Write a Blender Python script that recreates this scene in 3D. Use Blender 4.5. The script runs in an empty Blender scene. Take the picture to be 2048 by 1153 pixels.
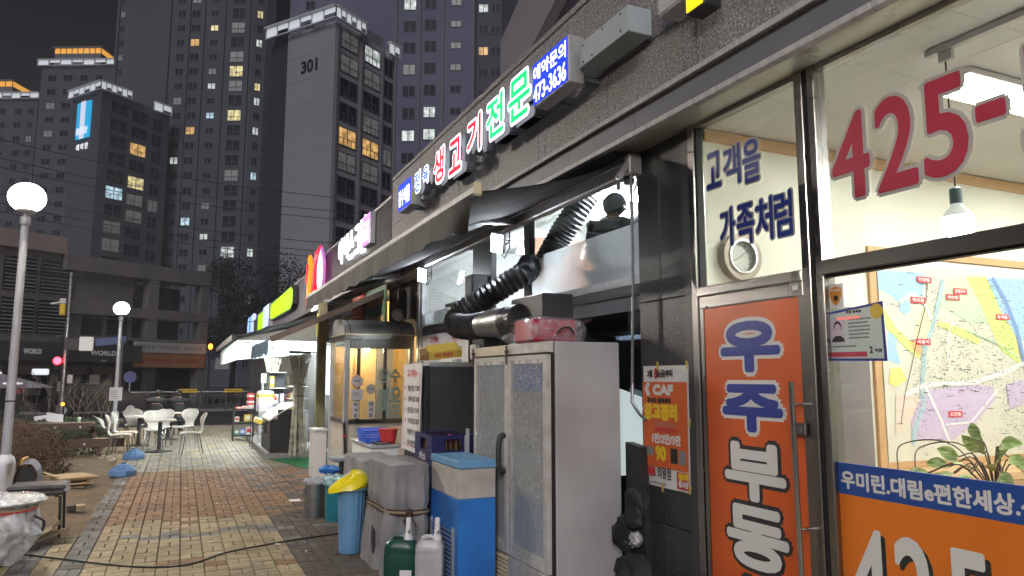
import bpy, bmesh, math, random
import numpy as np
from mathutils import Vector, Matrix
random.seed(7)
PI = math.pi
C = bpy.context.scene.collection
SC = bpy.context.scene

# ------------------------------------------------------------------ camera, sky, sun, exposure
cam = bpy.data.objects.new('camera', bpy.data.cameras.new('camera'))
C.objects.link(cam)
cam.location = (0, 0, 1.6)
cam.rotation_euler = (math.radians(90 + 7.037), 0, math.radians(-24.343))
cam.data.sensor_width = 36
cam.data.lens = 25.488
cam.data.clip_start = 0.05
cam.data.clip_end = 2000
SC.camera = cam

world = bpy.data.worlds.new('World'); SC.world = world; world.use_nodes = True
wn = world.node_tree
sky = wn.nodes.new('ShaderNodeTexSky'); sky.sky_type = 'NISHITA'; sky.sun_disc = False
sky.sun_elevation = math.radians(38); sky.sun_rotation = math.radians(209)
hsv = wn.nodes.new('ShaderNodeHueSaturation'); hsv.inputs['Saturation'].default_value = .30; wn.links.new(sky.outputs[0], hsv.inputs['Color'])   # city haze greys the night sky
wn.links.new(hsv.outputs[0], wn.nodes['Background'].inputs[0])
wn.nodes['Background'].inputs[1].default_value = 0.0012      # night: the sky is almost black

sun = bpy.data.objects.new('sun', bpy.data.lights.new('sun', 'SUN')); C.objects.link(sun)
sun.data.energy = 1.15; sun.data.angle = math.radians(35); sun.data.color = (0.95, 0.93, 1.0)   # soft glow of the city
sun.rotation_euler = Vector((0.42, 0.76, -0.62)).to_track_quat('-Z', 'Y').to_euler()

SC.view_settings.view_transform = 'Standard'; SC.view_settings.look = 'None'
SC.view_settings.exposure = 0.3; SC.view_settings.gamma = 1; SC.view_settings.use_curve_mapping = False
SC.cycles.use_denoising = True
SC.cycles.max_bounces = 7; SC.cycles.transparent_max_bounces = 12
SC.cycles.sample_clamp_indirect = 4.0; SC.cycles.caustics_reflective = False; SC.cycles.caustics_refractive = False

# ------------------------------------------------------------------ materials
def lk(nt, a, b): nt.links.new(a, b)
def mat(name, col, col2=None, scale=6.0, rough=0.6, metal=0.0, bump=0.0, bscale=60.0, emit=None, estr=0.0,
        alpha=1.0, island=0.0, detail=4.0, spec=0.5, streak=None, aniso=None):
    m = bpy.data.materials.new(name); m.use_nodes = True
    nt = m.node_tree; b = nt.nodes['Principled BSDF']
    b.inputs['Roughness'].default_value = rough; b.inputs['Metallic'].default_value = metal
    b.inputs['Alpha'].default_value = alpha; b.inputs['Specular IOR Level'].default_value = spec
    b.inputs['Base Color'].default_value = (*col, 1)
    tc = nt.nodes.new('ShaderNodeTexCoord'); out = None
    if col2 is not None:
        no = nt.nodes.new('ShaderNodeTexNoise'); no.inputs['Scale'].default_value = scale; no.inputs['Detail'].default_value = detail
        if streak:
            mp = nt.nodes.new('ShaderNodeMapping'); mp.inputs['Scale'].default_value = streak
            lk(nt, tc.outputs['Object'], mp.inputs[0]); lk(nt, mp.outputs[0], no.inputs[0])
        else:
            lk(nt, tc.outputs['Object'], no.inputs[0])
        rp = nt.nodes.new('ShaderNodeValToRGB')
        rp.color_ramp.elements[0].position = .34; rp.color_ramp.elements[1].position = .66
        rp.color_ramp.elements[0].color = (*col, 1); rp.color_ramp.elements[1].color = (*col2, 1)
        lk(nt, no.outputs[0], rp.inputs[0]); out = rp.outputs[0]
        rr = nt.nodes.new('ShaderNodeMapRange'); rr.inputs[3].default_value = max(.02, rough - .1); rr.inputs[4].default_value = min(1, rough + .12)
        lk(nt, no.outputs[0], rr.inputs[0]); lk(nt, rr.outputs[0], b.inputs['Roughness'])
    if island > 0:
        ge = nt.nodes.new('ShaderNodeNewGeometry'); oi = nt.nodes.new('ShaderNodeObjectInfo')
        ad = nt.nodes.new('ShaderNodeMath'); ad.operation = 'ADD'
        lk(nt, ge.outputs['Random Per Island'], ad.inputs[0]); lk(nt, oi.outputs['Random'], ad.inputs[1])
        fr = nt.nodes.new('ShaderNodeMath'); fr.operation = 'FRACT'; lk(nt, ad.outputs[0], fr.inputs[0])
        mr = nt.nodes.new('ShaderNodeMapRange'); mr.inputs[3].default_value = 1 - island; mr.inputs[4].default_value = 1 + island
        lk(nt, fr.outputs[0], mr.inputs[0])
        hs = nt.nodes.new('ShaderNodeHueSaturation'); hs.inputs['Color'].default_value = (*col, 1)
        lk(nt, mr.outputs[0], hs.inputs['Value'])
        if out is not None: lk(nt, out, hs.inputs['Color'])
        out = hs.outputs[0]
    if out is not None: lk(nt, out, b.inputs['Base Color'])
    if bump > 0:
        n2 = nt.nodes.new('ShaderNodeTexNoise'); n2.inputs['Scale'].default_value = bscale; n2.inputs['Detail'].default_value = 3
        lk(nt, tc.outputs['Object'], n2.inputs[0])
        bu = nt.nodes.new('ShaderNodeBump'); bu.inputs['Strength'].default_value = bump; bu.inputs['Distance'].default_value = 0.02
        lk(nt, n2.outputs[0], bu.inputs['Height']); lk(nt, bu.outputs[0], b.inputs['Normal'])
    if estr > 0:
        b.inputs['Emission Color'].default_value = (*(emit or col), 1); b.inputs['Emission Strength'].default_value = estr
    return m

def glass(name, tint=(.93, .96, .95), refl=0.08, rough=0.0, haze=0.0, hazecol=(.8, .85, .85)):
    m = bpy.data.materials.new(name); m.use_nodes = True; nt = m.node_tree
    for n in list(nt.nodes): nt.nodes.remove(n)
    o = nt.nodes.new('ShaderNodeOutputMaterial'); tr = nt.nodes.new('ShaderNodeBsdfTransparent'); tr.inputs[0].default_value = (*tint, 1)
    gl = nt.nodes.new('ShaderNodeBsdfGlossy'); gl.inputs['Roughness'].default_value = rough; gl.inputs[0].default_value = (1, 1, 1, 1)
    lw = nt.nodes.new('ShaderNodeLayerWeight'); lw.inputs[0].default_value = 0.35
    mr = nt.nodes.new('ShaderNodeMapRange'); mr.inputs[3].default_value = refl * .5; mr.inputs[4].default_value = min(1, refl * 4)
    lk(nt, lw.outputs['Fresnel'], mr.inputs[0])
    mx = nt.nodes.new('ShaderNodeMixShader'); lk(nt, mr.outputs[0], mx.inputs[0]); lk(nt, tr.outputs[0], mx.inputs[1]); lk(nt, gl.outputs[0], mx.inputs[2])
    last = mx.outputs[0]
    if haze > 0:
        df = nt.nodes.new('ShaderNodeBsdfDiffuse'); df.inputs[0].default_value = (*hazecol, 1)
        tl = nt.nodes.new('ShaderNodeBsdfTranslucent'); tl.inputs[0].default_value = (*hazecol, 1)
        ms = nt.nodes.new('ShaderNodeMixShader'); ms.inputs[0].default_value = .7; lk(nt, df.outputs[0], ms.inputs[1]); lk(nt, tl.outputs[0], ms.inputs[2])
        tc = nt.nodes.new('ShaderNodeTexCoord'); no = nt.nodes.new('ShaderNodeTexNoise'); no.inputs['Scale'].default_value = 9; no.inputs['Detail'].default_value = 6
        lk(nt, tc.outputs['Object'], no.inputs[0])
        r2 = nt.nodes.new('ShaderNodeMapRange'); r2.inputs[3].default_value = haze * .8; r2.inputs[4].default_value = min(1, haze * 1.2); lk(nt, no.outputs[0], r2.inputs[0])
        m2 = nt.nodes.new('ShaderNodeMixShader'); lk(nt, r2.outputs[0], m2.inputs[0]); lk(nt, last, m2.inputs[1]); lk(nt, ms.outputs[0], m2.inputs[2]); last = m2.outputs[0]
    lk(nt, last, o.inputs[0])
    return m

def plastic_film(name, col=(.8, .82, .85), opacity=0.45, scale=9, bump=1.0, flecks=0):
    m = bpy.data.materials.new(name); m.use_nodes = True; nt = m.node_tree; b = nt.nodes['Principled BSDF']
    b.inputs['Base Color'].default_value = (*col, 1); b.inputs['Roughness'].default_value = .16
    tc = nt.nodes.new('ShaderNodeTexCoord'); no = nt.nodes.new('ShaderNodeTexNoise'); no.inputs['Scale'].default_value = scale; no.inputs['Detail'].default_value = 5
    no.inputs['Distortion'].default_value = 1.5
    lk(nt, tc.outputs['Object'], no.inputs[0])
    mr = nt.nodes.new('ShaderNodeMapRange'); mr.inputs[1].default_value = .35; mr.inputs[2].default_value = .7
    mr.inputs[3].default_value = opacity * .5; mr.inputs[4].default_value = min(1, opacity * 1.6); lk(nt, no.outputs[0], mr.inputs[0]); lk(nt, mr.outputs[0], b.inputs['Alpha'])
    if flecks:      # air bubbles, and crease highlights painted in, as small opaque pale cells
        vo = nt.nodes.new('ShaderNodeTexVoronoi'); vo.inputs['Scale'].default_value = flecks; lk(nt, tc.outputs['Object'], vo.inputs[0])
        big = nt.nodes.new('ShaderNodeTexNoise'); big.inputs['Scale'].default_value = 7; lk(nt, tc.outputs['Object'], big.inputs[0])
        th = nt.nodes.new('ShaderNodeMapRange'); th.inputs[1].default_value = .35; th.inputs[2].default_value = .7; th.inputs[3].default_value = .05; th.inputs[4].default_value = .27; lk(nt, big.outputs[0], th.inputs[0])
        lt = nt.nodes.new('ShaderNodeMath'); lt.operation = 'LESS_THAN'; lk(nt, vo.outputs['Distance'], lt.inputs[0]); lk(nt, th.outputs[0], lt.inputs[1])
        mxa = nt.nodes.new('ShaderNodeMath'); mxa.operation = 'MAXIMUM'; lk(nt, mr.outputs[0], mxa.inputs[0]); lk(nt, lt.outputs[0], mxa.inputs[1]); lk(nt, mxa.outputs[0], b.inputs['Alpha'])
    bu = nt.nodes.new('ShaderNodeBump'); bu.inputs['Strength'].default_value = bump; bu.inputs['Distance'].default_value = .03
    lk(nt, no.outputs[0], bu.inputs['Height']); lk(nt, bu.outputs[0], b.inputs['Normal'])
    return m

def granite(name, base, dark, light, rough=.55, bump=.15):
    m = mat(name, base, rough=rough); nt = m.node_tree; b = nt.nodes['Principled BSDF']
    tc = nt.nodes.new('ShaderNodeTexCoord')
    v = nt.nodes.new('ShaderNodeTexNoise'); v.inputs['Scale'].default_value = 70; v.inputs['Detail'].default_value = 2
    big = nt.nodes.new('ShaderNodeTexNoise'); big.inputs['Scale'].default_value = 1.7; big.inputs['Detail'].default_value = 4
    lk(nt, tc.outputs['Object'], v.inputs[0]); lk(nt, tc.outputs['Object'], big.inputs[0])
    rp = nt.nodes.new('ShaderNodeValToRGB'); e = rp.color_ramp.elements
    e[0].position = .36; e[0].color = (*dark, 1); e[1].position = .66; e[1].color = (*light, 1)
    k = e.new(.46); k.color = (*base, 1); k = e.new(.6); k.color = (*base, 1)
    lk(nt, v.outputs[0], rp.inputs[0])
    mx = nt.nodes.new('ShaderNodeMixRGB'); mx.blend_type = 'MULTIPLY'; mx.inputs[0].default_value = .55
    r2 = nt.nodes.new('ShaderNodeMapRange'); r2.inputs[3].default_value = .6; r2.inputs[4].default_value = 1.25; lk(nt, big.outputs[0], r2.inputs[0])
    lk(nt, rp.outputs[0], mx.inputs[1]); lk(nt, r2.outputs[0], mx.inputs[2]); lk(nt, mx.outputs[0], b.inputs['Base Color'])
    bu = nt.nodes.new('ShaderNodeBump'); bu.inputs['Strength'].default_value = bump; bu.inputs['Distance'].default_value = .01
    lk(nt, v.outputs[0], bu.inputs['Height']); lk(nt, bu.outputs[0], b.inputs['Normal'])
    return m

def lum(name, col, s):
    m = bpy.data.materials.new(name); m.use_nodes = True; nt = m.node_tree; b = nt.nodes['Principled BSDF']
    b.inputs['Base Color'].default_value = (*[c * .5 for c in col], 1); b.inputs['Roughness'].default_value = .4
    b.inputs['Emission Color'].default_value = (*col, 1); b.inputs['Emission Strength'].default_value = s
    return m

def lit_room(name, col, s):      # a lit room behind a curtain: uneven glow
    m = lum(name, col, s); nt = m.node_tree; b = nt.nodes['Principled BSDF']
    tc = nt.nodes.new('ShaderNodeTexCoord'); no = nt.nodes.new('ShaderNodeTexNoise'); no.inputs['Scale'].default_value = 1.6; no.inputs['Detail'].default_value = 3
    oi = nt.nodes.new('ShaderNodeObjectInfo'); va = nt.nodes.new('ShaderNodeVectorMath'); va.operation = 'ADD'
    sc_ = nt.nodes.new('ShaderNodeVectorMath'); sc_.operation = 'SCALE'; sc_.inputs[0].default_value = (31, 17, 23); lk(nt, oi.outputs['Random'], sc_.inputs['Scale'])
    lk(nt, tc.outputs['Object'], va.inputs[0]); lk(nt, sc_.outputs[0], va.inputs[1]); lk(nt, va.outputs[0], no.inputs[0])
    mr = nt.nodes.new('ShaderNodeMapRange'); mr.inputs[1].default_value = .35; mr.inputs[2].default_value = .65; mr.inputs[3].default_value = s * .35; mr.inputs[4].default_value = s * 1.25
    lk(nt, no.outputs[0], mr.inputs[0]); lk(nt, mr.outputs[0], b.inputs['Emission Strength'])
    return m

def translucent(name, col):
    m = bpy.data.materials.new(name); m.use_nodes = True; nt = m.node_tree
    for n in list(nt.nodes): nt.nodes.remove(n)
    o = nt.nodes.new('ShaderNodeOutputMaterial'); d = nt.nodes.new('ShaderNodeBsdfDiffuse'); t = nt.nodes.new('ShaderNodeBsdfTranslucent'); mx = nt.nodes.new('ShaderNodeMixShader')
    tc = nt.nodes.new('ShaderNodeTexCoord'); no = nt.nodes.new('ShaderNodeTexNoise'); no.inputs['Scale'].default_value = 3; no.inputs['Detail'].default_value = 5
    rp = nt.nodes.new('ShaderNodeValToRGB'); rp.color_ramp.elements[0].color = (*[c * .8 for c in col], 1); rp.color_ramp.elements[1].color = (*col, 1)
    lk(nt, tc.outputs['Object'], no.inputs[0]); lk(nt, no.outputs[0], rp.inputs[0]); lk(nt, rp.outputs[0], d.inputs[0]); lk(nt, rp.outputs[0], t.inputs[0])
    mx.inputs[0].default_value = .6; lk(nt, d.outputs[0], mx.inputs[1]); lk(nt, t.outputs[0], mx.inputs[2]); lk(nt, mx.outputs[0], o.inputs[0]); return m
M = {}
M['granite'] = granite('granite', (.20, .19, .20), (.085, .08, .085), (.46, .44, .45))
M['granite_dark'] = granite('dark_granite', (.035, .036, .042), (.018, .018, .022), (.10, .10, .11), rough=.3, bump=.02)
M['joint'] = mat('joint', (.03, .03, .032), rough=.9)
M['steel'] = mat('stainless', (.36, .35, .34), (.28, .27, .27), scale=1.5, rough=.27, metal=1.0, detail=2)
M['steel_dull'] = mat('dull_stainless', (.60, .61, .63), (.46, .47, .49), scale=4, rough=.38, metal=.5, bump=.05, bscale=20)
M['alu'] = mat('aluminium', (.55, .55, .57), (.45, .45, .47), scale=9, rough=.42, metal=.6)
M['trim'] = mat('trim', (.42, .41, .43), (.30, .30, .32), scale=5, rough=.5, streak=(1, 6, .6))
M['panel_grey'] = mat('panel_grey', (.13, .135, .16), (.11, .115, .14), scale=3, rough=.45)
M['soffit'] = mat('soffit', (.56, .56, .51), (.48, .48, .44), scale=4, rough=.3, metal=.35, bump=.06, bscale=120)
M['white'] = mat('white_paint', (.74, .74, .73), (.66, .66, .65), scale=5, rough=.5)
M['cream'] = mat('cream_wall', (.76, .75, .65), (.73, .72, .62), scale=2, rough=.7)
M['ceil'] = mat('ceiling_tile', (.70, .72, .69), (.66, .68, .65), scale=2, rough=.8)
M['wood'] = mat('wood', (.52, .33, .17), (.44, .27, .13), scale=7, rough=.45, streak=(1, 1, 12))
M['wood_dark'] = mat('dark_wood', (.10, .055, .035), (.06, .035, .025), scale=6, rough=.55, streak=(1, 9, 9))
M['ply'] = mat('pale_wood', (.50, .40, .26), (.40, .31, .19), scale=8, rough=.7, streak=(8, 1, 1))
M['card'] = mat('cardboard', (.46, .34, .20), (.38, .27, .15), scale=6, rough=.85)
M['black'] = mat('black', (.016, .016, .018), (.024, .024, .026), scale=7, rough=.5)
M['rubber'] = mat('rubber', (.012, .012, .013), rough=.7)
M['darkgrey'] = mat('dark_grey', (.055, .056, .06), (.045, .046, .05), scale=4, rough=.42)
M['awning'] = mat('awning_cloth', (.033, .029, .028), (.022, .020, .019), scale=3, rough=.75, bump=.1, bscale=9, streak=(1, 5, 1))
M['awning_in'] = mat('awning_under', (.042, .042, .048), (.03, .03, .036), scale=3, rough=.9, spec=.1)
M['orange'] = mat('orange_film', (.62, .115, .022), (.52, .088, .018), scale=2.5, rough=.33, bump=.03, bscale=5, detail=8)
M['orange2'] = mat('bright_orange_film', (.72, .19, .02), (.62, .15, .016), scale=2.5, rough=.33, bump=.03, bscale=5, detail=8)
M['blue'] = mat('blue_film', (.024, .045, .26), rough=.35)
M['navy'] = mat('navy_plastic', (.013, .014, .085), (.018, .02, .10), scale=6, rough=.4)
M['bandblue'] = mat('band_blue', (.018, .07, .30), (.016, .06, .27), scale=2, rough=.35)
M['letterwhite'] = mat('letter_white', (.62, .62, .62), rough=.5)
M['greyfilm'] = mat('grey_outline', (.42, .42, .41), rough=.5)
M['red'] = mat('crimson_film', (.42, .035, .075), rough=.4)
M['redprint'] = mat('red_print', (.55, .03, .05), rough=.6)
M['yellow'] = mat('yellow', (.80, .55, .02), (.74, .50, .02), scale=6, rough=.4)
M['yellowbag'] = mat('yellow_plastic_bag', (.85, .70, .01), (.76, .60, .01), scale=8, rough=.3)
M['boxyellow'] = mat('yellow_carton', (.62, .42, .07), (.56, .37, .05), scale=5, rough=.6)
M['boxbrown'] = mat('carton_inside', (.28, .15, .06), rough=.8)
M['paper'] = mat('paper', (.72, .71, .72), (.66, .65, .66), scale=6, rough=.75)
M['ink'] = mat('ink', (.02, .02, .022), rough=.6)
M['inkgrey'] = mat('grey_ink', (.22, .22, .24), rough=.7)
M['skin'] = mat('skin', (.50, .30, .22), (.45, .26, .19), scale=8, rough=.55)
M['hair'] = mat('hair', (.012, .01, .01), rough=.5)
M['pole'] = mat('pole_paint', (.60, .61, .66), (.48, .49, .53), scale=7, rough=.42, metal=.2, streak=(3, 3, .7))
M['chair'] = mat('white_plastic', (.70, .69, .64), (.52, .50, .45), scale=6, rough=.34, detail=9)
M['chrome'] = mat('chrome', (.62, .62, .60), rough=.2, metal=1)
M['tabletop'] = mat('table_laminate', (.48, .46, .40), (.38, .36, .31), scale=9, rough=.5)
M['bluebase'] = mat('blue_plastic', (.11, .22, .42), (.09, .18, .36), scale=6, rough=.4)
M['lightblue'] = mat('light_blue_plastic', (.17, .38, .62), (.11, .26, .45), scale=3.2, rough=.42, detail=9)
M['teal'] = mat('teal_plastic', (.015, .21, .27), (.012, .13, .17), scale=4, detail=9, rough=.35)
M['green'] = mat('green_plastic', (.008, .055, .042), (.012, .07, .055), scale=6, rough=.3)
M['milky'] = mat('milky_plastic', (.52, .52, .54), (.34, .33, .33), scale=4, detail=9, rough=.35)
M['cloth'] = mat('grey_tarpaulin', (.28, .275, .285), (.18, .175, .182), scale=4, detail=8, rough=.6, bump=.25, bscale=14)
M['brightblue'] = mat('bright_blue', (.03, .20, .62), (.022, .13, .44), scale=3, rough=.38, detail=9)
M['basket'] = mat('basket_blue', (.02, .13, .75), rough=.35)
M['redplastic'] = mat('red_plastic', (.60, .05, .05), rough=.35)
M['redbox'] = mat('crimson_box', (.36, .012, .04), (.32, .01, .035), scale=5, rough=.45)
M['fridge'] = mat('fridge_white', (.43, .43, .45), (.31, .305, .31), scale=1.6, rough=.34, detail=8)
M['fridgeframe'] = mat('fridge_frame', (.50, .49, .48), (.38, .36, .33), scale=11, rough=.45)
M['beige'] = mat('beige_plastic', (.56, .50, .36), (.50, .44, .31), scale=8, rough=.45)
M['duct'] = mat('duct_foil', (.05, .05, .055), (.085, .085, .09), scale=14, rough=.3, metal=.55, bump=.3, bscale=70)
M['galv'] = mat('galvanised', (.42, .43, .45), (.30, .31, .33), scale=10, rough=.35, metal=.9)
M['soil'] = mat('soil', (.115, .075, .045), (.17, .12, .075), scale=3.5, rough=.95, bump=.6, bscale=22, detail=8)
M['asphalt'] = mat('asphalt', (.045, .045, .05), (.032, .032, .036), scale=5, rough=.8, bump=.3, bscale=90)
M['kerb'] = mat('kerb_stone', (.27, .26, .25), (.2, .2, .19), scale=8, rough=.8)
M['sandjoint'] = mat('sand_joint', (.19, .165, .115), (.13, .112, .08), scale=12, rough=.95)
for k, a, b in (('paver_beige', (.36, .285, .165), (.28, .22, .13)), ('paver_red', (.24, .135, .066), (.175, .098, .05)),
                ('paver_grey', (.18, .175, .165), (.13, .125, .12)), ('paver_dark', (.105, .082, .066), (.07, .057, .048)),
                ('paver_pale', (.29, .27, .225), (.23, .215, .18))):
    M[k] = mat(k, a, b, scale=9, rough=.72, island=.16, bump=.12, bscale=120)
    nt = M[k].node_tree; b_ = nt.nodes['Principled BSDF']; src = b_.inputs['Base Color'].links[0].from_socket      # worn, trodden-in dirt that runs across the bricks
    ge = nt.nodes.new('ShaderNodeNewGeometry'); no = nt.nodes.new('ShaderNodeTexNoise'); no.inputs['Scale'].default_value = 1.9; no.inputs['Detail'].default_value = 7; no.inputs['Roughness'].default_value = .62
    lk(nt, ge.outputs['Position'], no.inputs[0]); mr = nt.nodes.new('ShaderNodeMapRange'); mr.inputs[1].default_value = .35; mr.inputs[2].default_value = .68; mr.inputs[3].default_value = .70; mr.inputs[4].default_value = 1.22
    lk(nt, no.outputs[0], mr.inputs[0]); mx = nt.nodes.new('ShaderNodeMixRGB'); mx.blend_type = 'MULTIPLY'; mx.inputs[0].default_value = 1
    lk(nt, src, mx.inputs[1]); lk(nt, mr.outputs[0], mx.inputs[2]); lk(nt, mx.outputs[0], b_.inputs['Base Color'])
M['mat_green'] = mat('green_matting', (.015, .21, .075), (.012, .16, .06), scale=10, rough=.9, bump=.5, bscale=150)
M['conc'] = mat('concrete', (.17, .155, .155), (.125, .118, .118), scale=.8, rough=.8)
M['conc_dark'] = mat('dark_concrete', (.075, .07, .075), (.055, .052, .056), scale=.8, rough=.8)
M['tower_pale'] = mat('tower_pale', (.36, .34, .37), (.32, .30, .33), scale=.12, rough=.85)
M['tower_mid'] = mat('tower_mid', (.20, .19, .21), (.17, .165, .185), scale=.12, rough=.85)
M['tower_blue'] = mat('tower_blue', (.17, .175, .25), (.14, .145, .215), scale=.12, rough=.85)
M['tower_dark'] = mat('tower_dark', (.10, .105, .125), (.085, .09, .11), scale=.12, rough=.85)
M['winframe'] = mat('window_frame', (.11, .115, .13), rough=.6)
M['windark'] = mat('window_dark', (.012, .016, .028), (.022, .028, .045), scale=.9, rough=.4, spec=.12)
M['bluedark'] = mat('dark_bay', (.035, .045, .06), rough=.7)
M['curtain'] = plastic_film('clear_vinyl', (.62, .60, .50), .55, 4, .4)
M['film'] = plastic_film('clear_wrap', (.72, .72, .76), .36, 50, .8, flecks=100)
M['boxfilm'] = plastic_film('box_wrap', (.75, .72, .74), .26, 12, .8)
M['bagfilm'] = plastic_film('crumpled_bag', (.82, .83, .88), .55, 6, 1.2)
M['glass'] = glass('clear_glass', refl=.07)
M['glass_film'] = glass('frosted_glass', refl=.05, haze=.93, hazecol=(.84, .89, .94))
M['glass_dark'] = glass('dark_glass', tint=(.35, .4, .45), refl=.22)
M['leaf'] = mat('leaf', (.035, .06, .02), (.06, .085, .03), scale=3, rough=.6, island=.4)
M['leaf_dark'] = mat('dark_leaf', (.010, .014, .010), (.018, .024, .014), scale=3, rough=.7, island=.4)
M['leaf_brown'] = mat('brown_hedge_leaf', (.085, .045, .03), (.12, .075, .04), scale=3, rough=.75, island=.4)
M['bark'] = mat('bark', (.07, .055, .045), (.045, .036, .03), scale=9, rough=.9)
M['twig'] = mat('bare_twig', (.10, .085, .07), rough=.9)
M['coat'] = mat('dark_coat', (.012, .012, .014), (.018, .018, .02), scale=6, rough=.8)
M['shirt'] = mat('black_shirt', (.018, .02, .024), (.025, .027, .03), scale=8, rough=.8)
M['pink'] = mat('pink_cloth', (.55, .14, .16), rough=.8)
M['olive'] = mat('olive_paint', (.36, .35, .19), (.26, .23, .13), scale=5, rough=.55, detail=8, streak=(2, 2, .8))
M['tile'] = mat('pale_tile', (.64, .61, .60), rough=.35)
# things that give off light
M['L_globe'] = lum('lit_globe', (1, .95, .86), 14)
M['L_led'] = lum('lit_led', (.90, .96, 1), 210)
M['L_tube'] = lum('lit_tube', (.88, .95, 1), 260)
M['L_office'] = lum('lit_office_panel', (1, .98, .90), 56)
M['L_bulb'] = lum('lit_bulb', (1, .97, .90), 120)
M['L_shop'] = lum('lit_shop_tube', (.90, 1, .97), 130)
M['L_white'] = lum('lit_white', (.95, .97, 1), 1.5)
M['L_white_soft'] = lum('lit_white_soft', (.85, .9, .95), .75)
M['L_red'] = lum('lit_red', (1, .012, .035), 1.0)
M['L_redsign'] = lum('lit_red_letter', (.80, .005, .03), 1.0)
M['L_green'] = lum('lit_green_letter', (.0, .70, .20), 1.0)
M['L_blue'] = lum('lit_blue', (.015, .05, .75), 1.0)
M['L_bluelet'] = lum('lit_blue_letter', (.02, .12, .62), 1.0)
M['L_lime'] = lum('lit_lime', (.42, .95, .01), 1.05)
M['L_pink'] = lum('lit_pink', (.80, .25, .85), 1.2)
M['L_pinkwhite'] = lum('lit_pink_white', (1, .75, 1), 1.5)
M['L_orange'] = lum('lit_orange', (1, .30, .01), 1.0)
M['L_yellow'] = lum('lit_yellow', (1, .78, .01), 1.1)
M['L_cyan'] = lum('lit_cyan', (.02, .38, .70), .8)
M['L_paleblue'] = lum('lit_pale_blue', (.55, .62, 1), .9)
M['L_warm'] = lum('lit_warm', (1, .72, .40), 230)
M['L_sigred'] = lum('signal_red', (1, .015, .025), 22)
M['L_amber'] = lum('amber_lamp', (1, .33, .03), 4)
M['L_teal'] = lum('soft_teal', (.35, .62, .55), .3)
M['W_warm'] = lit_room('lit_window_warm', (1, .58, .20), .55)
M['W_yellow'] = lit_room('lit_window_yellow', (1, .86, .42), .62)
M['W_white'] = lit_room('lit_window_white', (.86, .95, .90), .55)
M['W_blue'] = lit_room('lit_window_cool', (.62, .88, 1), .62)
M['W_dim'] = lit_room('lit_window_dim', (.62, .66, .60), .07)
M['roof_lit'] = lum('lit_roof_rail', (.80, .84, .90), .50)
M['roof_frame'] = mat('pale_roof_frame', (.62, .62, .64), rough=.6)

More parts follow.
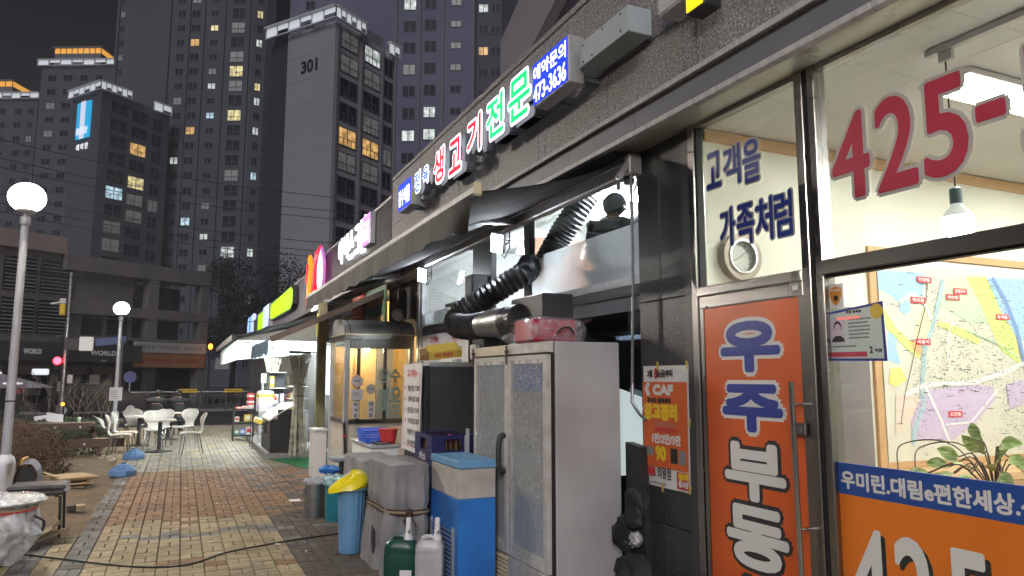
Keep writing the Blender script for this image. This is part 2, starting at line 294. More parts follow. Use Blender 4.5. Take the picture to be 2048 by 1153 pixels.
# ------------------------------------------------------------------ mesh helpers
ORG = {}
class MB:
    """collects polygons; build() links them as one mesh object"""
    def __init__(s): s.v = []; s.f = []; s.mi = []; s.sm = []; s.cur = 0; s.smooth = False
    def add(s, vs, fs):
        n = len(s.v); s.v += [tuple(p) for p in vs]
        for f in fs: s.f.append([n + i for i in f]); s.mi.append(s.cur); s.sm.append(s.smooth)
        return s
    def box(s, x0, x1, y0, y1, z0, z1, bev=0.0):
        if x1 < x0: x0, x1 = x1, x0
        if y1 < y0: y0, y1 = y1, y0
        if z1 < z0: z0, z1 = z1, z0
        b = min(bev, .45 * (x1 - x0), .45 * (y1 - y0), .45 * (z1 - z0))
        if b <= 0:
            vs = [(x, y, z) for z in (z0, z1) for y in (y0, y1) for x in (x0, x1)]
            return s.add(vs, [(0, 2, 3, 1), (4, 5, 7, 6), (0, 1, 5, 4), (2, 6, 7, 3), (0, 4, 6, 2), (1, 3, 7, 5)])
        def ring(z, i): return [(x0 + i, y0 + b, z), (x0 + b, y0 + i, z), (x1 - b, y0 + i, z), (x1 - i, y0 + b, z), (x1 - i, y1 - b, z), (x1 - b, y1 - i, z), (x0 + b, y1 - i, z), (x0 + i, y1 - b, z)]
        vs = ring(z0, b) + ring(z0 + b, 0) + ring(z1 - b, 0) + ring(z1, b)
        fs = [tuple(range(7, -1, -1)), tuple(range(24, 32))]
        for r in range(3):
            for i in range(8):
                j = (i + 1) % 8; fs.append((r * 8 + i, r * 8 + j, r * 8 + 8 + j, r * 8 + 8 + i))
        return s.add(vs, fs)
    def obox(s, c, sx, sy, sz, rot=(0, 0, 0), bev=0.0):
        t = MB(); t.box(-sx / 2, sx / 2, -sy / 2, sy / 2, -sz / 2, sz / 2, bev)
        from mathutils import Euler
        R = Euler(rot).to_matrix(); c = Vector(c)
        return s.add([c + R @ Vector(p) for p in t.v], t.f)
    def beam(s, a, b, w, h=None):
        a = Vector(a); b = Vector(b); h = h or w; d = (b - a).normalized()
        u = d.cross(Vector((0, 0, 1)));  u = u.normalized() if u.length > 1e-4 else Vector((1, 0, 0)); w2 = u.cross(d)
        vs = [p + u * i * w / 2 + w2 * j * h / 2 for p in (a, b) for i, j in ((-1, -1), (1, -1), (1, 1), (-1, 1))]
        return s.add(vs, [(0, 3, 2, 1), (4, 5, 6, 7), (0, 1, 5, 4), (1, 2, 6, 5), (2, 3, 7, 6), (3, 0, 4, 7)])
    def tube(s, pts, r, seg=8, cap=True, rib=0.0):
        pts = [Vector(p) for p in pts]; n = len(pts); rs = r if isinstance(r, (list, tuple)) else [r] * n
        prev = None; vs = []
        for i, p in enumerate(pts):
            d = (pts[min(i + 1, n - 1)] - pts[max(i - 1, 0)])
            d = d.normalized() if d.length > 1e-9 else Vector((0, 0, 1))
            if prev is None:
                u = d.cross(Vector((0, 0, 1)));  u = u if u.length > 1e-3 else Vector((1, 0, 0))
            else: u = prev - d * prev.dot(d)
            u.normalize(); prev = u; w = d.cross(u)
            rr = rs[i] * (1 + (rib if i % 2 else -rib))
            vs += [p + (u * math.cos(2 * PI * k / seg) + w * math.sin(2 * PI * k / seg)) * rr for k in range(seg)]
        fs = [(i * seg + k, i * seg + (k + 1) % seg, (i + 1) * seg + (k + 1) % seg, (i + 1) * seg + k) for i in range(n - 1) for k in range(seg)]
        if cap: fs += [tuple(range(seg - 1, -1, -1)), tuple((n - 1) * seg + k for k in range(seg))]
        o = s.smooth; s.smooth = True; s.add(vs, fs); s.smooth = o
        return s
    def cyl(s, c, r, h, seg=20, r2=None):
        return s.lathe(c, [(r, 0), (r if r2 is None else r2, h)], seg, True)
    def lathe(s, c, prof, seg=20, cap=True, sx=1, sy=1):
        vs = [(c[0] + r * sx * math.cos(2 * PI * k / seg), c[1] + r * sy * math.sin(2 * PI * k / seg), c[2] + z) for r, z in prof for k in range(seg)]
        n = len(prof); fs = [(i * seg + k, i * seg + (k + 1) % seg, (i + 1) * seg + (k + 1) % seg, (i + 1) * seg + k) for i in range(n - 1) for k in range(seg)]
        o = s.smooth; s.smooth = n > 2; s.add(vs, fs); s.smooth = o
        if cap: s.add(vs[:seg], [tuple(range(seg - 1, -1, -1))]); s.add(vs[-seg:], [tuple(range(seg))])
        return s
    def ball(s, c, r, seg=16, rings=10, sz=1.0):
        return s.lathe(c, [(max(1e-4, r * math.sin(PI * i / rings)), -r * sz * math.cos(PI * i / rings)) for i in range(rings + 1)], seg, False)
    def prism(s, poly, z0, z1):
        n = len(poly); vs = [(x, y, z0) for x, y in poly] + [(x, y, z1) for x, y in poly]
        a = sum(poly[i][0] * poly[(i + 1) % n][1] - poly[(i + 1) % n][0] * poly[i][1] for i in range(n))
        fs = [tuple(range(n - 1, -1, -1)), tuple(range(n, 2 * n))] + [(i, (i + 1) % n, n + (i + 1) % n, n + i) for i in range(n)]
        if a < 0: fs = [f[::-1] for f in fs]
        return s.add(vs, fs)
    def plate(s, o, u, v, pts, d):
        """polygon pts (a,b) in the plane o + a*u + b*v, thickened by d along u x v"""
        o, u, v = Vector(o), Vector(u), Vector(v); w = u.cross(v).normalized() * d; n = len(pts)
        vs = [o + u * a + v * b for a, b in pts] + [o + u * a + v * b + w for a, b in pts]
        a = sum(pts[i][0] * pts[(i + 1) % n][1] - pts[(i + 1) % n][0] * pts[i][1] for i in range(n))
        fs = [tuple(range(n - 1, -1, -1)), tuple(range(n, 2 * n))] + [(i, (i + 1) % n, n + (i + 1) % n, n + i) for i in range(n)]
        if (a < 0) != (d < 0): fs = [f[::-1] for f in fs]
        return s.add(vs, fs)
    def quad(s, a, b, c, d): return s.add([a, b, c, d], [(0, 1, 2, 3)])
    def mesh(s, name, m):
        me = bpy.data.meshes.new(name); me.from_pydata([tuple(p) for p in s.v], [], s.f)
        for x in (m if isinstance(m, (list, tuple)) else [m]): me.materials.append(x)
        if me.polygons:
            me.polygons.foreach_set('use_smooth', s.sm)
            if any(s.mi): me.polygons.foreach_set('material_index', s.mi)
        if me.polygons and any(s.sm): me.set_sharp_from_angle(angle=.66)
        me.update(); return me
    def build(s, name, m, parent=None, local=False, label=None, kind=None):
        if not local and parent is not None:
            o = ORG.get(parent.name, (0, 0, 0)); s.v = [(p[0] - o[0], p[1] - o[1], p[2] - o[2]) for p in s.v]
        return link(name, s.mesh(name, m), parent, label=label, kind=kind)

def link(name, me, parent=None, loc=(0, 0, 0), label=None, kind=None):
    o = bpy.data.objects.new(name, me); C.objects.link(o); o.location = loc
    if parent is not None: o.parent = parent; ORG[o.name] = ORG.get(parent.name, (0, 0, 0))
    if label: o['label'] = label
    if kind: o['kind'] = kind
    return o
def thing(name, label, cat, loc=(0, 0, 0), rz=0.0, group=None, rot=None):
    o = bpy.data.objects.new(name, None); C.objects.link(o); o.empty_display_size = .1
    o.location = loc; o.rotation_euler = rot if rot else (0, 0, rz); o['label'] = label; o['category'] = cat
    if group: o['group'] = group
    ORG[o.name] = tuple(loc); return o
def tag(o, label, cat, group=None):
    o['label'] = label; o['category'] = cat
    if group: o['group'] = group
    return o
def single(mb, name, m, label, cat, loc=(0, 0, 0), group=None):
    mb.v = [(p[0] - loc[0], p[1] - loc[1], p[2] - loc[2]) for p in mb.v]
    o = link(name, mb.mesh(name, m), None, loc); ORG[o.name] = tuple(loc)
    return tag(o, label, cat, group)
def struct(mb, name, m, kind='structure'):
    o = link(name, mb.mesh(name, m)); o['kind'] = kind; return o
def kids(o): return [c for c in bpy.data.objects if c.parent == o]
def dup(root, children, loc, rz, label, group=None, rot=None):
    r = root.copy(); C.objects.link(r); r.location = loc; r.rotation_euler = rot if rot else (0, 0, rz); r['label'] = label
    if group: r['group'] = group
    for c, subs in children:
        k = c.copy(); C.objects.link(k); k.parent = r
        for g in subs: q = g.copy(); C.objects.link(q); q.parent = k
    return r
def tree_of(root): return [(c, kids(c)) for c in kids(root)]

# ---- lettering: outlines come from the built-in font, scaled to a measured box
_tc = {}
def glyphs(body, ex=0.0):
    k = (body, ex)
    if k not in _tc:
        cu = bpy.data.curves.new('text', 'FONT'); cu.body = body; cu.size = 1; cu.extrude = ex; cu.resolution_u = 4
        o = bpy.data.objects.new('text', cu); me = bpy.data.meshes.new_from_object(o)
        vs = [tuple(v.co) for v in me.vertices]; fs = [tuple(p.vertices) for p in me.polygons]
        bpy.data.objects.remove(o); bpy.data.meshes.remove(me); bpy.data.curves.remove(cu)
        if vs:
            x0 = min(v[0] for v in vs); x1 = max(v[0] for v in vs); y0 = min(v[1] for v in vs); y1 = max(v[1] for v in vs)
            vs = [((v[0] - x0) / (x1 - x0 or 1), (v[1] - y0) / (y1 - y0 or 1), v[2]) for v in vs]
        _tc[k] = (vs, fs)
    return _tc[k]
def letters(mb, body, o, u, v, w, h, fat=0.0, lift=0.0, thick=0.0):
    """write body into the box of width w and height h at corner o (bottom left); fat spreads every stroke by that many metres"""
    vs, fs = glyphs(body, .5 if thick else 0.0)
    o, u, v = Vector(o), Vector(u).normalized(), Vector(v).normalized(); n = u.cross(v)
    w -= 2 * fat; h -= 2 * fat
    offs = [(0, 0)]
    if fat > 0:
        for ring in (1.0, .5) if fat > .012 else (1.0,):
            offs += [(fat * ring * math.cos(a * PI / 5), fat * ring * math.sin(a * PI / 5)) for a in range(10)]
    for i, (dx, dy) in enumerate(offs):
        mb.add([o + u * (a * w + dx + fat) + v * (b * h + dy + fat) + n * (lift + c * thick - thick * .5 + i * 4e-5) for a, b, c in vs], fs)
    return mb
YU, ZV = (0, -1, 0), (0, 0, 1)          # writing on a wall that faces the street (-X)
def ticks(mb, o, u, v, w, h, rows, rnd, fill=.8, hgt=.55):
    """rows of tiny unreadable print"""
    u, v = Vector(u), Vector(v); o = Vector(o); n = u.cross(v)
    for r in range(rows):
        x = 0; y = h - (r + 1) * h / rows; ch = h / rows * hgt
        while x < w * rnd.uniform(fill * .8, fill):
            cw = ch * rnd.uniform(.35, .8); p = o + u * x + v * y + n * .0006
            mb.quad(p, p + u * cw, p + u * cw + v * ch, p + v * ch); x += cw + ch * .3
    return mb
def leaves(n, fn, size, rnd, name, m, parent, smooth=False, asp=.55):
    """n leaf faces; fn() gives a point and an outward direction"""
    vs = []; fs = []
    for i in range(n):
        p, d = fn(); s = size * rnd.uniform(.6, 1.4)
        d = (Vector(d) + Vector((rnd.gauss(0, .6), rnd.gauss(0, .6), rnd.gauss(0, .6)))).normalized()
        a = d.cross(Vector((rnd.gauss(0, 1), rnd.gauss(0, 1), rnd.gauss(0, 1)))).normalized(); b = d.cross(a)
        p = Vector(p); k = len(vs)
        vs += [p - a * s, p + b * s * asp + d * s * .15, p + a * s, p - b * s * asp + d * s * .15]; fs.append((k, k + 1, k + 2, k + 3))
    o = ORG.get(parent.name, (0, 0, 0)); me = bpy.data.meshes.new(name)
    me.from_pydata([(p[0] - o[0], p[1] - o[1], p[2] - o[2]) for p in vs], [], fs); me.materials.append(m)
    return link(name, me, parent)
def skin(name, joints, edges, m, parent=None, sub=2, local=False):
    """one continuous surface grown over a skeleton: joints [(point, radius)], edges [(i, j)]"""
    o0 = (0, 0, 0) if local or parent is None else ORG[parent.name]
    me = bpy.data.meshes.new(name); me.from_pydata([tuple(Vector(p) - Vector(o0)) for p, r in joints], edges, [])
    o = bpy.data.objects.new(name, me); C.objects.link(o)
    o.modifiers.new('skin', 'SKIN'); sk = me.skin_vertices[0].data
    for i, (p, r) in enumerate(joints):
        sk[i].radius = (r, r) if not isinstance(r, tuple) else r
        sk[i].use_root = i == 0
    sb = o.modifiers.new('sub', 'SUBSURF'); sb.levels = sub; sb.render_levels = sub
    dg = bpy.context.evaluated_depsgraph_get(); dg.update()
    nm = bpy.data.meshes.new_from_object(o.evaluated_get(dg)); bpy.data.objects.remove(o)
    for p in nm.polygons: p.use_smooth = True
    nm.materials.clear()
    for x in (m if isinstance(m, (list, tuple)) else [m]): nm.materials.append(x)
    return link(name, nm, parent)
# ================================================================== THE SETTING
mb = MB(); mb.box(-160, 160, -20, 320, -.62, -.16); struct(mb, 'ground', M['conc_dark'])
mb = MB(); mb.box(-80, 80, 26.75, 40.5, -.16, -.12); struct(mb, 'road', M['asphalt'])
mb = MB()
for y in (33.4, 33.62): mb.box(-80, 80, y, y + .12, -.12, -.116)
struct(mb, 'road_marking', mat('worn_yellow', (.16, .12, .03), (.07, .06, .03), scale=3, rough=.8))
mb = MB(); mb.box(-80, 80, 26.55, 26.75, -.16, .005, .02); mb.box(-80, 80, 40.5, 40.7, -.16, .005, .02); struct(mb, 'kerb', M['kerb'])
mb = MB(); mb.box(-80, 80, 40.7, 60, -.15, 0); struct(mb, 'far_pavement', M['conc_dark'])

def to_px(X, Y, Z):
    d = Vector((X, Y, Z - 1.6)); th, ps = math.radians(7.037), math.radians(24.343)
    a = d.dot((math.sin(ps) * math.cos(th), math.cos(ps) * math.cos(th), math.sin(th))); b = d.dot((math.cos(ps), -math.sin(ps), 0))
    c = d.dot((-math.sin(ps) * math.sin(th), -math.cos(ps) * math.sin(th), math.cos(th)))
    return (1024 + 1450 * b / a, 576 - 1450 * c / a, a) if a > .1 else (-9e9, 0, a)

mb = MB(); mb.box(-9, 3.1, -4, 26.55, -.2, -.034)
pavement = struct(mb, 'pavement', M['sandjoint'])
CELL = .188; X0 = -.87
PM = ['paver_beige', 'paver_red', 'paver_grey', 'paver_dark', 'paver_pale']
def paver_mat(x, y, rnd):
    if (X0 < x < X0 + CELL or X0 - 2 * CELL < x < X0 - CELL) and y < 14.3: return 2 if rnd.random() < .85 else 3
    if x < X0: return 0
    if y > 14.12: return 4 if rnd.random() < .86 else 0
    if y > 9.45 - .25 * (rnd.random() < .4): return 1 if (x < 1.0 or rnd.random() < .55 + .2 * (y > 12)) else 3
    if x > 1.0: return 3 if rnd.random() < .92 else 2
    if 8.28 < y < 8.65: return 2 if rnd.random() < .55 else 0
    return 0 if rnd.random() < .95 else 1
rnd = random.Random(3); bricks = []
for i in range(-5, 21):
    for j in range(-1, 119):
        xc = X0 + (i + .5) * CELL; yc = 4.3 + (j + .5) * CELL
        if xc > 3.05 or yc > 26.5: continue
        if i < 0 and 8.0 + (i + 4) * .25 < yc < 15.4 - .45 * i: continue
        m = paver_mat(xc, yc, rnd); hz = (i + j) % 2 == 0
        for k in (-.25, .25):
            cx, cy = (xc, yc + k * CELL) if hz else (xc + k * CELL, yc)
            px, py, a = to_px(cx, cy, 0)
            bricks.append((a if (-60 < px < 2100 and py < 1190) else 1e3 + a, cx, cy, hz, m))
bricks.sort(); shared = {}
rest = MB()
for n, (a, cx, cy, hz, m) in enumerate(bricks):
    w, h = (CELL - .006, CELL / 2 - .005) if hz else (CELL / 2 - .005, CELL - .006)
    dz = rnd.uniform(-.0035, .0015)
    if n < 300:
        if (hz, m) not in shared:
            q = MB(); q.box(-w / 2, w / 2, -h / 2, h / 2, -.03, 0, .0045); shared[hz, m] = q.mesh('paver', M[PM[m]])
        o = link('paver', shared[hz, m], pavement, (cx, cy, dz)); o.rotation_euler = (rnd.gauss(0, .008), rnd.gauss(0, .008), rnd.gauss(0, .006))
    else:
        rest.cur = m; b = .004; z = dz
        x0, x1, y0, y1 = cx - w / 2, cx + w / 2, cy - h / 2, cy + h / 2
        rest.add([(x0, y0, -.03), (x1, y0, -.03), (x1, y1, -.03), (x0, y1, -.03), (x0 + b, y0 + b, z), (x1 - b, y0 + b, z), (x1 - b, y1 - b, z), (x0 + b, y1 - b, z)],
                 [(4, 5, 6, 7), (0, 1, 5, 4), (1, 2, 6, 5), (2, 3, 7, 6), (3, 0, 4, 7)])
rest.build('paver', [M[k] for k in PM], pavement, kind='stuff')

# soil bed: an uneven sheet that laps over the paver edge
mb = MB(); nx, ny = 46, 60
rs = random.Random(5)
hts = [[0] * (ny + 1) for _ in range(nx + 1)]
for i in range(nx + 1):
    for j in range(ny + 1):
        hts[i][j] = .012 * math.sin(i * .9 + j * .35) + .012 * math.sin(j * .8 - i * .3) + rs.uniform(-.008, .012)
vs = []
for i in range(nx + 1):
    for j in range(ny + 1):
        y = 7.6 + 11.4 * j / ny
        xr = -.87 - .05 * math.sin(y * 1.3) - (.9 * max(0, 8.7 - y)) - (.10 * (y - 14.2) if y > 14.2 else 0)
        x = -8.5 + (xr + 8.5) * i / nx; e = min(1, (nx - i) / 4, (ny - j) / 4, j / 3)
        vs.append((x, y, -.028 + .045 * e + hts[i][j] * e))
mb.add(vs, [(i * (ny + 1) + j, (i + 1) * (ny + 1) + j, (i + 1) * (ny + 1) + j + 1, i * (ny + 1) + j + 1) for i in range(nx) for j in range(ny)])
mb.sm = [True] * len(mb.f); struct(mb, 'soil', M['soil'])
mb = MB(); mb.box(-8.5, -2.0, 19, 26.5, -.03, .012); struct(mb, 'planting_ground', M['soil'])

# grass and fallen leaves on the bed
rs = random.Random(11); mb = MB()
for i in range(2600):
    x = rs.uniform(-4.2, -1.5); y = rs.uniform(17.4, 24.5); h = rs.uniform(.03, .12); a = rs.uniform(0, PI); dx, dy = .012 * math.cos(a), .012 * math.sin(a)
    mb.add([(x - dx, y - dy, 0), (x + dx, y + dy, 0), (x + rs.gauss(0, .03), y + rs.gauss(0, .03), h)], [(0, 1, 2)])
struct(mb, 'grass', M['leaf'], 'stuff')
mb = MB()
for i in range(520):
    x = rs.uniform(-3.6, -.75); y = rs.uniform(8.6, 17.5); s = rs.uniform(.006, .022); a = rs.uniform(0, PI); c, d = s * math.cos(a), s * math.sin(a); z = .035 + rs.uniform(0, .012)
    mb.quad((x - c, y - d, z), (x + d * .6, y - c * .6, z + .004), (x + c, y + d, z + rs.uniform(0, .01)), (x - d * .6, y + c * .6, z))
struct(mb, 'fallen_leaves', M['card'], 'stuff')
mb = MB()
for i in range(70):
    x = rs.uniform(-.7, 1.3); y = rs.uniform(6.5, 17); s = rs.uniform(.006, .018)
    if rs.random() < .5: y = rs.uniform(10, 15.5); x = rs.uniform(.3, 1.2)
    mb.quad((x - s, y - s * .6, .006), (x + s * .7, y - s, .006), (x + s, y + s * .8, .009), (x - s * .6, y + s, .007))
struct(mb, 'litter', M['paper'], 'stuff')

# ================================================================== THE SHOP BLOCK (office and restaurant)
B = thing('shop_building', 'granite faced shop block with a bright estate office and a restaurant under a dark awning', 'building', (2.7, 4, 0))
# fascia: granite panels one by one
rg = random.Random(2)
def panels(y_cuts, z0, z1):
    for a, b in zip(y_cuts[:-1], y_cuts[1:]):
        q = MB(); q.box(2.700 + rg.uniform(0, .004), 2.735, a + .003, b - .003, z0 + .003, z1 - .003, .003)
        q.build('granite_panel', M['granite'], B)
up, lo = [.3], [.3]
y = .3
while y < 10.2:
    for s in (.12, .88): y += s; lo.append(min(y, 10.25))
y = -.12
up = [.3]
while y < 10.2:
    for s in (.30, .12, .46, .12): y += s; (up.append(min(y, 10.25)) if y > .35 else None)
up = sorted(set(round(v, 3) for v in up)); lo = sorted(set(round(v, 3) for v in lo))
panels(lo, 3.44, 3.80); panels(up, 3.80, 4.47)
q = MB(); q.box(2.69, 3.0, .3, 10.25, 4.475, 4.53, .006); q.build('parapet_cap', M['granite'], B)
q = MB(); q.box(2.737, 2.98, .3, 10.24, 3.27, 4.472); q.build('wall_core', M['joint'], B)
q = MB(); q.box(2.675, 2.735, .3, 10.25, 3.40, 3.437, .004); q.build('trim', M['trim'], B)
q = MB(); q.box(2.72, 2.735, .3, 10.25, 3.372, 3.40); q.build('shadow_gap', M['joint'], B)
for a, b in ((.3, 2.1), (2.104, 3.96), (3.964, 6), (6.004, 8), (8.004, 10.25)):
    q = MB(); q.box(2.70, 2.735, a, b, 3.252, 3.371, .002); q.build('metal_panel', M['panel_grey'], B)
    q = MB(); q.box(2.685, 2.74, a, b, 3.212, 3.249, .004); q.build('trim', M['trim'], B)
q = MB(); q.box(2.742, 3.06, .3, 4.40, 3.252, 3.266); q.build('soffit', M['soffit'], B)
q = MB(); q.box(2.742, 3.06, 4.402, 10.25, 3.215, 3.262); q.build('soffit', M['darkgrey'], B)
# pillar between office and restaurant: polished slabs
for (a, b) in ((4.125, 4.385), (3.855, 4.119)):
    for (z0, z1) in ((0, .62), (.626, 1.38), (1.386, 2.132), (2.138, 3.25)):
        q = MB(); q.box(3.0 + rg.uniform(0, .003), 3.06, a, b, z0, z1, .003); q.build('stone_slab', M['granite_dark'], B)
q = MB(); q.box(3.02, 3.36, 3.79, 4.38, 0, 3.25); q.build('pillar_core', M['granite_dark'], B)
q = MB(); q.box(2.985, 3.05, 3.758, 3.852, 0, 3.25, .004); q.build('pillar_trim', M['darkgrey'], B)
# office frames
q = MB()
q.box(2.97, 3.06, 3.70, 3.757, 0, 3.25, .004)
q.box(2.97, 3.06, 2.778, 2.835, 0, 3.25, .004); q.box(2.975, 3.06, 2.700, 2.748, 0, 3.25, .004)
q.box(2.975, 3.055, .3, .36, 0, 3.25, .004)
q.box(2.965, 3.05, 2.836, 3.699, 2.110, 2.168, .004)
q.box(2.955, 3.05, .361, 2.699, 2.122, 2.197, .004)
q.box(2.985, 3.05, 2.836, 3.699, 3.222, 3.25, .003); q.box(2.985, 3.05, .361, 2.699, 3.222, 3.25, .003)
q.box(2.985, 3.05, .361, 2.699, 0, .10, .003)
q.build('window_frame', M['steel'], B)
q = MB(); q.box(2.985, 3.05, 2.749, 2.777, 0, 3.25); q.box(2.99, 3.04, 3.688, 3.699, 2.17, 3.22); q.box(2.99, 3.04, .361, 2.699, 2.112, 2.1215)
q.build('rubber_gasket', M['rubber'], B)
# transom pane with its writing
pane = MB().box(3.012, 3.02, 2.836, 3.699, 2.168, 3.222).build('window_pane', M['glass'], B)
for body, o, w, h in (('고', (3.010, 3.615, 2.788), .135, .232), ('객', (3.010, 3.455, 2.770), .150, .245), ('을', (3.010, 3.285, 2.745), .145, .26),
                      ('가', (3.010, 3.505, 2.40), .135, .235), ('족', (3.010, 3.355, 2.385), .145, .245), ('처', (3.010, 3.200, 2.38), .140, .25), ('럼', (3.010, 3.050, 2.378), .135, .255)):
    q = MB(); letters(q, body, (o[0], o[1] + .011, o[2] - .011), YU, ZV, w + .022, h + .022, fat=.016); g = q.build('letter_outline', M['greyfilm'], pane)
    q = MB(); letters(q, body, o, YU, ZV, w, h, fat=.005, lift=.004); q.build('letter', M['blue'], pane)
# big shop pane with the phone number
pane = MB().box(3.012, 3.02, .361, 2.699, 2.197, 3.222).build('window_pane', M['glass'], B)
for body, y, w, z, h in (('4', 2.635, .225, 2.485, .44), ('2', 2.375, .215, 2.475, .455), ('5', 2.13, .21, 2.475, .45), ('-', 1.885, .125, 2.665, .075), ('5', 1.70, .21, 2.475, .45)):
    q = MB(); letters(q, body, (3.010, y + .019, z - .019), YU, ZV, w + .038, h + .038, fat=.029); q.build('digit_outline', M['greyfilm'], pane)
    q = MB(); letters(q, body, (3.010, y, z), YU, ZV, w, h, fat=.010, lift=.004); q.build('digit', M['red'], pane)
pane = MB().box(3.012, 3.02, .361, 2.699, 1.182, 2.112).build('window_pane', M['glass'], B)
q = MB(); q.box(3.005, 3.02, .361, 2.699, 1.031, 1.181); band = q.build('blue_band', M['bandblue'], B)
q = MB(); letters(q, '우미린.대림e편한세상.센트', (3.0045, 2.684, 1.058), YU, ZV, 1.02, .088, fat=.0035); q.build('lettering', M['letterwhite'], band)
q = MB(); q.box(3.005, 3.02, .361, 2.699, .101, 1.030); low = q.build('orange_panel', M['orange2'], B)
for body, y, w in (('4', 2.645, .20), ('2', 2.41, .19), ('5', 2.155, .18), ('-', 1.93, .10), ('5', 1.80, .19)):
    z, h = (.44, .45) if body != '-' else (.62, .08)
    q = MB(); letters(q, body, (3.004, y - .022, z - .022), YU, ZV, w, h, fat=.010); q.build('digit_shadow', M['ink'], low)
    q = MB(); letters(q, body, (3.004, y, z), YU, ZV, w, h, fat=.010, lift=.0025); q.build('digit', M['letterwhite'], low)
# office door
door = MB().box(2.985, 3.005, 2.880, 3.655, .02, 2.030).build('office_door', M['orange'], B)
q = MB(); q.box(2.975, 3.03, 2.840, 3.690, 2.032, 2.106, .004); q.build('door_rail', M['steel'], door)
q = MB(); q.box(2.98, 3.03, 2.840, 2.878, .02, 2.030); q.box(2.98, 3.03, 3.657, 3.690, .02, 2.030); q.box(2.979, 3.03, 2.878, 3.657, .0, .1); q.build('door_stile', M['steel'], door)
for body, z, h, inner, outer in (('우', 1.628, .30, 'blue', 'letterwhite'), ('주', 1.288, .275, 'blue', 'letterwhite'), ('부', .902, .33, 'letterwhite', 'ink'),
                                 ('동', .532, .345, 'letterwhite', 'ink'), ('산', .165, .33, 'letterwhite', 'ink')):
    q = MB(); letters(q, body, (2.984, 3.532, z - .024), YU, ZV, .534, h + .048, fat=.038); q.build('letter_outline', M[outer], door)
    q = MB(); letters(q, body, (2.984, 3.508, z), YU, ZV, .486, h, fat=.017, lift=.004); q.build('letter', M[inner], door)
q = MB(); q.tube([(2.90, 2.876, 1.577), (2.90, 2.868, .86), (2.90, 2.862, .30)], .014, 10); q.build('handle', M['chrome'], door)
q = MB()
for z in (1.46, .83, .42): q.tube([(2.90, 2.869, z), (2.985, 2.869, z)], .008, 8)
q.build('handle_bracket', M['chrome'], door)
q = MB(); q.box(2.945, 2.984, 2.842, 2.940, 1.30, 1.365, .006); q.box(2.93, 2.946, 2.85, 2.89, 1.31, 1.355, .005); q.build('lock', M['steel'], door)
q = MB(); q.box(2.970, 2.9745, 2.868, 2.905, 2.065, 2.09); q.build('notice_label', M['paper'], door)

# ---- office interior (parts of the same block)
q = MB(); q.box(3.07, 7.6, 3.72, 3.78, 0, 3.30); q.build('interior_wall', M['cream'], B)
q = MB(); q.box(7.5, 7.6, -2, 3.719, 0, 3.30); q.box(3.07, 7.6, -2.1, -2.0, 0, 3.3); q.build('interior_wall', M['cream'], B)
q = MB(); q.box(3.07, 7.5, -2, 3.719, -.02, .02); q.build('interior_floor', M['tile'], B)
for i in range(8):
    for j in range(10):
        x, y = 3.07 + i * .56, -2 + j * .572
        q = MB(); q.box(x + .0015, min(x + .5585, 7.5), y + .0015, y + .5705, 3.245, 3.285); q.build('ceiling_tile', M['ceil'], B)
q = MB(); q.box(3.07, 7.5, 3.700, 3.7195, 3.155, 3.238, .004); q.build('wall_moulding', M['wood'], B)
q = MB(); q.box(3.98, 4.50, 3.712, 3.7195, .02, 2.1); q.build('side_panel', M['conc'], B)
q = MB()
q.box(4.53, 4.60, 3.69, 3.7195, .95, 2.56, .004); q.box(4.60, 7.2, 3.69, 3.7195, 2.50, 2.56, .004); q.box(4.60, 7.2, 3.69, 3.7195, .95, 1.0, .004)
q.build('map_frame', M['wood'], B)
q = MB(); q.box(4.601, 7.2, 3.708, 3.7195, 2.44, 2.499); q.build('blind_box', M['white'], B)
q = MB(); q.box(3.60, 7.4, 3.30, 3.70, .88, .95, .01); q.build('counter', M['wood'], B)
q = MB(); q.box(3.62, 7.4, 3.32, 3.70, .02, .879); q.build('counter_front', M['wood'], B)

# ---- restaurant front, recessed behind X = 3.1
q = MB(); q.box(3.09, 3.16, 4.386, 10.20, 3.19, 3.25); q.box(3.09, 3.13, 4.386, 10.2, 2.22, 2.30); q.build('window_rail', M['darkgrey'], B)
q = MB(); q.box(3.10, 3.18, 4.386, 10.20, 2.105, 2.215); q.build('spandrel', M['panel_grey'], B)
for a, b in ((6.40, 6.53), (7.38, 7.95), (4.39, 4.46)): MB().box(3.085, 3.15, a, b, 0, 3.19, .004).build('window_post', M['black'], B)
for a, b in ((9.90, 10.0), (10.06, 10.15)): MB().box(3.07, 3.15, a, b, 0, 3.19, .004).build('window_post', M['steel_dull'], B)
for a, b in ((4.462, 6.398), (6.532, 7.378), (7.952, 9.898)):
    MB().box(3.115, 3.121, a, b, 2.302, 3.188).build('window_pane', M['glass'], B)
q = MB(); q.quad((3.110, 6.396, 2.37), (3.110, 4.464, 2.37), (3.110, 4.464, 2.775), (3.110, 6.396, 2.775)); q.build('perforated_film', M['glass_film'], B)
q = MB(); q.quad((3.110, 9.896, 2.31), (3.110, 7.954, 2.31), (3.110, 7.954, 2.50), (3.110, 9.896, 2.50)); q.build('frosted_film', M['glass_film'], B)
q = MB()
for a, b in ((4.462, 6.398), (6.532, 7.378), (7.952, 9.898)): q.box(3.095, 3.13, a, b, 2.301, 2.369 if a < 5 else 2.33, .003)
q.build('window_sill', M['alu'], B)
for a, b in ((4.462, 6.398), (6.532, 7.378), (7.952, 9.898)):
    MB().box(3.12, 3.13, a, b, .55, 2.104).build('lower_pane', M['glass_dark'], B)
    MB().box(3.10, 3.16, a, b, 0, .548).build('lower_wall', M['granite_dark'], B)
q = MB(); q.box(3.2, 6.9, 4.386, 10.2, 1.98, 2.08); q.build('upper_floor', M['darkgrey'], B)
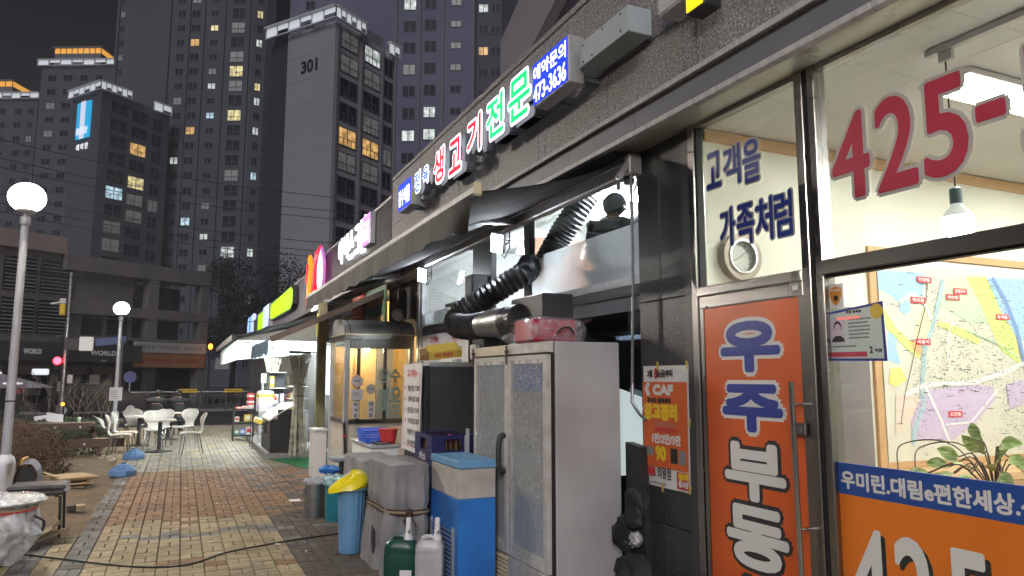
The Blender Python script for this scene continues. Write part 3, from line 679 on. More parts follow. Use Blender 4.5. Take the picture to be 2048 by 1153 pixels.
q = MB(); q.box(6.8, 6.9, 4.386, 10.2, 2.08, 3.6); q.box(3.2, 6.8, 10.1, 10.2, 2.08, 3.6); q.box(3.37, 6.8, 4.386, 4.44, 2.08, 3.6); q.build('interior_wall', M['white'], B)
q = MB(); q.box(3.2, 6.8, 4.44, 10.1, 3.50, 3.6); q.build('interior_ceiling', M['ceil'], B)
q = MB(); q.box(3.75, 6.8, 7.80, 7.88, 2.08, 3.30); q.build('partition_wall', mat('salmon_wall', (.55, .25, .16), rough=.7), B)
q = MB(); q.box(6.5, 6.6, 4.386, 10.2, 0, 1.97); q.build('back_wall', M['conc_dark'], B)

# ---- neighbouring shops
def shopfront(label, y0, y1, ztop, fasc, wall):
    t = thing('shop_building', label, 'building', (2.7, y0, 0))
    q = MB(); q.box(2.70, 2.9, y0 + .002, y1, 3.15, ztop); q.build('fascia', fasc, t)
    q = MB(); q.box(2.68, 2.92, y0 + .002, y1, ztop + .001, ztop + .05, .005); q.build('parapet_cap', M['trim'], t)
    return t
S2 = shopfront('ice cream shop front with dark fascia between the restaurant and the market', 10.26, 18.4, 4.22, M['darkgrey'], None)
q = MB(); q.box(3.30, 3.4, 10.26, 12.6, 2.25, 3.2); q.box(3.1, 3.2, 12.6, 18.4, 0, 3.148); q.build('wall', M['conc_dark'], S2)
for y in (10.3, 11.2, 12.56):
    MB().box(3.25, 3.33, y, y + .07, 0, 2.249, .003).build('door_frame', M['steel_dull'], S2)
for a, b in ((10.372, 11.198), (11.272, 12.558)): MB().box(3.28, 3.286, a, b, 0, 2.2).build('door_pane', M['glass'], S2)
q = MB(); q.box(4.4, 4.5, 10.2, 13.2, 0, 3); q.box(3.4, 4.4, 13.1, 13.2, 0, 3); q.build('inner_wall', mat('amber_wall', (.72, .46, .16), (.66, .4, .13), scale=2, rough=.6), S2)
q = MB(); q.box(3.0, 6.0, 10.2, 18, 3.15, 3.2); q.build('inner_ceiling', M['ceil'], S2)
q = MB(); q.box(2.44, 2.60, 14.70, 14.90, 0, 3.1, .01); q.build('column', M['olive'], S2)
S3 = shopfront('long market front with purple grey fascia beyond the ice cream shop', 18.42, 34.0, 4.10, mat('purple_fascia', (.13, .125, .17), (.10, .10, .14), scale=2, rough=.5), None)
q = MB(); q.box(3.1, 3.2, 18.42, 25.9, 0, 3.148); q.box(3.1, 3.2, 26.0, 34.0, 0, 3.148); q.build('wall', M['conc'], S3)
q = MB(); q.box(2.705, 6, 33.8, 34.0, 0, 3.149); q.build('end_wall', M['conc_dark'], S3)

# ================================================================== STREET BUILDING ACROSS THE ROAD
RZ = math.atan2(.565, .825)
SB = thing('commercial_building', 'grey three storey commercial building with open upper floors across the road', 'building', (1.6, 48.6, 0), RZ)
def sb(s0, s1, y0, y1, z0, z1, name, m, parent=None, bev=0.0):
    q = MB(); q.box(-s1, -s0, y0, y1, z0, z1, bev); return q.build(name, m, parent or SB, local=True)
sb(.3, 8.8, 3.0, 9, 0, 7.2, 'wall', M['conc_dark']); sb(4.9, 16, .5, 9, 3.4, 8.0, 'wall', M['conc'])
sb(.34, .92, 0, .6, 0, 7.2, 'column', M['conc']); sb(3.67, 4.28, 0, .6, 3.7, 7.2, 'column', M['conc']); sb(3.5, 4.1, .1, .6, 0, 2.2, 'column', M['conc_dark'])
sb(.34, 8.9, -.05, .7, 7.201, 8.02, 'roof_beam', M['conc'])
sb(.34, 8.9, .7, 3, 7.4, 7.6, 'roof_slab', M['conc_dark'])
sb(.92, 8.9, -.02, 3, 4.95, 5.5, 'floor_beam', M['conc']); sb(.92, 8.9, -.02, 3, 3.66, 3.78, 'floor_beam', M['conc'])
sb(8.85, 12.4, .2, 6, 8.02, 8.9, 'roof_block', mat('pink_wall', (.30, .23, .23), (.26, .2, .2), scale=.8, rough=.85))
sb(4.9, 16, 1.2, 8, 0, 3.4, 'shop_wall', M['conc_dark'])
for k, (a, b) in enumerate(((5.2, 6.3), (6.6, 7.7))): sb(a, b, .44, .5, 3.9, 4.9, 'window', M['windark'])
for k, (a, b) in enumerate(((8.3, 9.9), (10.1, 11.6), (12.4, 13.6))):
    for zb in (3.85, 5.9):
        f = sb(a, b, .42, .5, zb, zb + 1.7, 'louvred_window', M['windark'])
        for i in range(9): sb(a + .03, b - .03, .34, .415, zb + .06 + i * .18, zb + .10 + i * .18, 'louvre', M['alu'], f)
band = sb(4.7, 15.5, -.25, .3, 2.44, 3.38, 'sign_band', M['darkgrey'])
for o, w in (((-10.75, -.253, 2.76), .85), ((-7.50, -.253, 2.76), 1.4)):
    q = MB(); letters(q, 'WORLD', o, (1, 0, 0), ZV, w, .27, fat=.02); q.build('lettering', M['white'], band, local=True)
q = MB(); letters(q, '?', (-11.15, -.253, 2.72), (1, 0, 0), ZV, .2, .42, fat=.03); q.build('lettering', M['white'], band, local=True)
q = MB(); ticks(q, (-11.4, -.252, 2.46), (1, 0, 0), ZV, .5, .12, 1, rs); ticks(q, (-6.9, -.252, 2.46), (1, 0, 0), ZV, .4, .12, 1, rs); q.build('small_print', M['white'], band, local=True)
wb = sb(.5, 5.02, -.15, .0, 3.0, 3.62, 'white_sign', mat('dim_sign_white', (.40, .385, .37), rough=.6))
q = MB(); letters(q, '꽃피는 다우건축 · 031-475', (-4.7, -.153, 3.2), (1, 0, 0), ZV, 3.9, .26, fat=.012); q.build('lettering', M['inkgrey'], wb, local=True)
ob = sb(.5, 5.02, -.10, .0, 2.18, 2.99, 'orange_sign', mat('dim_sign_orange', (.36, .17, .08), (.3, .14, .07), scale=1, rough=.6))
q = MB(); letters(q, '한식뷔페 031-473-8853', (-4.7, -.103, 2.42), (1, 0, 0), ZV, 3.7, .3, fat=.012); q.build('lettering', mat('dim_red', (.28, .06, .03), rough=.6), ob, local=True)
sb(.95, 3.4, .6, .7, 0, 2.17, 'shutter', M['black']); sb(4.15, 4.9, .6, .7, 0, 2.17, 'shutter', M['black'])
for a, b in ((5.2, 6.6), (6.9, 8.3), (8.8, 10.6), (11, 13)):
    f = sb(a, b, 1.1, 1.19, .3, 2.2, 'shop_window', M['windark'])
    sb(a, b, 1.06, 1.098, 1.75, 2.2, 'window_banner', mat('dusky_banner', (.17, .11, .11), rough=.8), f)
sb(6.2, 6.75, 1.0, 1.05, .75, 1.75, 'poster', M['paper']); sb(8.0, 8.4, 1.0, 1.05, .9, 1.4, 'poster', M['paper'])
sb(9.2, 10.4, 1.0, 1.05, .7, 1.4, 'poster', M['conc']); sb(5.05, 5.8, .6, .9, 0, 2.3, 'brick_pier', mat('red_brick', (.16, .08, .07), (.12, .06, .05), scale=9, rough=.9))

# ================================================================== APARTMENT TOWERS
frame_me = {}
def win_meshes(w, h):
    k = (round(w, 1), round(h, 1))
    if k not in frame_me:
        w, h = k; f = MB(); t = .09
        f.box(-w / 2 - t, w / 2 + t, -.06, .04, -h / 2 - t, -h / 2); f.box(-w / 2 - t, w / 2 + t, -.06, .04, h / 2, h / 2 + t)
        f.box(-w / 2 - t, -w / 2, -.06, .04, -h / 2, h / 2); f.box(w / 2, w / 2 + t, -.06, .04, -h / 2, h / 2); f.box(-.05, .05, -.05, .04, -h / 2, h / 2)
        if w > 2: f.box(-w / 2, w / 2, -.12, -.06, -h / 2 + h * .38, -h / 2 + h * .38 + .06); f.box(-w / 4 - .02, -w / 4 + .02, -.10, -.06, -h / 2, -h / 2 + h * .38); f.box(w / 4 - .02, w / 4 + .02, -.10, -.06, -h / 2, -h / 2 + h * .38)
        p = MB(); p.box(-w / 2, w / 2, -.01, .05, -h / 2, h / 2)
        frame_me[k] = (f.mesh('window', M['winframe']), {m: p.mesh('pane', M[m]) for m in ('windark', 'W_warm', 'W_yellow', 'W_white', 'W_blue', 'W_dim')})
    return frame_me[k]
rw = random.Random(21)
def window(t, loc, ang, w, h, kind):
    f, p = win_meshes(w, h); o = link('window', f, t, loc); o.rotation_euler = (0, 0, ang)
    k = link('pane', p[kind], o)
def column(t, base, e, s, w, h, z_top, n, pitch, lit, dy=.02, z_min=2.0):
    """a stack of n windows on the face base + e*s; lit maps row index -> kind"""
    ang = math.atan2(e[1], e[0]); nx, ny = math.sin(ang), -math.cos(ang)
    for i in range(n):
        z = z_top - i * pitch
        if z < z_min: break
        kind = lit.get(i) or ('W_dim' if rw.random() < .05 else 'windark')
        window(t, (base[0] + e[0] * s + nx * dy, base[1] + e[1] * s + ny * dy, z), ang, w, h, kind)
def pts(*a): return list(a)
e1, e2, g = (.81, .586), (-.586, .81), (.9, -.436)
def off(b, *es):
    x, y = b
    for e, s in es: x += e[0] * s; y += e[1] * s
    return (x, y)
def canopy(t, path, z, inner, h=1.15, posts=5):
    """lit rail round the roof edge: thin beams, posts and glowing infill"""
    q = MB(); p = MB()
    for a, b in zip(path[:-1], path[1:]):
        a, b = Vector((*a, 0)), Vector((*b, 0))
        q.beam(a + Vector((0, 0, z + h)), b + Vector((0, 0, z + h)), .7, .18); q.beam(a + Vector((0, 0, z)), b + Vector((0, 0, z)), .2, .14)
        for i in range(posts + 1):
            c = a.lerp(b, i / posts); q.beam(c + Vector((0, 0, z)), c + Vector((0, 0, z + h)), .12)
        for i in range(posts):
            c, d = a.lerp(b, (i + .06) / posts), a.lerp(b, (i + .94) / posts); zz = z + .1 + ((.0, .45, .1, .55)[i % 4])
            p.quad(c + Vector((0, 0, zz)), d + Vector((0, 0, zz)), d + Vector((0, 0, z + h - .1)), c + Vector((0, 0, z + h - .1)))
    q.build('roof_rail', M['roof_frame'], t, local=True); p.build('roof_light', M['roof_lit'], t, local=True, kind='stuff')

# -- tower 301
T = thing('apartment_tower', 'pale apartment block with the number 301 on its blank wall', 'tower', (12.66, 72.16, 0))
o_ = (0, 0)
q = MB(); q.prism([o_, off(o_, (e1, 9.6)), off(o_, (e1, 9.6), (e2, 9)), off(o_, (e2, 6.84), (e1, .6)), off(o_, (e2, 6.84))], 0, 38.2); q.build('wall', M['tower_pale'], T, local=True)
q = MB(); b0 = off(o_, (e2, 6.84), (e1, .5)); q.prism([b0, off(b0, (e1, 6)), off(b0, (e1, 6), (e2, 3)), off(b0, (e2, 3))], 0, 37.8); q.build('dark_bay', M['bluedark'], T, local=True)
q = MB(); letters(q, '301', (*off(o_, (e2, 4.75)), 33.35), (.586, -.81, 0), ZV, 2.4, 1.45, fat=.08); q.v = [(x - .81 * .03, y - .586 * .03, z) for x, y, z in q.v]; q.build('number', M['ink'], T, local=True)
q = MB()
for i in range(14):
    z = 37.9 - i * 2.62; q.prism([off(o_, (e2, .02), (e1, -.012)), off(o_, (e2, 6.82), (e1, -.012)), off(o_, (e2, 6.82), (e1, -.002)), off(o_, (e2, .02), (e1, -.002))], z, z + .05)
q.build('floor_joint', mat('joint_paint', (.30, .285, .31), rough=.9), T, local=True, kind='stuff')
canopy(T, [off(o_, (e2, 9.6), (e1, -.6)), off(o_, (e1, -.6), (e2, -.6)), off(o_, (e1, 4.0), (e2, -.6))], 38.2, None, 1.2, 6)
canopy(T, [off(o_, (e1, 8.0), (e2, -.5)), off(o_, (e1, 9.9), (e2, -.5))], 37.8, None, 1.3, 2)
q = MB(); q.prism([off(o_, (e1, 4.2), (e2, .3)), off(o_, (e1, 7.9), (e2, .3)), off(o_, (e1, 7.9), (e2, 6)), off(o_, (e1, 4.2), (e2, 6))], 38.2, 39.6); q.build('roof_house', M['tower_mid'], T, local=True)
column(T, o_, e1, 2.15, 2.5, 1.75, 36.75, 14, 2.62, {0: 'W_dim', 1: 'W_dim', 4: 'W_warm', 5: 'W_dim', 11: 'W_yellow'})
column(T, o_, e1, 5.75, 2.5, 1.75, 36.55, 14, 2.62, {0: 'W_white', 1: 'W_dim', 3: 'W_dim', 4: 'W_warm', 10: 'W_dim'})
column(T, o_, e1, 8.5, 1.4, 1.75, 36.35, 14, 2.62, {})
q = MB()
for s in (.35, 4.0, 7.45): q.prism([off(o_, (e1, s - .12), (e2, -.22)), off(o_, (e1, s + .12), (e2, -.22)), off(o_, (e1, s + .12), (e2, -.002)), off(o_, (e1, s - .12), (e2, -.002))], 0, 38)
q.build('pilaster', M['tower_mid'], T, local=True)

# -- block with the blue lit emblem
T = thing('apartment_tower', 'dark apartment block carrying the blue and white lit emblem sign', 'tower', (-13.75, 127.18, 0))
q = MB(); q.prism([o_, off(o_, (e1, 11.9)), off(o_, (e1, 11.9), (e2, 8.1)), off(o_, (e2, 8.1))], 0, 46.8); q.build('wall', M['tower_dark'], T, local=True)
canopy(T, [off(o_, (e2, 8.6), (e1, -.5)), off(o_, (e1, -.5), (e2, -.5)), off(o_, (e1, 4.7), (e2, -.5))], 46.8, None, 1.3, 6); canopy(T, [off(o_, (e1, 8.6), (e2, -.5)), off(o_, (e1, 11.9), (e2, -.5))], 46.3, None, 1.5, 2)
column(T, o_, e1, 3.0, 2.7, 1.9, 44.75, 15, 2.80, {4: 'windark', 5: 'W_blue', 7: 'W_dim'})
column(T, o_, e1, 6.5, 2.7, 1.9, 44.4, 15, 2.80, {2: 'W_warm', 4: 'W_yellow', 5: 'W_dim', 6: 'W_dim'})
column(T, o_, e1, 9.7, 1.7, 1.9, 44.0, 15, 2.80, {})
sg = MB(); ux, uy = .586, -.81
def onL(a, z, d): return (off(o_, (e2, a), (e1, -d))[0], off(o_, (e2, a), (e1, -d))[1], z)
q = MB(); a0, a1 = 6.1, 2.5
def slab(a0, a1, z0, z1, d0, d1):
    q = MB(); p0, p1 = off(o_, (e2, a0), (e1, -d1)), off(o_, (e2, a1), (e1, -d1)); p2, p3 = off(o_, (e2, a1), (e1, -d0)), off(o_, (e2, a0), (e1, -d0)); q.prism([p0, p1, p2, p3], z0, z1); return q
em = slab(6.1, 2.5, 39.6, 45.6, .02, .3).build('lit_emblem', M['L_cyan'], T, local=True)
slab(5.0, 3.75, 39.5, 45.7, .305, .36).build('white_stripe', lum('emblem_white', (.62, .65, .78), .8), em, local=True)
q = MB(); letters(q, '來美安', onL(5.95, 40.1, .4), (ux, uy, 0), ZV, 3.3, 1.35, fat=.05); q.build('lettering', lum('emblem_letter', (.8, .85, .95), .75), em, local=True)
q = MB(); letters(q, '래 미 안', onL(6.0, 37.7, .1), (ux, uy, 0), ZV, 3.3, 1.1, fat=.06); q.build('lettering', lum('emblem_letter2', (.9, .92, .95), .8), em, local=True)

# -- tall slab tower
T = thing('apartment_tower', 'very tall dark slab tower with curved end and scattered lit windows', 'tower', (-13.67, 142.05, 0))
q = MB(); gl = (.436, .9)
q.prism([o_, off(o_, (g, 24.6)), off(o_, (g, 26.6), (gl, 1.2)), off(o_, (g, 27.6), (gl, 3)), off(o_, (g, 27.6), (gl, 12)), off(o_, (gl, 12))], 0, 96); q.build('wall', M['tower_dark'], T, local=True)
q = MB()
for a, b, d in ((-.05, .4, .3), (6.2, 9.8, .35), (13.0, 13.3, .3), (15.6, 16, .3), (19.3, 19.7, .3), (23.6, 24.2, .35)): q.prism([off(o_, (g, a), (gl, -d)), off(o_, (g, b), (gl, -d)), off(o_, (g, b), (gl, -.002)), off(o_, (g, a), (gl, -.002))], 0, 96)
q.build('pilaster', M['tower_dark'], T, local=True)
L1 = {8: 'W_warm', 13: 'W_white', 18: 'W_blue'}
ZT = 77.4; PT = 2.72
column(T, o_, g, 11.7, 1.3, 1.2, ZT, 28, PT, {14: 'W_white', 10: 'W_dim'})
column(T, o_, g, 14.3, 1.5, 1.3, ZT, 28, PT, {1: 'W_yellow', 6: 'W_warm', 12: 'W_warm', 18: 'W_blue', 3: 'W_dim'})
column(T, o_, g, 17.7, 1.3, 1.0, ZT, 28, PT, {5: 'W_yellow', 1: 'W_white', 8: 'W_dim', 9: 'W_white', 11: 'W_blue', 19: 'W_white', 22: 'W_yellow'})
column(T, o_, g, 22.0, 2.3, 1.9, ZT, 28, PT, {5: 'W_dim', 8: 'W_yellow', 11: 'W_yellow', 9: 'W_dim', 20: 'W_white', 15: 'W_dim'})
column(T, o_, g, .9, .7, 1.0, ZT, 28, PT * 1.0, {7: 'W_dim'})
gx = Vector((2.0, 1.2)).normalized()
column(T, off(o_, (g, 24.6)), (g[0] * .857 + gl[0] * .515, g[1] * .857 + gl[1] * .515), 1.2, .9, 1.3, ZT, 28, PT, {4: 'W_yellow', 6: 'W_white', 9: 'W_yellow', 10: 'W_white', 12: 'W_white', 15: 'W_blue', 20: 'W_white', 23: 'W_white'})

# -- tower behind 301
T = thing('apartment_tower', 'tall bluish tower rising behind the block numbered 301', 'tower', (11.72, 104.43, 0))
q = MB(); q.prism([o_, off(o_, (g, 27.0)), off(o_, (g, 27.0), (gl, 12)), off(o_, (gl, 12))], 0, 72); q.build('wall', M['tower_blue'], T, local=True)
q = MB(); q.prism([off(o_, (g, 27.0), (gl, .9)), off(o_, (g, 31), (gl, .9)), off(o_, (g, 31), (gl, 12)), off(o_, (g, 27.0), (gl, 12))], 0, 72); q.build('dark_wing', M['tower_dark'], T, local=True)
q = MB()
for a, b in ((15.3, 15.8), (19.0, 19.25), (22.2, 22.6), (26.5, 27)): q.prism([off(o_, (g, a), (gl, -.3)), off(o_, (g, b), (gl, -.3)), off(o_, (g, b), (gl, -.002)), off(o_, (g, a), (gl, -.002))], 0, 72)
q.build('pilaster', M['tower_mid'], T, local=True)
column(T, o_, g, 17.6, 1.7, 1.5, 58.6, 17, 3.28, {1: 'W_white', 7: 'W_white', 9: 'W_dim'})
column(T, o_, g, 20.6, 1.6, 1.5, 58.8, 17, 3.28, {6: 'W_white', 7: 'W_white'})
column(T, o_, g, 24.3, 1.4, .9, 58.9, 17, 3.28, {1: 'W_dim', 2: 'W_dim', 3: 'W_dim', 4: 'W_dim'})
column(T, off(o_, (gl, .9)), g, 28.2, 1.3, 1.2, 58.4, 17, 3.28, {1: 'W_white', 3: 'W_warm'})
column(T, off(o_, (gl, .9)), g, 30.0, 1.3, 1.2, 58.4, 17, 3.28, {5: 'W_dim'})
column(T, o_, g, 3.0, 1.2, 1.2, 62, 17, 3.28, {0: 'W_white'})

# -- far pair with orange lit roofs
def far_tower(label, C0, wd, h, boxr, cols, lit):
    T = thing('apartment_tower', label, 'tower', (C0[0], C0[1], 0))
    q = MB(); q.prism([o_, off(o_, (g, wd)), off(o_, (g, wd), (gl, 10)), off(o_, (gl, 10))], 0, h); q.build('wall', M['tower_dark'], T, local=True)
    a, b = boxr
    q = MB(); q.prism([off(o_, (g, a), (gl, 1)), off(o_, (g, b), (gl, 1)), off(o_, (g, b), (gl, 8)), off(o_, (g, a), (gl, 8))], h, h + 3.2); q.build('roof_house', M['tower_mid'], T, local=True)
    q = MB(); q.prism([off(o_, (g, a - .4), (gl, .6)), off(o_, (g, b + .4), (gl, .6)), off(o_, (g, b + .4), (gl, 8)), off(o_, (g, a - .4), (gl, 8))], h + 4.3, h + 4.6); q.build('roof_cap', M['tower_mid'], T, local=True)
    q = MB(); q.prism([off(o_, (g, a), (gl, .95)), off(o_, (g, b), (gl, .95)), off(o_, (g, b), (gl, 7.9)), off(o_, (g, a), (gl, 7.9))], h + 3.202, h + 4.298); q.build('lit_attic', lum('lit_attic', (.9, .42, .07), .75), T, local=True)
    q = MB(); n = 8
    for i in range(n + 1): q.prism([off(o_, (g, a + (b - a) * i / n - .06), (gl, .85)), off(o_, (g, a + (b - a) * i / n + .06), (gl, .85)), off(o_, (g, a + (b - a) * i / n + .06), (gl, .94)), off(o_, (g, a + (b - a) * i / n - .06), (gl, .94))], h + 3.2, h + 4.3)
    q.build('attic_mullion', M['winframe'], T, local=True)
    canopy(T, [off(o_, (g, -.6), (gl, -.5)), off(o_, (g, wd + .4), (gl, -.5))], h, None, 1.2, 7)
    for s, w in cols: column(T, o_, g, s, w, 1.2, h - 2.6, 24, 2.95, {k: v for k, v in lit.items() if rw.random() < .35})
far_tower('distant tower with an orange lit attic box behind the emblem block', (-29.51, 170.43), 15.7, 65.4, (1.8, 11.6), ((2.4, 1.7), (5.7, 1.7), (9.0, 1.4), (12.2, 1.2)), {3: 'W_warm', 4: 'W_dim', 9: 'W_dim'})
far_tower('farthest grey tower at the edge of the dark sky behind the lamp', (-40.94, 176.54), 12.4, 58.6, (-6, 6.0), ((1.5, 1.3), (5.0, 1.3), (8.4, 1.3), (11, 1.1)), {2: 'W_dim', 7: 'W_dim'})

# -- big pale building with a slanted edge behind the fascia
T = thing('apartment_tower', 'plain pale tower with slanted sides just above the granite fascia', 'tower', (12, 24.9, 0))
P = [(25.435, 14.993), (23.666, 15.899), (21.662, 16.986), (18.742, 15.299), (20.705, 14.420), (22.633, 13.548)]; P += [(P[5][0], 0), (P[0][0], 0)]
q = MB(); q.plate((11, 0, 0), (0, 1, 0), (0, 0, 1), P, 8.0); q.build('slanted_wall', M['tower_pale'], T)
P = [(23.456, 13.983), (21.457, 14.887), (19.423, 15.798), (15.090, 13.295)]; P += [(P[3][0], 0), (P[0][0], 0)]
q = MB(); q.plate((11.4, 0, 0), (0, 1, 0), (0, 0, 1), P, 7.0); q.build('dark_wall', mat('plum_wall', (.07, .055, .085), rough=.8), T)
P = [(29.962, 22.303), (25.369, 19.650), (27.862, 18.445)]; P += [(P[2][0], 0), (P[0][0], 0)]
q = MB(); q.plate((13, 0, 0), (0, 1, 0), (0, 0, 1), P, 6.0); q.build('rear_wall', M['tower_dark'], T)
q = MB(); q.box(12, 20, 22, 30, 0, 9); q.build('base_wall', M['tower_pale'], T)
# ================================================================== SIGNS ON THE GRANITE FASCIA
def sign_box(name, label, x0, x1, y0, y1, z0, z1, body, face, cat='sign', rim=.012, group=None):
    t = thing(name, label, cat, (x1, (y0 + y1) / 2, z0), group=group)
    q = MB(); q.box(x0, x1, y0, y1, z0, z1, .006); q.build('casing', body, t)
    if x1 < 2.6:
        for yy in (y0 + .06, y1 - .10): MB().box(x1 + .001, 2.70, yy, yy + .04, z0 + .05, z0 + .09).build('wall_bracket', M['panel_grey'], t)
    q = MB(); q.box(x0 - .006, x0 - .0005, y0 + rim, y1 - rim, z0 + rim, z1 - rim); f = q.build('lit_face', face, t)
    return t, f
casing = M['alu']
t, f = sign_box('box_sign', 'blue lit box sign with reservation words and the number 473-3636', 2.40, 2.53, 4.325, 4.905, 3.69, 4.045, casing, M['L_blue'])
q = MB(); letters(q, '예약문의', (2.3935, 4.885, 3.885), YU, ZV, .53, .125, fat=.003); letters(q, '473-3636', (2.3935, 4.885, 3.715), YU, ZV, .53, .14, fat=.0035); q.build('lettering', M['L_white'], f)
t, f = sign_box('box_sign', 'small blue lit box sign at the far end of the granite fascia', 2.40, 2.53, 8.25, 8.80, 3.665, 4.02, casing, M['L_blue'])
q = MB(); letters(q, '장수마을', (2.3935, 8.78, 3.72), YU, ZV, .50, .22, fat=.005); q.build('lettering', M['L_white'], f)
def channel(body, label, y, z, w, h, col, grow, x=2.425, fat=.010):
    t = thing('channel_letter', label, 'sign letter', (2.69, y, z), group='lit channel letters of the restaurant sign')
    q = MB(); letters(q, body, (x + .05, y + grow, z - grow), YU, ZV, w + 2 * grow, h + 2 * grow, fat=grow + fat, thick=.09, lift=-.0); q.build('return', M['panel_grey'], t)
    for dz in (.3, .7): MB().box(x + .10, 2.70, y - w * .55, y - w * .55 + .03, z + h * dz, z + h * dz + .03).build('wall_bracket', M['panel_grey'], t)
    q = MB(); letters(q, body, (x, y + grow, z - grow), YU, ZV, w + 2 * grow, h + 2 * grow, fat=grow + fat, lift=.0022); q.build('lit_border', M['L_white'], t)
    q = MB(); letters(q, body, (x, y, z), YU, ZV, w, h, fat=fat, lift=.0065); q.build('lit_letter', col, t)
for a in (('정', 'small blue lit letter next to the far blue box sign', 8.175, 3.77, .22, .24, M['L_bluelet'], .022, 2.425, .006),
          ('육', 'small blue lit letter just before the big red letters', 7.845, 3.80, .21, .19, M['L_bluelet'], .022, 2.425, .006),
          ('생', 'first big red lit letter with white border', 7.44, 3.69, .34, .36, M['L_redsign'], .028),
          ('고', 'second red lit letter with white border', 6.94, 3.665, .36, .35, M['L_redsign'], .028),
          ('기', 'third red lit letter with white border', 6.41, 3.715, .36, .35, M['L_redsign'], .028),
          ('전', 'first green lit letter with white border', 5.91, 3.72, .38, .365, M['L_green'], .028),
          ('문', 'second green lit letter beside the blue phone sign', 5.42, 3.715, .42, .365, M['L_green'], .028)):
    channel(*a)
t = thing('blank_sign', 'blank grey unlit sign box with screw holes on granite', 'sign', (2.60, 3.96, 3.78))
q = MB(); q.box(2.46, 2.64, 3.655, 4.275, 3.775, 3.952, .004); q.box(2.641, 2.70, 3.75, 3.80, 3.85, 3.90); q.box(2.641, 2.70, 4.1, 4.15, 3.85, 3.90); q.build('casing', mat('grey_sign', (.36, .41, .44), (.31, .36, .39), scale=3, rough=.45), t)
q = MB()
for y, z in ((4.22, 3.80), (4.22, 3.92), (3.74, 3.925), (3.74, 3.81), (3.96, 3.925), (4.10, 3.80)): q.box(2.455, 2.459, y - .006, y + .006, z - .006, z + .006)
q.build('screw', M['ink'], t)
t, f = sign_box('box_sign', 'yellow lit sign corner at the top of the granite wall', 2.50, 2.62, 2.975, 3.135, 3.63, 4.05, M['black'], M['L_yellow'])
t, f = sign_box('box_sign', 'grey unlit sign box beside the yellow lit sign', 2.50, 2.66, 3.165, 3.395, 3.745, 3.95, M['alu'], mat('grey_face', (.40, .42, .44), rough=.5))

# ice cream shop and market signs
t = thing('channel_sign', 'white lit ice cream lettering on dark fascia', 'sign', (2.7, 13, 3.6))
for i, (ch, y, z, w, h) in enumerate((('아', 14.05, 3.74, .40, .50), ('이', 13.55, 3.78, .34, .46), ('스', 13.12, 3.72, .40, .52), ('크', 12.62, 3.74, .40, .50), ('림', 12.15, 3.68, .36, .62))):
    q = MB(); letters(q, ch, (2.62, y, z), YU, ZV, w, h, fat=.014, thick=.03, lift=-.03); q.build('letter', M['L_white'], t)
t, f = sign_box('box_sign', 'pink lit square sign at the near end of the ice cream fascia', 2.60, 2.69, 11.20, 11.74, 3.71, 4.22, M['alu'], M['L_pink'])
q = MB(); q.box(2.592, 2.5935, 11.26, 11.68, 3.79, 4.10); p_ = q.build('lit_panel', M['L_pinkwhite'], f)
q = MB(); letters(q, '무인', (2.591, 11.66, 3.95), YU, ZV, .36, .13, fat=.01); letters(q, '24시', (2.591, 11.66, 3.81), YU, ZV, .36, .12, fat=.01); q.build('lettering', M['L_pink'], f)
t = thing('channel_sign', 'red and orange rounded lit figures beside the pink lozenge', 'sign', (2.7, 16.8, 3.3))
q = MB(); q.tube([(2.6, 17.72, 4.30), (2.6, 17.80, 3.95), (2.6, 17.55, 3.72), (2.6, 17.62, 3.30)], .14, 10); q.v = [(2.66 + (x - 2.6) * .45, y, z) for x, y, z in q.v]; q.build('red_figure', M['L_redsign'], t)
q = MB(); q.tube([(2.56, 17.50, 4.40), (2.56, 17.28, 4.20), (2.56, 17.40, 3.92), (2.56, 17.50, 3.66), (2.56, 17.42, 3.34)], .12, 10); q.v = [(2.66 + (x - 2.6) * .45, y, z) for x, y, z in q.v]; q.build('orange_figure', M['L_orange'], t)
q = MB(); q.tube([(2.58, 16.05, 4.36), (2.58, 16.55, 4.34), (2.58, 16.72, 4.05), (2.58, 16.72, 3.62), (2.58, 16.5, 3.40), (2.58, 16.15, 3.42), (2.58, 16.0, 3.65), (2.58, 16.0, 3.95), (2.58, 16.3, 3.96)], .13, 10); q.v = [(2.66 + (x - 2.6) * .45, y, z) for x, y, z in q.v]; q.build('red_letter', M['L_red'], t)
t = thing('box_sign', 'pink and white lozenge shaped lit sign', 'sign', (2.7, 15.4, 3.4))
q = MB(); q.plate((2.56, 0, 0), YU, ZV, [(-15.52, 4.36), (-15.15, 4.02), (-15.15, 3.62), (-15.5, 3.22), (-15.90, 3.60), (-15.90, 4.05)], -.05); q.build('lit_casing', lum('dim_pink', (.55, .18, .55), .7), t)
q = MB(); q.plate((2.555, 0, 0), YU, ZV, [(-15.52, 4.30), (-15.20, 4.0), (-15.20, 3.64), (-15.5, 3.30), (-15.85, 3.62), (-15.85, 4.03)], .003); q.build('lit_face', M['L_pinkwhite'], t)
t, f = sign_box('box_sign', 'small white lit panel under the red lit letter', 2.60, 2.69, 15.9, 16.75, 3.06, 3.30, M['alu'], M['L_white'])
t = thing('box_sign', 'long lime green lit sign with rounded ends', 'sign', (2.7, 21, 3.5))
pl = [(-24.6, 3.42), (-24.9, 3.52), (-24.9, 3.90), (-24.6, 4.0), (-19.9, 4.05), (-19.55, 3.92), (-19.55, 3.52), (-19.9, 3.38)]
q = MB(); q.plate((2.55, 0, 0), YU, ZV, pl, -.13); q.build('casing', M['darkgrey'], t)
q = MB(); q.plate((2.546, 0, 0), YU, ZV, [(a * 1.0 + (.06 if a < -22 else -.06), b + (.05 if b < 3.7 else -.05)) for a, b in pl], .003); q.build('lit_face', M['L_lime'], t)
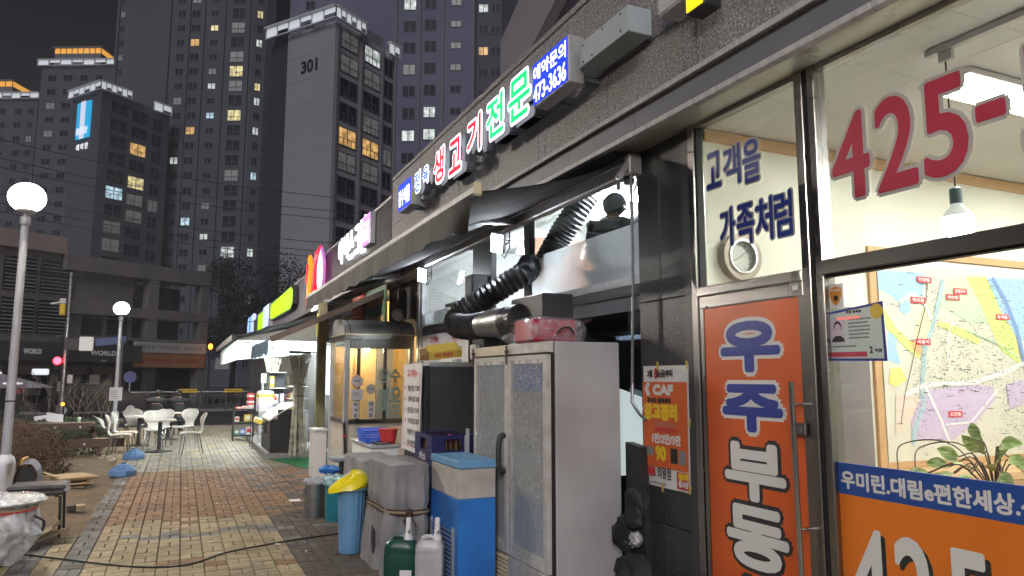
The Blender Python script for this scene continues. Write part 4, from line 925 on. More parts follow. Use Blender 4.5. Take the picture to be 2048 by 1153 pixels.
t, f = sign_box('box_sign', 'pale blue lit emblem between two lime sign panels', 2.52, 2.69, 25.1, 26.9, 3.30, 4.05, M['alu'], M['L_paleblue'])
t, f = sign_box('box_sign', 'short lime lit panel on the far side of the pale emblem', 2.54, 2.69, 27.0, 29.0, 3.34, 3.95, M['alu'], M['L_lime'])
t, f = sign_box('box_sign', 'dull yellow grey letter panel beyond the lime signs', 2.58, 2.69, 29.1, 31.6, 3.42, 3.92, M['alu'], mat('dull_letters', (.3, .3, .18), (.12, .12, .1), scale=5, rough=.6, streak=(1, 3, 1)))
t = thing('channel_sign', 'blue and white neon letters at the far end of the shop row', 'sign', (2.7, 32.8, 3.4))
for ch, y, w, m in (('성', 34.2, .75, 'L_paleblue'), ('원', 33.3, .7, 'L_cyan'), ('마', 32.5, .7, 'L_paleblue'), ('트', 31.7, .5, 'L_paleblue')):
    q = MB(); letters(q, ch, (2.5, y, 3.35), YU, ZV, w, .85, fat=.07, thick=.1, lift=-.05); q.build('letter', M[m], t)

# ================================================================== AWNINGS
A = thing('awning', 'wide dark retractable awning over the restaurant front', 'awning', (2.95, 7.5, 3.2))
ya, yb = 4.30, 11.22
nx, ny = 10, 30; vs = []
rs = random.Random(8)
def aw(u, v):      # u from the wall to the bar, v along the front
    x = 2.92 + (1.70 - 2.92) * u; z = 3.19 + (2.80 - 3.19) * u - .05 * math.sin(PI * u) - .006 * math.sin(v * 34) * u * (1 - v) ** 2
    return (x, ya + (yb - ya) * v, z)
q = MB()
vs = [aw(i / nx, j / ny) for i in range(nx + 1) for j in range(ny + 1)]; N = len(vs)
vs += [(x, y, z + .006) for x, y, z in vs]
fs = []
for i in range(nx):
    for j in range(ny):
        a, b, c, d = i * (ny + 1) + j, (i + 1) * (ny + 1) + j, (i + 1) * (ny + 1) + j + 1, i * (ny + 1) + j + 1
        fs += [(a, b, c, d), (N + a, N + d, N + c, N + b)]
q.smooth = True; q.add(vs, fs); q.build('awning_cloth', M['awning_in'], A)
q = MB(); q.box(1.665, 1.705, ya - .02, yb, 2.785, 2.84, .01); q.build('front_bar', M['trim'], A)
q = MB(); q.box(1.655, 1.715, ya - .05, ya - .021, 2.765, 2.86, .012); q.build('end_cap', M['beige'], A)
q = MB(); n = 60; vs = []
for j in range(n + 1):
    v = j / n; y = ya + (yb - ya) * v; s = .35 * max(0, 1 - v * 14)
    for k in range(4):
        w = k / 3; vs.append((1.66 - .012 * math.sin(v * 60) * w + s * .3 * w, y + s * w, 2.782 - .185 * w - .012 * math.sin(v * 90) * (k == 3)))
q.smooth = True; q.add(vs, [(j * 4 + k, j * 4 + k + 1, j * 4 + k + 5, j * 4 + k + 4) for j in range(n) for k in range(3)]); q.build('valance', M['awning'], A)
q = MB(); q.box(2.86, 2.95, ya - .02, yb, 3.055, 3.145, .012); q.box(2.88, 2.98, ya + .03, yb, 3.195, 3.211); q.build('torque_bar', M['alu'], A)
for y in (6.3, 10.3):
    q = MB(); q.beam((2.92, y, 3.10), (2.28, y - .60, 2.95), .05, .06); q.build('folding_arm', M['alu'], A)
    q = MB(); q.beam((2.28, y - .60, 2.95), (1.70, y + .1, 2.80), .045, .055); q.build('folding_arm', M['alu'], A)
q = MB(); q.box(2.86, 2.97, 4.27, 4.34, 3.06, 3.21, .01); q.beam((2.9, 4.30, 3.20), (2.78, 4.30, 3.02), .04); q.beam((2.78, 4.30, 3.02), (2.86, 4.42, 2.98), .03); q.build('wall_bracket', M['steel_dull'], A)
q = MB(); q.tube([(2.88, 4.285, 3.09), (2.885, 4.295, 2.2), (2.88, 4.32, 1.56)], .011, 8); q.tube([(2.88, 4.32, 1.56), (2.86, 4.30, 1.43), (2.88, 4.24, 1.35), (2.90, 4.19, 1.31)], .011, 8); q.build('crank_rod', M['galv'], A)

A2 = thing('awning', 'brown side slung awning with ragged blue valance beyond the glass porch', 'awning', (2.9, 12, 3))
q = MB(); P0, P1 = Vector((2.95, 11.55, 2.98)), Vector((1.22, 11.75, 2.18)); Q0, Q1 = Vector((2.95, 15.0, 2.98)), Vector((1.22, 14.9, 2.20))
q.add([P0, P1, Q1, Q0], [(0, 1, 2, 3)]); q.add([p + Vector((0, 0, .01)) for p in (P0, P1, Q1, Q0)], [(3, 2, 1, 0)]); q.build('awning_cloth', M['awning'], A2)
q = MB(); q.beam(P0, P1, .05, .09); q.build('side_bar', mat('brown_bar', (.12, .085, .07), rough=.5), A2)
q = MB(); n = 26; rs = random.Random(3); vs = []
for j in range(n + 1):
    y = 11.75 + 3.1 * j / n
    vs += [(1.20, y, 2.19), (1.19 + .015 * (j % 2), y, 1.98 - rs.uniform(0, .07))]
q.add(vs, [(2 * j, 2 * j + 1, 2 * j + 3, 2 * j + 2) for j in range(n)]); q.build('valance', mat('dusty_blue_cloth', (.06, .11, .16), (.045, .085, .13), scale=6, rough=.85), A2)

K = thing('canopy', 'white lit market canopy with dark sloping roof', 'canopy', (2.2, 19, 2.2))
x0, y0, y1 = 1.02, 16.0, 23.2
q = MB(); q.plate((0, 0, 0), (1, 0, 0), (0, 1, 0), [(x0 - .1, y0 - .1), (3.05, y0 - .1), (3.05, y1), (x0 - .1, y1)], .02)
q.v = [(x, y, 2.44 + (x - x0) / (3.05 - x0) * .62 + z) for x, y, z in q.v]; q.build('roof', mat('roof_sheet', (.075, .07, .075), (.05, .048, .052), scale=3, rough=.6), K)
q = MB(); q.box(x0 - .12, x0 - .06, y0 - .1, y1, 2.36, 2.48); q.build('gutter', M['darkgrey'], K)
wp = translucent('canopy_white', (.74, .76, .74))
q = MB(); q.quad((x0, y1, 1.96), (x0, y0, 1.96), (x0, y0, 2.40), (x0, y1, 2.40)); q.build('side_panel', wp, K)
for i in range(9):
    yy = y0 + .4 + i * .78; MB().box(x0 - .012, x0 - .001, yy, yy + .03, 1.97, 2.39).build('panel_rib', M['alu'], K)
for k, z in enumerate((2.13, 2.235, 2.27)): MB().box(x0 - .006, 2.72, y0 - .012, y0 - .001, z, z + .012).build('seam', M['alu'], K)
q = MB(); q.quad((x0, y0, 1.96), (2.72, y0, 2.12), (2.72, y0, 2.78), (x0, y0, 2.40)); q.build('front_panel', wp, K)
q = MB(); q.quad((x0, y0 + .25, 1.965), (2.72, y0 + .25, 2.125), (2.72, y0, 2.12), (x0, y0, 1.96)); q.build('bottom_flap', M['alu'], K)
q = MB(); q.box(x0 + .032, 3.05, y0 + .032, y1, 2.36, 2.38); q.build('lining', wp, K)
q = MB(); q.box(1.2, 2.5, 16.35, 16.40, 2.27, 2.31); q.box(1.9, 1.96, 16.6, 18.6, 2.27, 2.32); q.box(1.9, 1.96, 19.4, 21.4, 2.27, 2.32); q.box(2.6, 2.66, 16.6, 18.6, 2.27, 2.32); q.build('lit_tube', M['L_shop'], K)
q = MB(); q.tube([(1.05, 15.98, 2.36), (2.0, 15.97, 2.16), (2.7, 15.98, 2.12)], .012, 6); q.build('stay_cable', M['darkgrey'], K)
t, f = sign_box('hanging_sign', 'red and yellow sign board hanging under the market canopy edge', 2.60, 2.66, 15.0, 15.9, 2.45, 2.98, M['redplastic'], M['L_yellow'])
q = MB(); letters(q, '할인', (2.592, 15.85, 2.5), YU, ZV, .8, .42, fat=.03); q.build('lettering', M['redplastic'], f)

# ================================================================== LIGHTS UNDER THE AWNING
def flood(label, c, rot, on=True):
    t = thing('floodlight', label, 'floodlight', c, rot=rot, group='led floodlights under the awning')
    q = MB(); q.box(-.075, .075, -.02, .03, -.10, .10, .012); q.build('housing', M['alu'], t, local=True)
    q = MB(); q.box(-.058, .058, -.026, -.0205, -.083, .083, .002); q.build('lit_face', M['L_led'] if on else M['milky'], t, local=True)
    q = MB(); q.beam((-.085, 0, 0), (-.085, .09, .02), .012); q.beam((.085, 0, 0), (.085, .09, .02), .012); q.beam((-.085, .09, .02), (.085, .09, .02), .012); q.build('bracket', M['darkgrey'], t, local=True)
    q = MB(); q.tube([(0, .03, -.09), (.03, .08, -.16), (.06, .12, -.06), (.05, .12, .1)], .006, 6); q.build('cord', M['black'], t, local=True)
flood('lit white floodlight above the ribbed exhaust duct', (2.66, 6.20, 2.86), (math.radians(20), math.radians(14), math.radians(-52)))
flood('lit white floodlight on the steel post by the glass porch', (2.86, 9.2, 2.955), (math.radians(20), math.radians(16), math.radians(-48)))
t = thing('globe_lantern', 'unlit grey ball lantern hanging by the glass porch', 'lantern', (2.95, 10.7, 2.55))
q = MB(); q.ball((2.95, 10.7, 2.545), .10, 20, 14); q.build('shade', mat('grey_globe', (.42, .41, .40), rough=.5), t)
q = MB(); q.tube([(2.95, 10.7, 2.64), (2.95, 10.7, 3.10)], .006, 6); q.cyl((2.95, 10.7, 2.635), .025, .03, 12); q.build('cord', M['darkgrey'], t)
t = thing('camera', 'black security lamp hanging by the crank rod near the pillar', 'camera', (2.9, 4.33, 3.02))
q = MB(); q.obox((2.9, 4.34, 3.03), .07, .06, .055, (.2, .3, .5), .01); q.build('body', M['black'], t)
q = MB(); q.tube([(2.87, 4.32, 3.01), (2.845, 4.29, 2.99)], .02, 10); q.build('lens', M['darkgrey'], t)
q = MB(); q.tube([(2.9, 4.33, 3.05), (2.93, 4.28, 3.09), (2.92, 4.27, 2.98), (2.9, 4.28, 2.93)], .006, 6); q.build('cord', M['black'], t)
t = thing('speaker', 'black box speaker on the dark post left of the duct', 'speaker', (3.0, 7.5, 2.5))
q = MB(); q.box(2.88, 3.07, 7.42, 7.66, 2.40, 2.74, .008); q.build('cabinet', M['black'], t)
q = MB(); q.box(2.874, 2.8795, 7.44, 7.64, 2.43, 2.71); q.build('grille', M['darkgrey'], t)

# exhaust duct
t = thing('exhaust_duct', 'black ribbed exhaust duct elbowing out of the restaurant window to a fan', 'duct', (2.6, 6.2, 2.3))
def smooth_path(pts, n):
    pts = [Vector(p) for p in pts]; out = []
    P = [pts[0] * 2 - pts[1]] + pts + [pts[-1] * 2 - pts[-2]]
    for i in range(1, len(P) - 2):
        for k in range(n):
            s = k / n; a, b, c, d = P[i - 1], P[i], P[i + 1], P[i + 2]
            out.append(.5 * ((2 * b) + (c - a) * s + (2 * a - 5 * b + 4 * c - d) * s * s + (3 * b - a - 3 * c + d) * s ** 3))
    out.append(pts[-1]); return out
ins = [(3.55, 5.98, 3.45), (3.42, 6.05, 3.20), (3.30, 6.18, 2.95), (3.20, 6.24, 2.72)]
outp = [(3.12, 6.46, 2.72), (2.95, 6.20, 2.60), (2.74, 6.24, 2.46), (2.54, 6.36, 2.32), (2.40, 6.50, 2.20), (2.34, 6.44, 2.10), (2.38, 6.22, 2.06), (2.45, 5.98, 2.07)]
q = MB(); q.tube(smooth_path(ins, 14), .125, 20, rib=.075); q.build('inner_hose', mat('ribbed_hose', (.15, .155, .165), (.22, .225, .235), scale=9, rough=.4, metal=.4), t)
q = MB(); q.tube(smooth_path(outp, 10), .112, 20, rib=.07); q.build('outer_hose', M['duct'], t)
q = MB(); d_ = (Vector((2.56, 5.50, 2.075)) - Vector((2.43, 6.02, 2.068))); a_ = Vector((2.43, 6.02, 2.068))
q.tube([a_, a_ + d_ * .2, a_ + d_ * .22, a_ + d_ * .45, a_ + d_ * .47, a_ + d_ * .7], [.112, .112, .12, .12, .135, .135], 20); q.build('metal_collar', M['galv'], t)
q = MB(); q.tube([a_ + d_ * .7, a_ + d_ * 1.0, a_ + d_ * 1.04], [.138, .138, .10], 20); q.build('fan_drum', M['duct'], t)
q = MB(); q.box(2.58, 2.86, 5.12, 5.72, 1.98, 2.27, .006); q.build('fan_box', M['darkgrey'], t)
q = MB(); q.box(2.5, 2.8, 5.3, 5.6, 1.86, 1.95); q.obox((2.56, 5.55, 1.93), .2, .12, .14, (0, .5, 0)); q.build('fan_foot', M['galv'], t)
t = thing('motor', 'small black motor box below the duct elbow', 'motor', (2.5, 6.3, 1.8))
q = MB(); q.box(2.46, 2.62, 6.05, 6.32, 1.79, 1.97, .012); q.build('body', M['black'], t)
q = MB(); q.box(2.40, 2.459, 6.12, 6.25, 1.76, 1.90, .01); q.build('terminal_box', M['milky'], t)
q = MB(); q.box(2.62, 3.1, 6.1, 6.25, 1.82, 1.86); q.build('bracket', M['darkgrey'], t)

# ================================================================== FRIDGE AND KITCHEN THINGS ALONG THE WALL
FR = thing('display_fridge', 'tall white two door drinks fridge with plastic wrapped glass doors', 'fridge', (2.6, 5.2, 0))
q = MB(); q.box(2.374, 2.90, 4.51, 5.94, .12, 1.853, .008); q.build('cabinet', M['fridge'], FR)
q = MB(); q.box(2.3585, 2.3735, 4.522, 5.93, .27, 1.765); q.build('door_gasket', M['rubber'], FR)
q = MB(); q.box(2.315, 2.359, 4.51, 5.205, 1.775, 1.853, .004); q.build('top_panel', M['fridgeframe'], FR)
q = MB(); q.box(2.315, 2.359, 5.21, 5.94, 1.775, 1.853, .004); q.build('top_panel', M['beige'], FR)
def fdoor(y0, y1, hy, blue):
    d = MB(); a = .06
    d.box(2.318, 2.358, y0, y0 + a, .27, 1.765, .004); d.box(2.318, 2.358, y1 - a, y1, .27, 1.765, .004); d.box(2.318, 2.358, y0 + a, y1 - a, 1.70, 1.765, .003); d.box(2.318, 2.358, y0 + a, y1 - a, .27, .36, .003)
    d = d.build('fridge_door', M['fridgeframe'], FR)
    MB().box(2.330, 2.334, y0 + a, y1 - a, .36, 1.70).build('door_glass', M['glass'], d)
    q = MB(); n, m_ = 14, 26; rs = random.Random(int(y0 * 10)); vs = []
    for i in range(n + 1):
        for j in range(m_ + 1): vs.append((2.322 - rs.uniform(0, .008), y0 + .05 + (y1 - y0 - .10) * i / n, .33 + 1.40 * j / m_))
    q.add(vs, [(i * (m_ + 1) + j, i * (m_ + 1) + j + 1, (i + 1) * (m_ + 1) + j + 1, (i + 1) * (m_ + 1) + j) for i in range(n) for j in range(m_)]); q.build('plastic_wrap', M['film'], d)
    MB().box(2.340, 2.3575, y0 + a, y1 - a, .36, 1.70).build('inside_glow', mat('frosty_inside', (.30, .30, .315), (.46, .465, .46), scale=2.2, rough=.7, streak=(1, .6, 2.2)), d)
    MB().box(2.336, 2.3395, y0 + a, y1 - a, 1.50, 1.70).build('header_strip', mat('header_blue', (.08, .18, .58), (.10, .22, .62), rough=.5) if blue else mat('header_pale', (.30, .33, .52), (.38, .40, .55), scale=4, rough=.5), d)
    return d
d1 = fdoor(4.545, 5.200, 5.17, True); d2 = fdoor(5.212, 5.925, 5.25, False)
q = MB(); q.tube(smooth_path([(2.317, 5.255, 1.155), (2.275, 5.257, 1.14), (2.262, 5.258, 1.02), (2.275, 5.257, .895), (2.317, 5.255, .88)], 5), .021, 8); q.build('handle', M['black'], d2)
for y in (5.19, 5.90):
    q = MB(); q.tube([(2.30, y, 1.845), (2.30, y, 1.70)], .009, 6); q.ball((2.30, y, 1.80), .018, 8, 6); q.build('door_hook', mat('rusty_iron', (.12, .07, .05), (.08, .05, .04), scale=20, rough=.8), FR)
q = MB(); q.box(2.322, 2.36, 4.51, 5.205, .03, .262, .004); q.build('kick_panel', M['fridgeframe'], FR)
for i in range(7): q = MB(); q.obox((2.335, 5.57, .05 + i * .031), .04, .70, .008, (0, -.6, 0)); q.build('vent_slat', M['beige'], FR)
q = MB(); q.box(2.35, 2.37, 5.215, 5.93, .02, .265); q.build('vent_back', M['ink'], FR)
q = MB()
for x, y in ((2.4, 4.56), (2.85, 4.56), (2.4, 5.88), (2.85, 5.88)): q.cyl((x, y, 0), .02, .121, 10)
q.build('foot', M['black'], FR)

RB = thing('wrapped_box', 'crimson box under clear plastic wrap on top of the white fridge', 'box', (2.5, 4.95, 1.853))
q = MB(); q.box(2.34, 2.72, 4.80, 5.14, 1.860, 2.035, .02); q.build('box', M['redbox'], RB)
q = MB(); rs = random.Random(4); t_ = MB(); nseg = 18
prof = [(2.29, .09), (2.33, .115), (2.45, .13), (2.60, .128), (2.74, .122), (2.80, .10), (2.84, .055)]
vs = []
for x, r in prof:
    for k in range(nseg):
        a = 2 * PI * k / nseg; c, s = math.cos(a), math.sin(a); p = 3.2
        rr = 1 / (abs(c) ** p + abs(s) ** p) ** (1 / p)
        vs.append((x, 4.97 + c * rr * r * 1.55 * rs.uniform(.94, 1.04), max(1.857, 1.948 + s * rr * r * .86 * rs.uniform(.95, 1.05))))
q.add(vs, [(i * nseg + k, i * nseg + (k + 1) % nseg, (i + 1) * nseg + (k + 1) % nseg, (i + 1) * nseg + k) for i in range(len(prof) - 1) for k in range(nseg)]); q.build('plastic_wrap', M['boxfilm'], RB)
q = MB(); q.tube(smooth_path([(2.52, 4.76, 1.93), (2.56, 4.74, 1.965), (2.62, 4.74, 1.965), (2.66, 4.76, 1.93)], 4), .008, 6); q.build('handle', M['ink'], RB)

# dark fridge with the menu board on its door
DF = thing('kitchen_fridge', 'dark grey steel fridge behind the blue bottle crate', 'fridge', (2.5, 7.4, 0))
q = MB(); q.box(2.30, 2.95, 7.12, 7.80, .05, 1.71, .006); q.build('cabinet', M['darkgrey'], DF)
q = MB(); q.box(2.245, 2.298, 7.10, 7.81, .10, 1.72, .006); q.build('fridge_door', M['black'], DF)
q = MB(); q.tube([(2.225, 7.14, 1.30), (2.225, 7.14, 1.02)], .010, 8); q.build('handle', M['chrome'], DF)
q = MB(); q.box(2.3, 2.95, 7.13, 7.79, 1.711, 1.76, .004); q.build('top_cover', M['alu'], DF)
MN = thing('menu_board', 'white upright meat menu board with red border on the dark fridge door', 'menu board', (2.23, 7.46, .85))
q = MB(); q.plate((2.225, 0, 0), YU, ZV, [(-7.80, .845), (-7.20, .830), (-7.115, 1.742), (-7.76, 1.738)], .012); q.build('board', M['paper'], MN)
X = 2.2365 - .0245
q = MB(); letters(q, '고기메뉴', (X, 7.62, 1.60), YU, ZV, .36, .085, fat=.004); q.build('heading', M['redprint'], MN)
items = (('옛날삼겹살', '17,000'), ('생목살', '17,000'), ('생삼겹살', '15,000'), ('가브리살', '15,000'), ('차돌박이', '13,000'), ('후식냉면', '5,000'))
q = MB()
for i, (a, b) in enumerate(items):
    z = 1.455 - i * .113; letters(q, a, (X, 7.60 - (.02 if i % 2 else 0), z), YU, ZV, .24, .065, fat=.002); letters(q, b, (X, 7.335, z), YU, ZV, .155, .06, fat=.002)
q.build('lettering', M['ink'], MN)
q = MB()
for i in range(4): q.plate((X, 7.70 - i * .008, 1.49 - i * .113), YU, ZV, [(-.02, -.01), (0, -.022), (.022, -.012), (.022, .014), (0, .024), (-.02, .012)], .0008)
q.build('emblem', M['card'], MN)
q = MB()
for a, b in (((7.72, 1.66), (7.66, 1.66)), ((7.20, 1.66), (7.15, 1.60)), ((7.16, 1.60), (7.235, .88)), ((7.235, .88), (7.74, .90)), ((7.74, .90), (7.745, 1.60))): q.beam((X, a[0], a[1]), (X, b[0], b[1]), .004, .004)
q.build('border', M['redprint'], MN)
MP = thing('menu_board', 'white wide meal menu board on the wall behind the yellow carton', 'menu board', (3.09, 9, 1.7))
q = MB(); q.box(3.075, 3.09, 8.05, 9.85, 1.66, 2.18, .002); q.build('board', M['paper'], MP)
q = MB(); letters(q, '고기메뉴', (3.073, 9.5, 2.06), YU, ZV, .36, .09, fat=.004); letters(q, '식사메뉴', (3.073, 8.62, 2.05), YU, ZV, .42, .11, fat=.004); q.build('heading', M['redprint'], MP)
q = MB(); rs = random.Random(6); ticks(q, (3.074, 9.7, 1.70), YU, ZV, .9, .32, 5, rs); ticks(q, (3.074, 8.6, 1.70), YU, ZV, .45, .32, 4, rs); q.build('lettering', M['inkgrey'], MP)
YB = thing('carton', 'open yellow carton with red print on top of the dark fridge', 'carton', (2.55, 7.25, 1.765))
a_ = math.radians(-9)
def yb_(x, y, z): return (2.30 + x * math.cos(a_) , 7.14 + y, 1.775 + z - x * math.sin(a_) * .7)
q = MB(); v = [yb_(x, y, z) for x, y, z in ((0, 0, 0), (.36, 0, 0), (.36, .2, 0), (0, .2, 0), (0, 0, .075), (.36, 0, .075), (.335, .13, .165), (.0, .13, .155))]
q.add(v, [(0, 1, 5, 4), (4, 5, 6, 7), (1, 2, 6, 5), (3, 2, 1, 0), (3, 7, 6, 2)]); q.build('box', M['boxyellow'], YB)
q = MB(); q.add([yb_(-.10, .01, .012), yb_(0, 0, .0), yb_(0, 0, .075), yb_(-.10, .01, .062)], [(0, 1, 2, 3)]); q.add([yb_(-.10, .01, .064), yb_(-.002, 0, .077), yb_(-.01, .12, .13), yb_(-.07, .13, .12)], [(0, 1, 2, 3)]); q.build('flap', M['boxbrown'], YB)
q = MB(); o = Vector(yb_(.06, -.001, .018)); letters(q, '매운 뼈해장', o, Vector(yb_(1, 0, 0)) - Vector(yb_(0, 0, 0)), ZV, .2, .042, fat=.0015); q.build('lettering', M['redprint'], YB)

# ice maker, crates, prep table
IM = thing('ice_maker', 'small white and blue ice machine beside the white fridge', 'ice maker', (2.05, 5.55, 0))
q = MB(); q.box(1.955, 2.26, 5.30, 5.96, .68, .905, .006); q.build('upper_body', mat('dirty_white', (.52, .50, .48), (.36, .33, .30), scale=4, rough=.55, detail=7), IM)
q = MB(); q.box(1.953, 2.26, 5.298, 5.96, .03, .679, .006); q.build('lower_body', M['brightblue'], IM)
q = MB(); q.box(1.948, 2.27, 5.29, 5.97, .906, .966, .008); q.build('lid', M['lightblue'], IM)
for i in range(12): q = MB(); q.obox((1.945, 5.66, .06 + i * .033), .025, .50, .006, (0, .5, 0)); q.build('vent_slat', M['alu'], IM)
q = MB(); q.box(1.938, 1.956, 5.385, 5.41, .03, .46); q.box(1.938, 1.956, 5.91, 5.94, .03, .46); q.build('vent_frame', M['alu'], IM)
q = MB(); q.box(2.275, 2.30, 5.975, 6.01, .86, 1.16, .003); q.box(2.262, 2.274, 5.98, 6.0, .9, 1.1); q.build('hinge_bracket', M['steel_dull'], IM)

def crate(label, x0, x1, y0, y1, z0):
    t = thing('bottle_crate', label, 'crate', ((x0 + x1) / 2, (y0 + y1) / 2, z0), group='navy bottle crates')
    h = .285; w = .018; q = MB()
    q.box(x0, x1, y0, y1, z0, z0 + .02)
    for (a, b, c, d, hole) in ((x0, x1, y0, y0 + w, 1), (x0, x1, y1 - w, y1, 1), (x0, x0 + w, y0 + w, y1 - w, 1), (x1 - w, x1, y0 + w, y1 - w, 0)):
        q.box(a, b, c, d, z0 + .021, z0 + .15)
        if hole:
            if b - a > d - c: f = .3 * (b - a); q.box(a, a + f, c, d, z0 + .151, z0 + .25); q.box(b - f, b, c, d, z0 + .151, z0 + .25)
            else: f = .3 * (d - c); q.box(a, b, c, c + f, z0 + .151, z0 + .25); q.box(a, b, d - f, d, z0 + .151, z0 + .25)
        else: q.box(a, b, c, d, z0 + .151, z0 + .25)
        q.box(a, b, c, d, z0 + .251, z0 + h)
        q.box(a - .004, b + .004, c - .004, d + .004, z0 + .135, z0 + .150)
    q.build('shell', M['navy'], t)
    q = MB()
    for i in range(4):
        for j in range(4): q.lathe((x0 + .05 + i * (x1 - x0 - .1) / 3, y0 + .06 + j * (y1 - y0 - .12) / 3, z0 + .021), [(.031, 0), (.031, .14), (.014, .20), (.014, .255), (.016, .26)], 8)
    q.build('bottle', mat('brown_bottle', (.05, .02, .008), rough=.15), t)
    q = MB(); letters(q, 'CASS', (x0 + .19, y0 - .006, z0 + .075), (1, 0, 0), ZV, .17, .055, fat=.004); letters(q, '카스', (x0 - .006, y0 + .36, z0 + .05), YU, ZV, .2, .075, fat=.004); q.build('lettering', M['letterwhite'], t)
    return t
CR = crate('navy bottle crate lettered in white, topmost of its stack by the dark fridge', 2.06, 2.46, 6.28, 6.80, .80)
q = MB(); q.obox((2.12, 6.33, 1.03), .05, .02, .10, (.3, .2, 0)); q.obox((2.25, 6.34, 1.06), .05, .02, .05, (.3, .2, .4)); q.build('pink_cloth', mat('pink_cloth2', (.7, .12, .22), rough=.8), CR)
crate('navy bottle crate in the middle of the stack behind the ice machine', 2.06, 2.46, 6.28, 6.80, .50)
crate('navy bottle crate at the bottom of the stack behind the ice machine', 2.06, 2.46, 6.28, 6.80, .20)

PT = thing('prep_table', 'low stainless prep table with slotted drain tray by the menu board', 'table', (2.0, 8.0, 0))
q = MB(); q.box(1.88, 2.22, 7.86, 8.85, .84, .875, .005); q.build('table_top', M['steel_dull'], PT)
q = MB(); q.box(1.90, 2.20, 7.88, 8.83, .70, .838); q.build('apron', M['white'], PT)
for x, y in ((1.92, 7.9), (2.18, 7.9), (1.92, 8.8), (2.18, 8.8)): MB().cyl((x, y, 0), .02, .699, 8).build('leg', M['steel_dull'], PT)
q = MB()
for i in range(12): q.obox((2.05, 7.90 + i * .02, .893), .22, .010, .012, (0, 0, .35))
q.build('drain_tray', M['steel'], PT)
BK = thing('basket', 'bright blue slotted plastic basket on the prep table', 'basket', (2.05, 8.25, .875))
q = MB(); x0, x1, y0, y1, z0, z1 = 1.90, 2.20, 8.12, 8.50, .878, 1.02
def tilt(x, y, z): f = 1 + .16 * (z - z0) / (z1 - z0); return ((x - 2.05) * f + 2.05, (y - 8.31) * f + 8.31, z)
q.box(x0, x1, y0, y1, z0, z0 + .01); q.box(x0, x0 + .01, y0, y1, z1 - .025, z1); q.box(x1 - .01, x1, y0, y1, z1 - .025, z1); q.box(x0 + .01, x1 - .01, y0, y0 + .01, z1 - .025, z1); q.box(x0 + .01, x1 - .01, y1 - .01, y1, z1 - .025, z1)
for k in range(4):
    z = z0 + .012 + k * .028
    for a, b, c, d in ((x0, x1, y0, y0 + .006), (x0, x1, y1 - .006, y1), (x0, x0 + .006, y0, y1), (x1 - .006, x1, y0, y1)): q.box(a, b, c, d, z, z + .016)
for i in range(12):
    x = x0 + (x1 - x0 - .008) * i / 11; q.box(x, x + .008, y0 + .001, y0 + .005, z0, z1); y = y0 + (y1 - y0 - .008) * i / 11; q.box(x0 + .001, x0 + .005, y, y + .008, z0, z1)
q.v = [tilt(*p) for p in q.v]; q.build('basket_body', M['basket'], BK)
t = thing('bucket', 'small red plastic tub beside the blue basket', 'tub', (2.10, 7.72, .875))
q = MB(); q.lathe((2.12, 8.02, .878), [(.08, 0), (.105, .15), (.115, .15), (.115, .16)], 18); q.build('tub', M['redplastic'], t)
t = thing('burner', 'round metal burner pan on a stand by the glass porch', 'burner', (1.75, 9.3, 0))
q = MB(); q.lathe((1.80, 8.95, .60), [(.10, 0), (.15, .02), (.16, .05), (.13, .06)], 20); q.build('pan', M['steel_dull'], t)
q = MB(); q.cyl((1.80, 8.95, 0), .03, .60, 10); q.lathe((1.80, 8.95, 0), [(.13, 0), (.12, .03), (.03, .05)], 16); q.build('stand', M['darkgrey'], t)

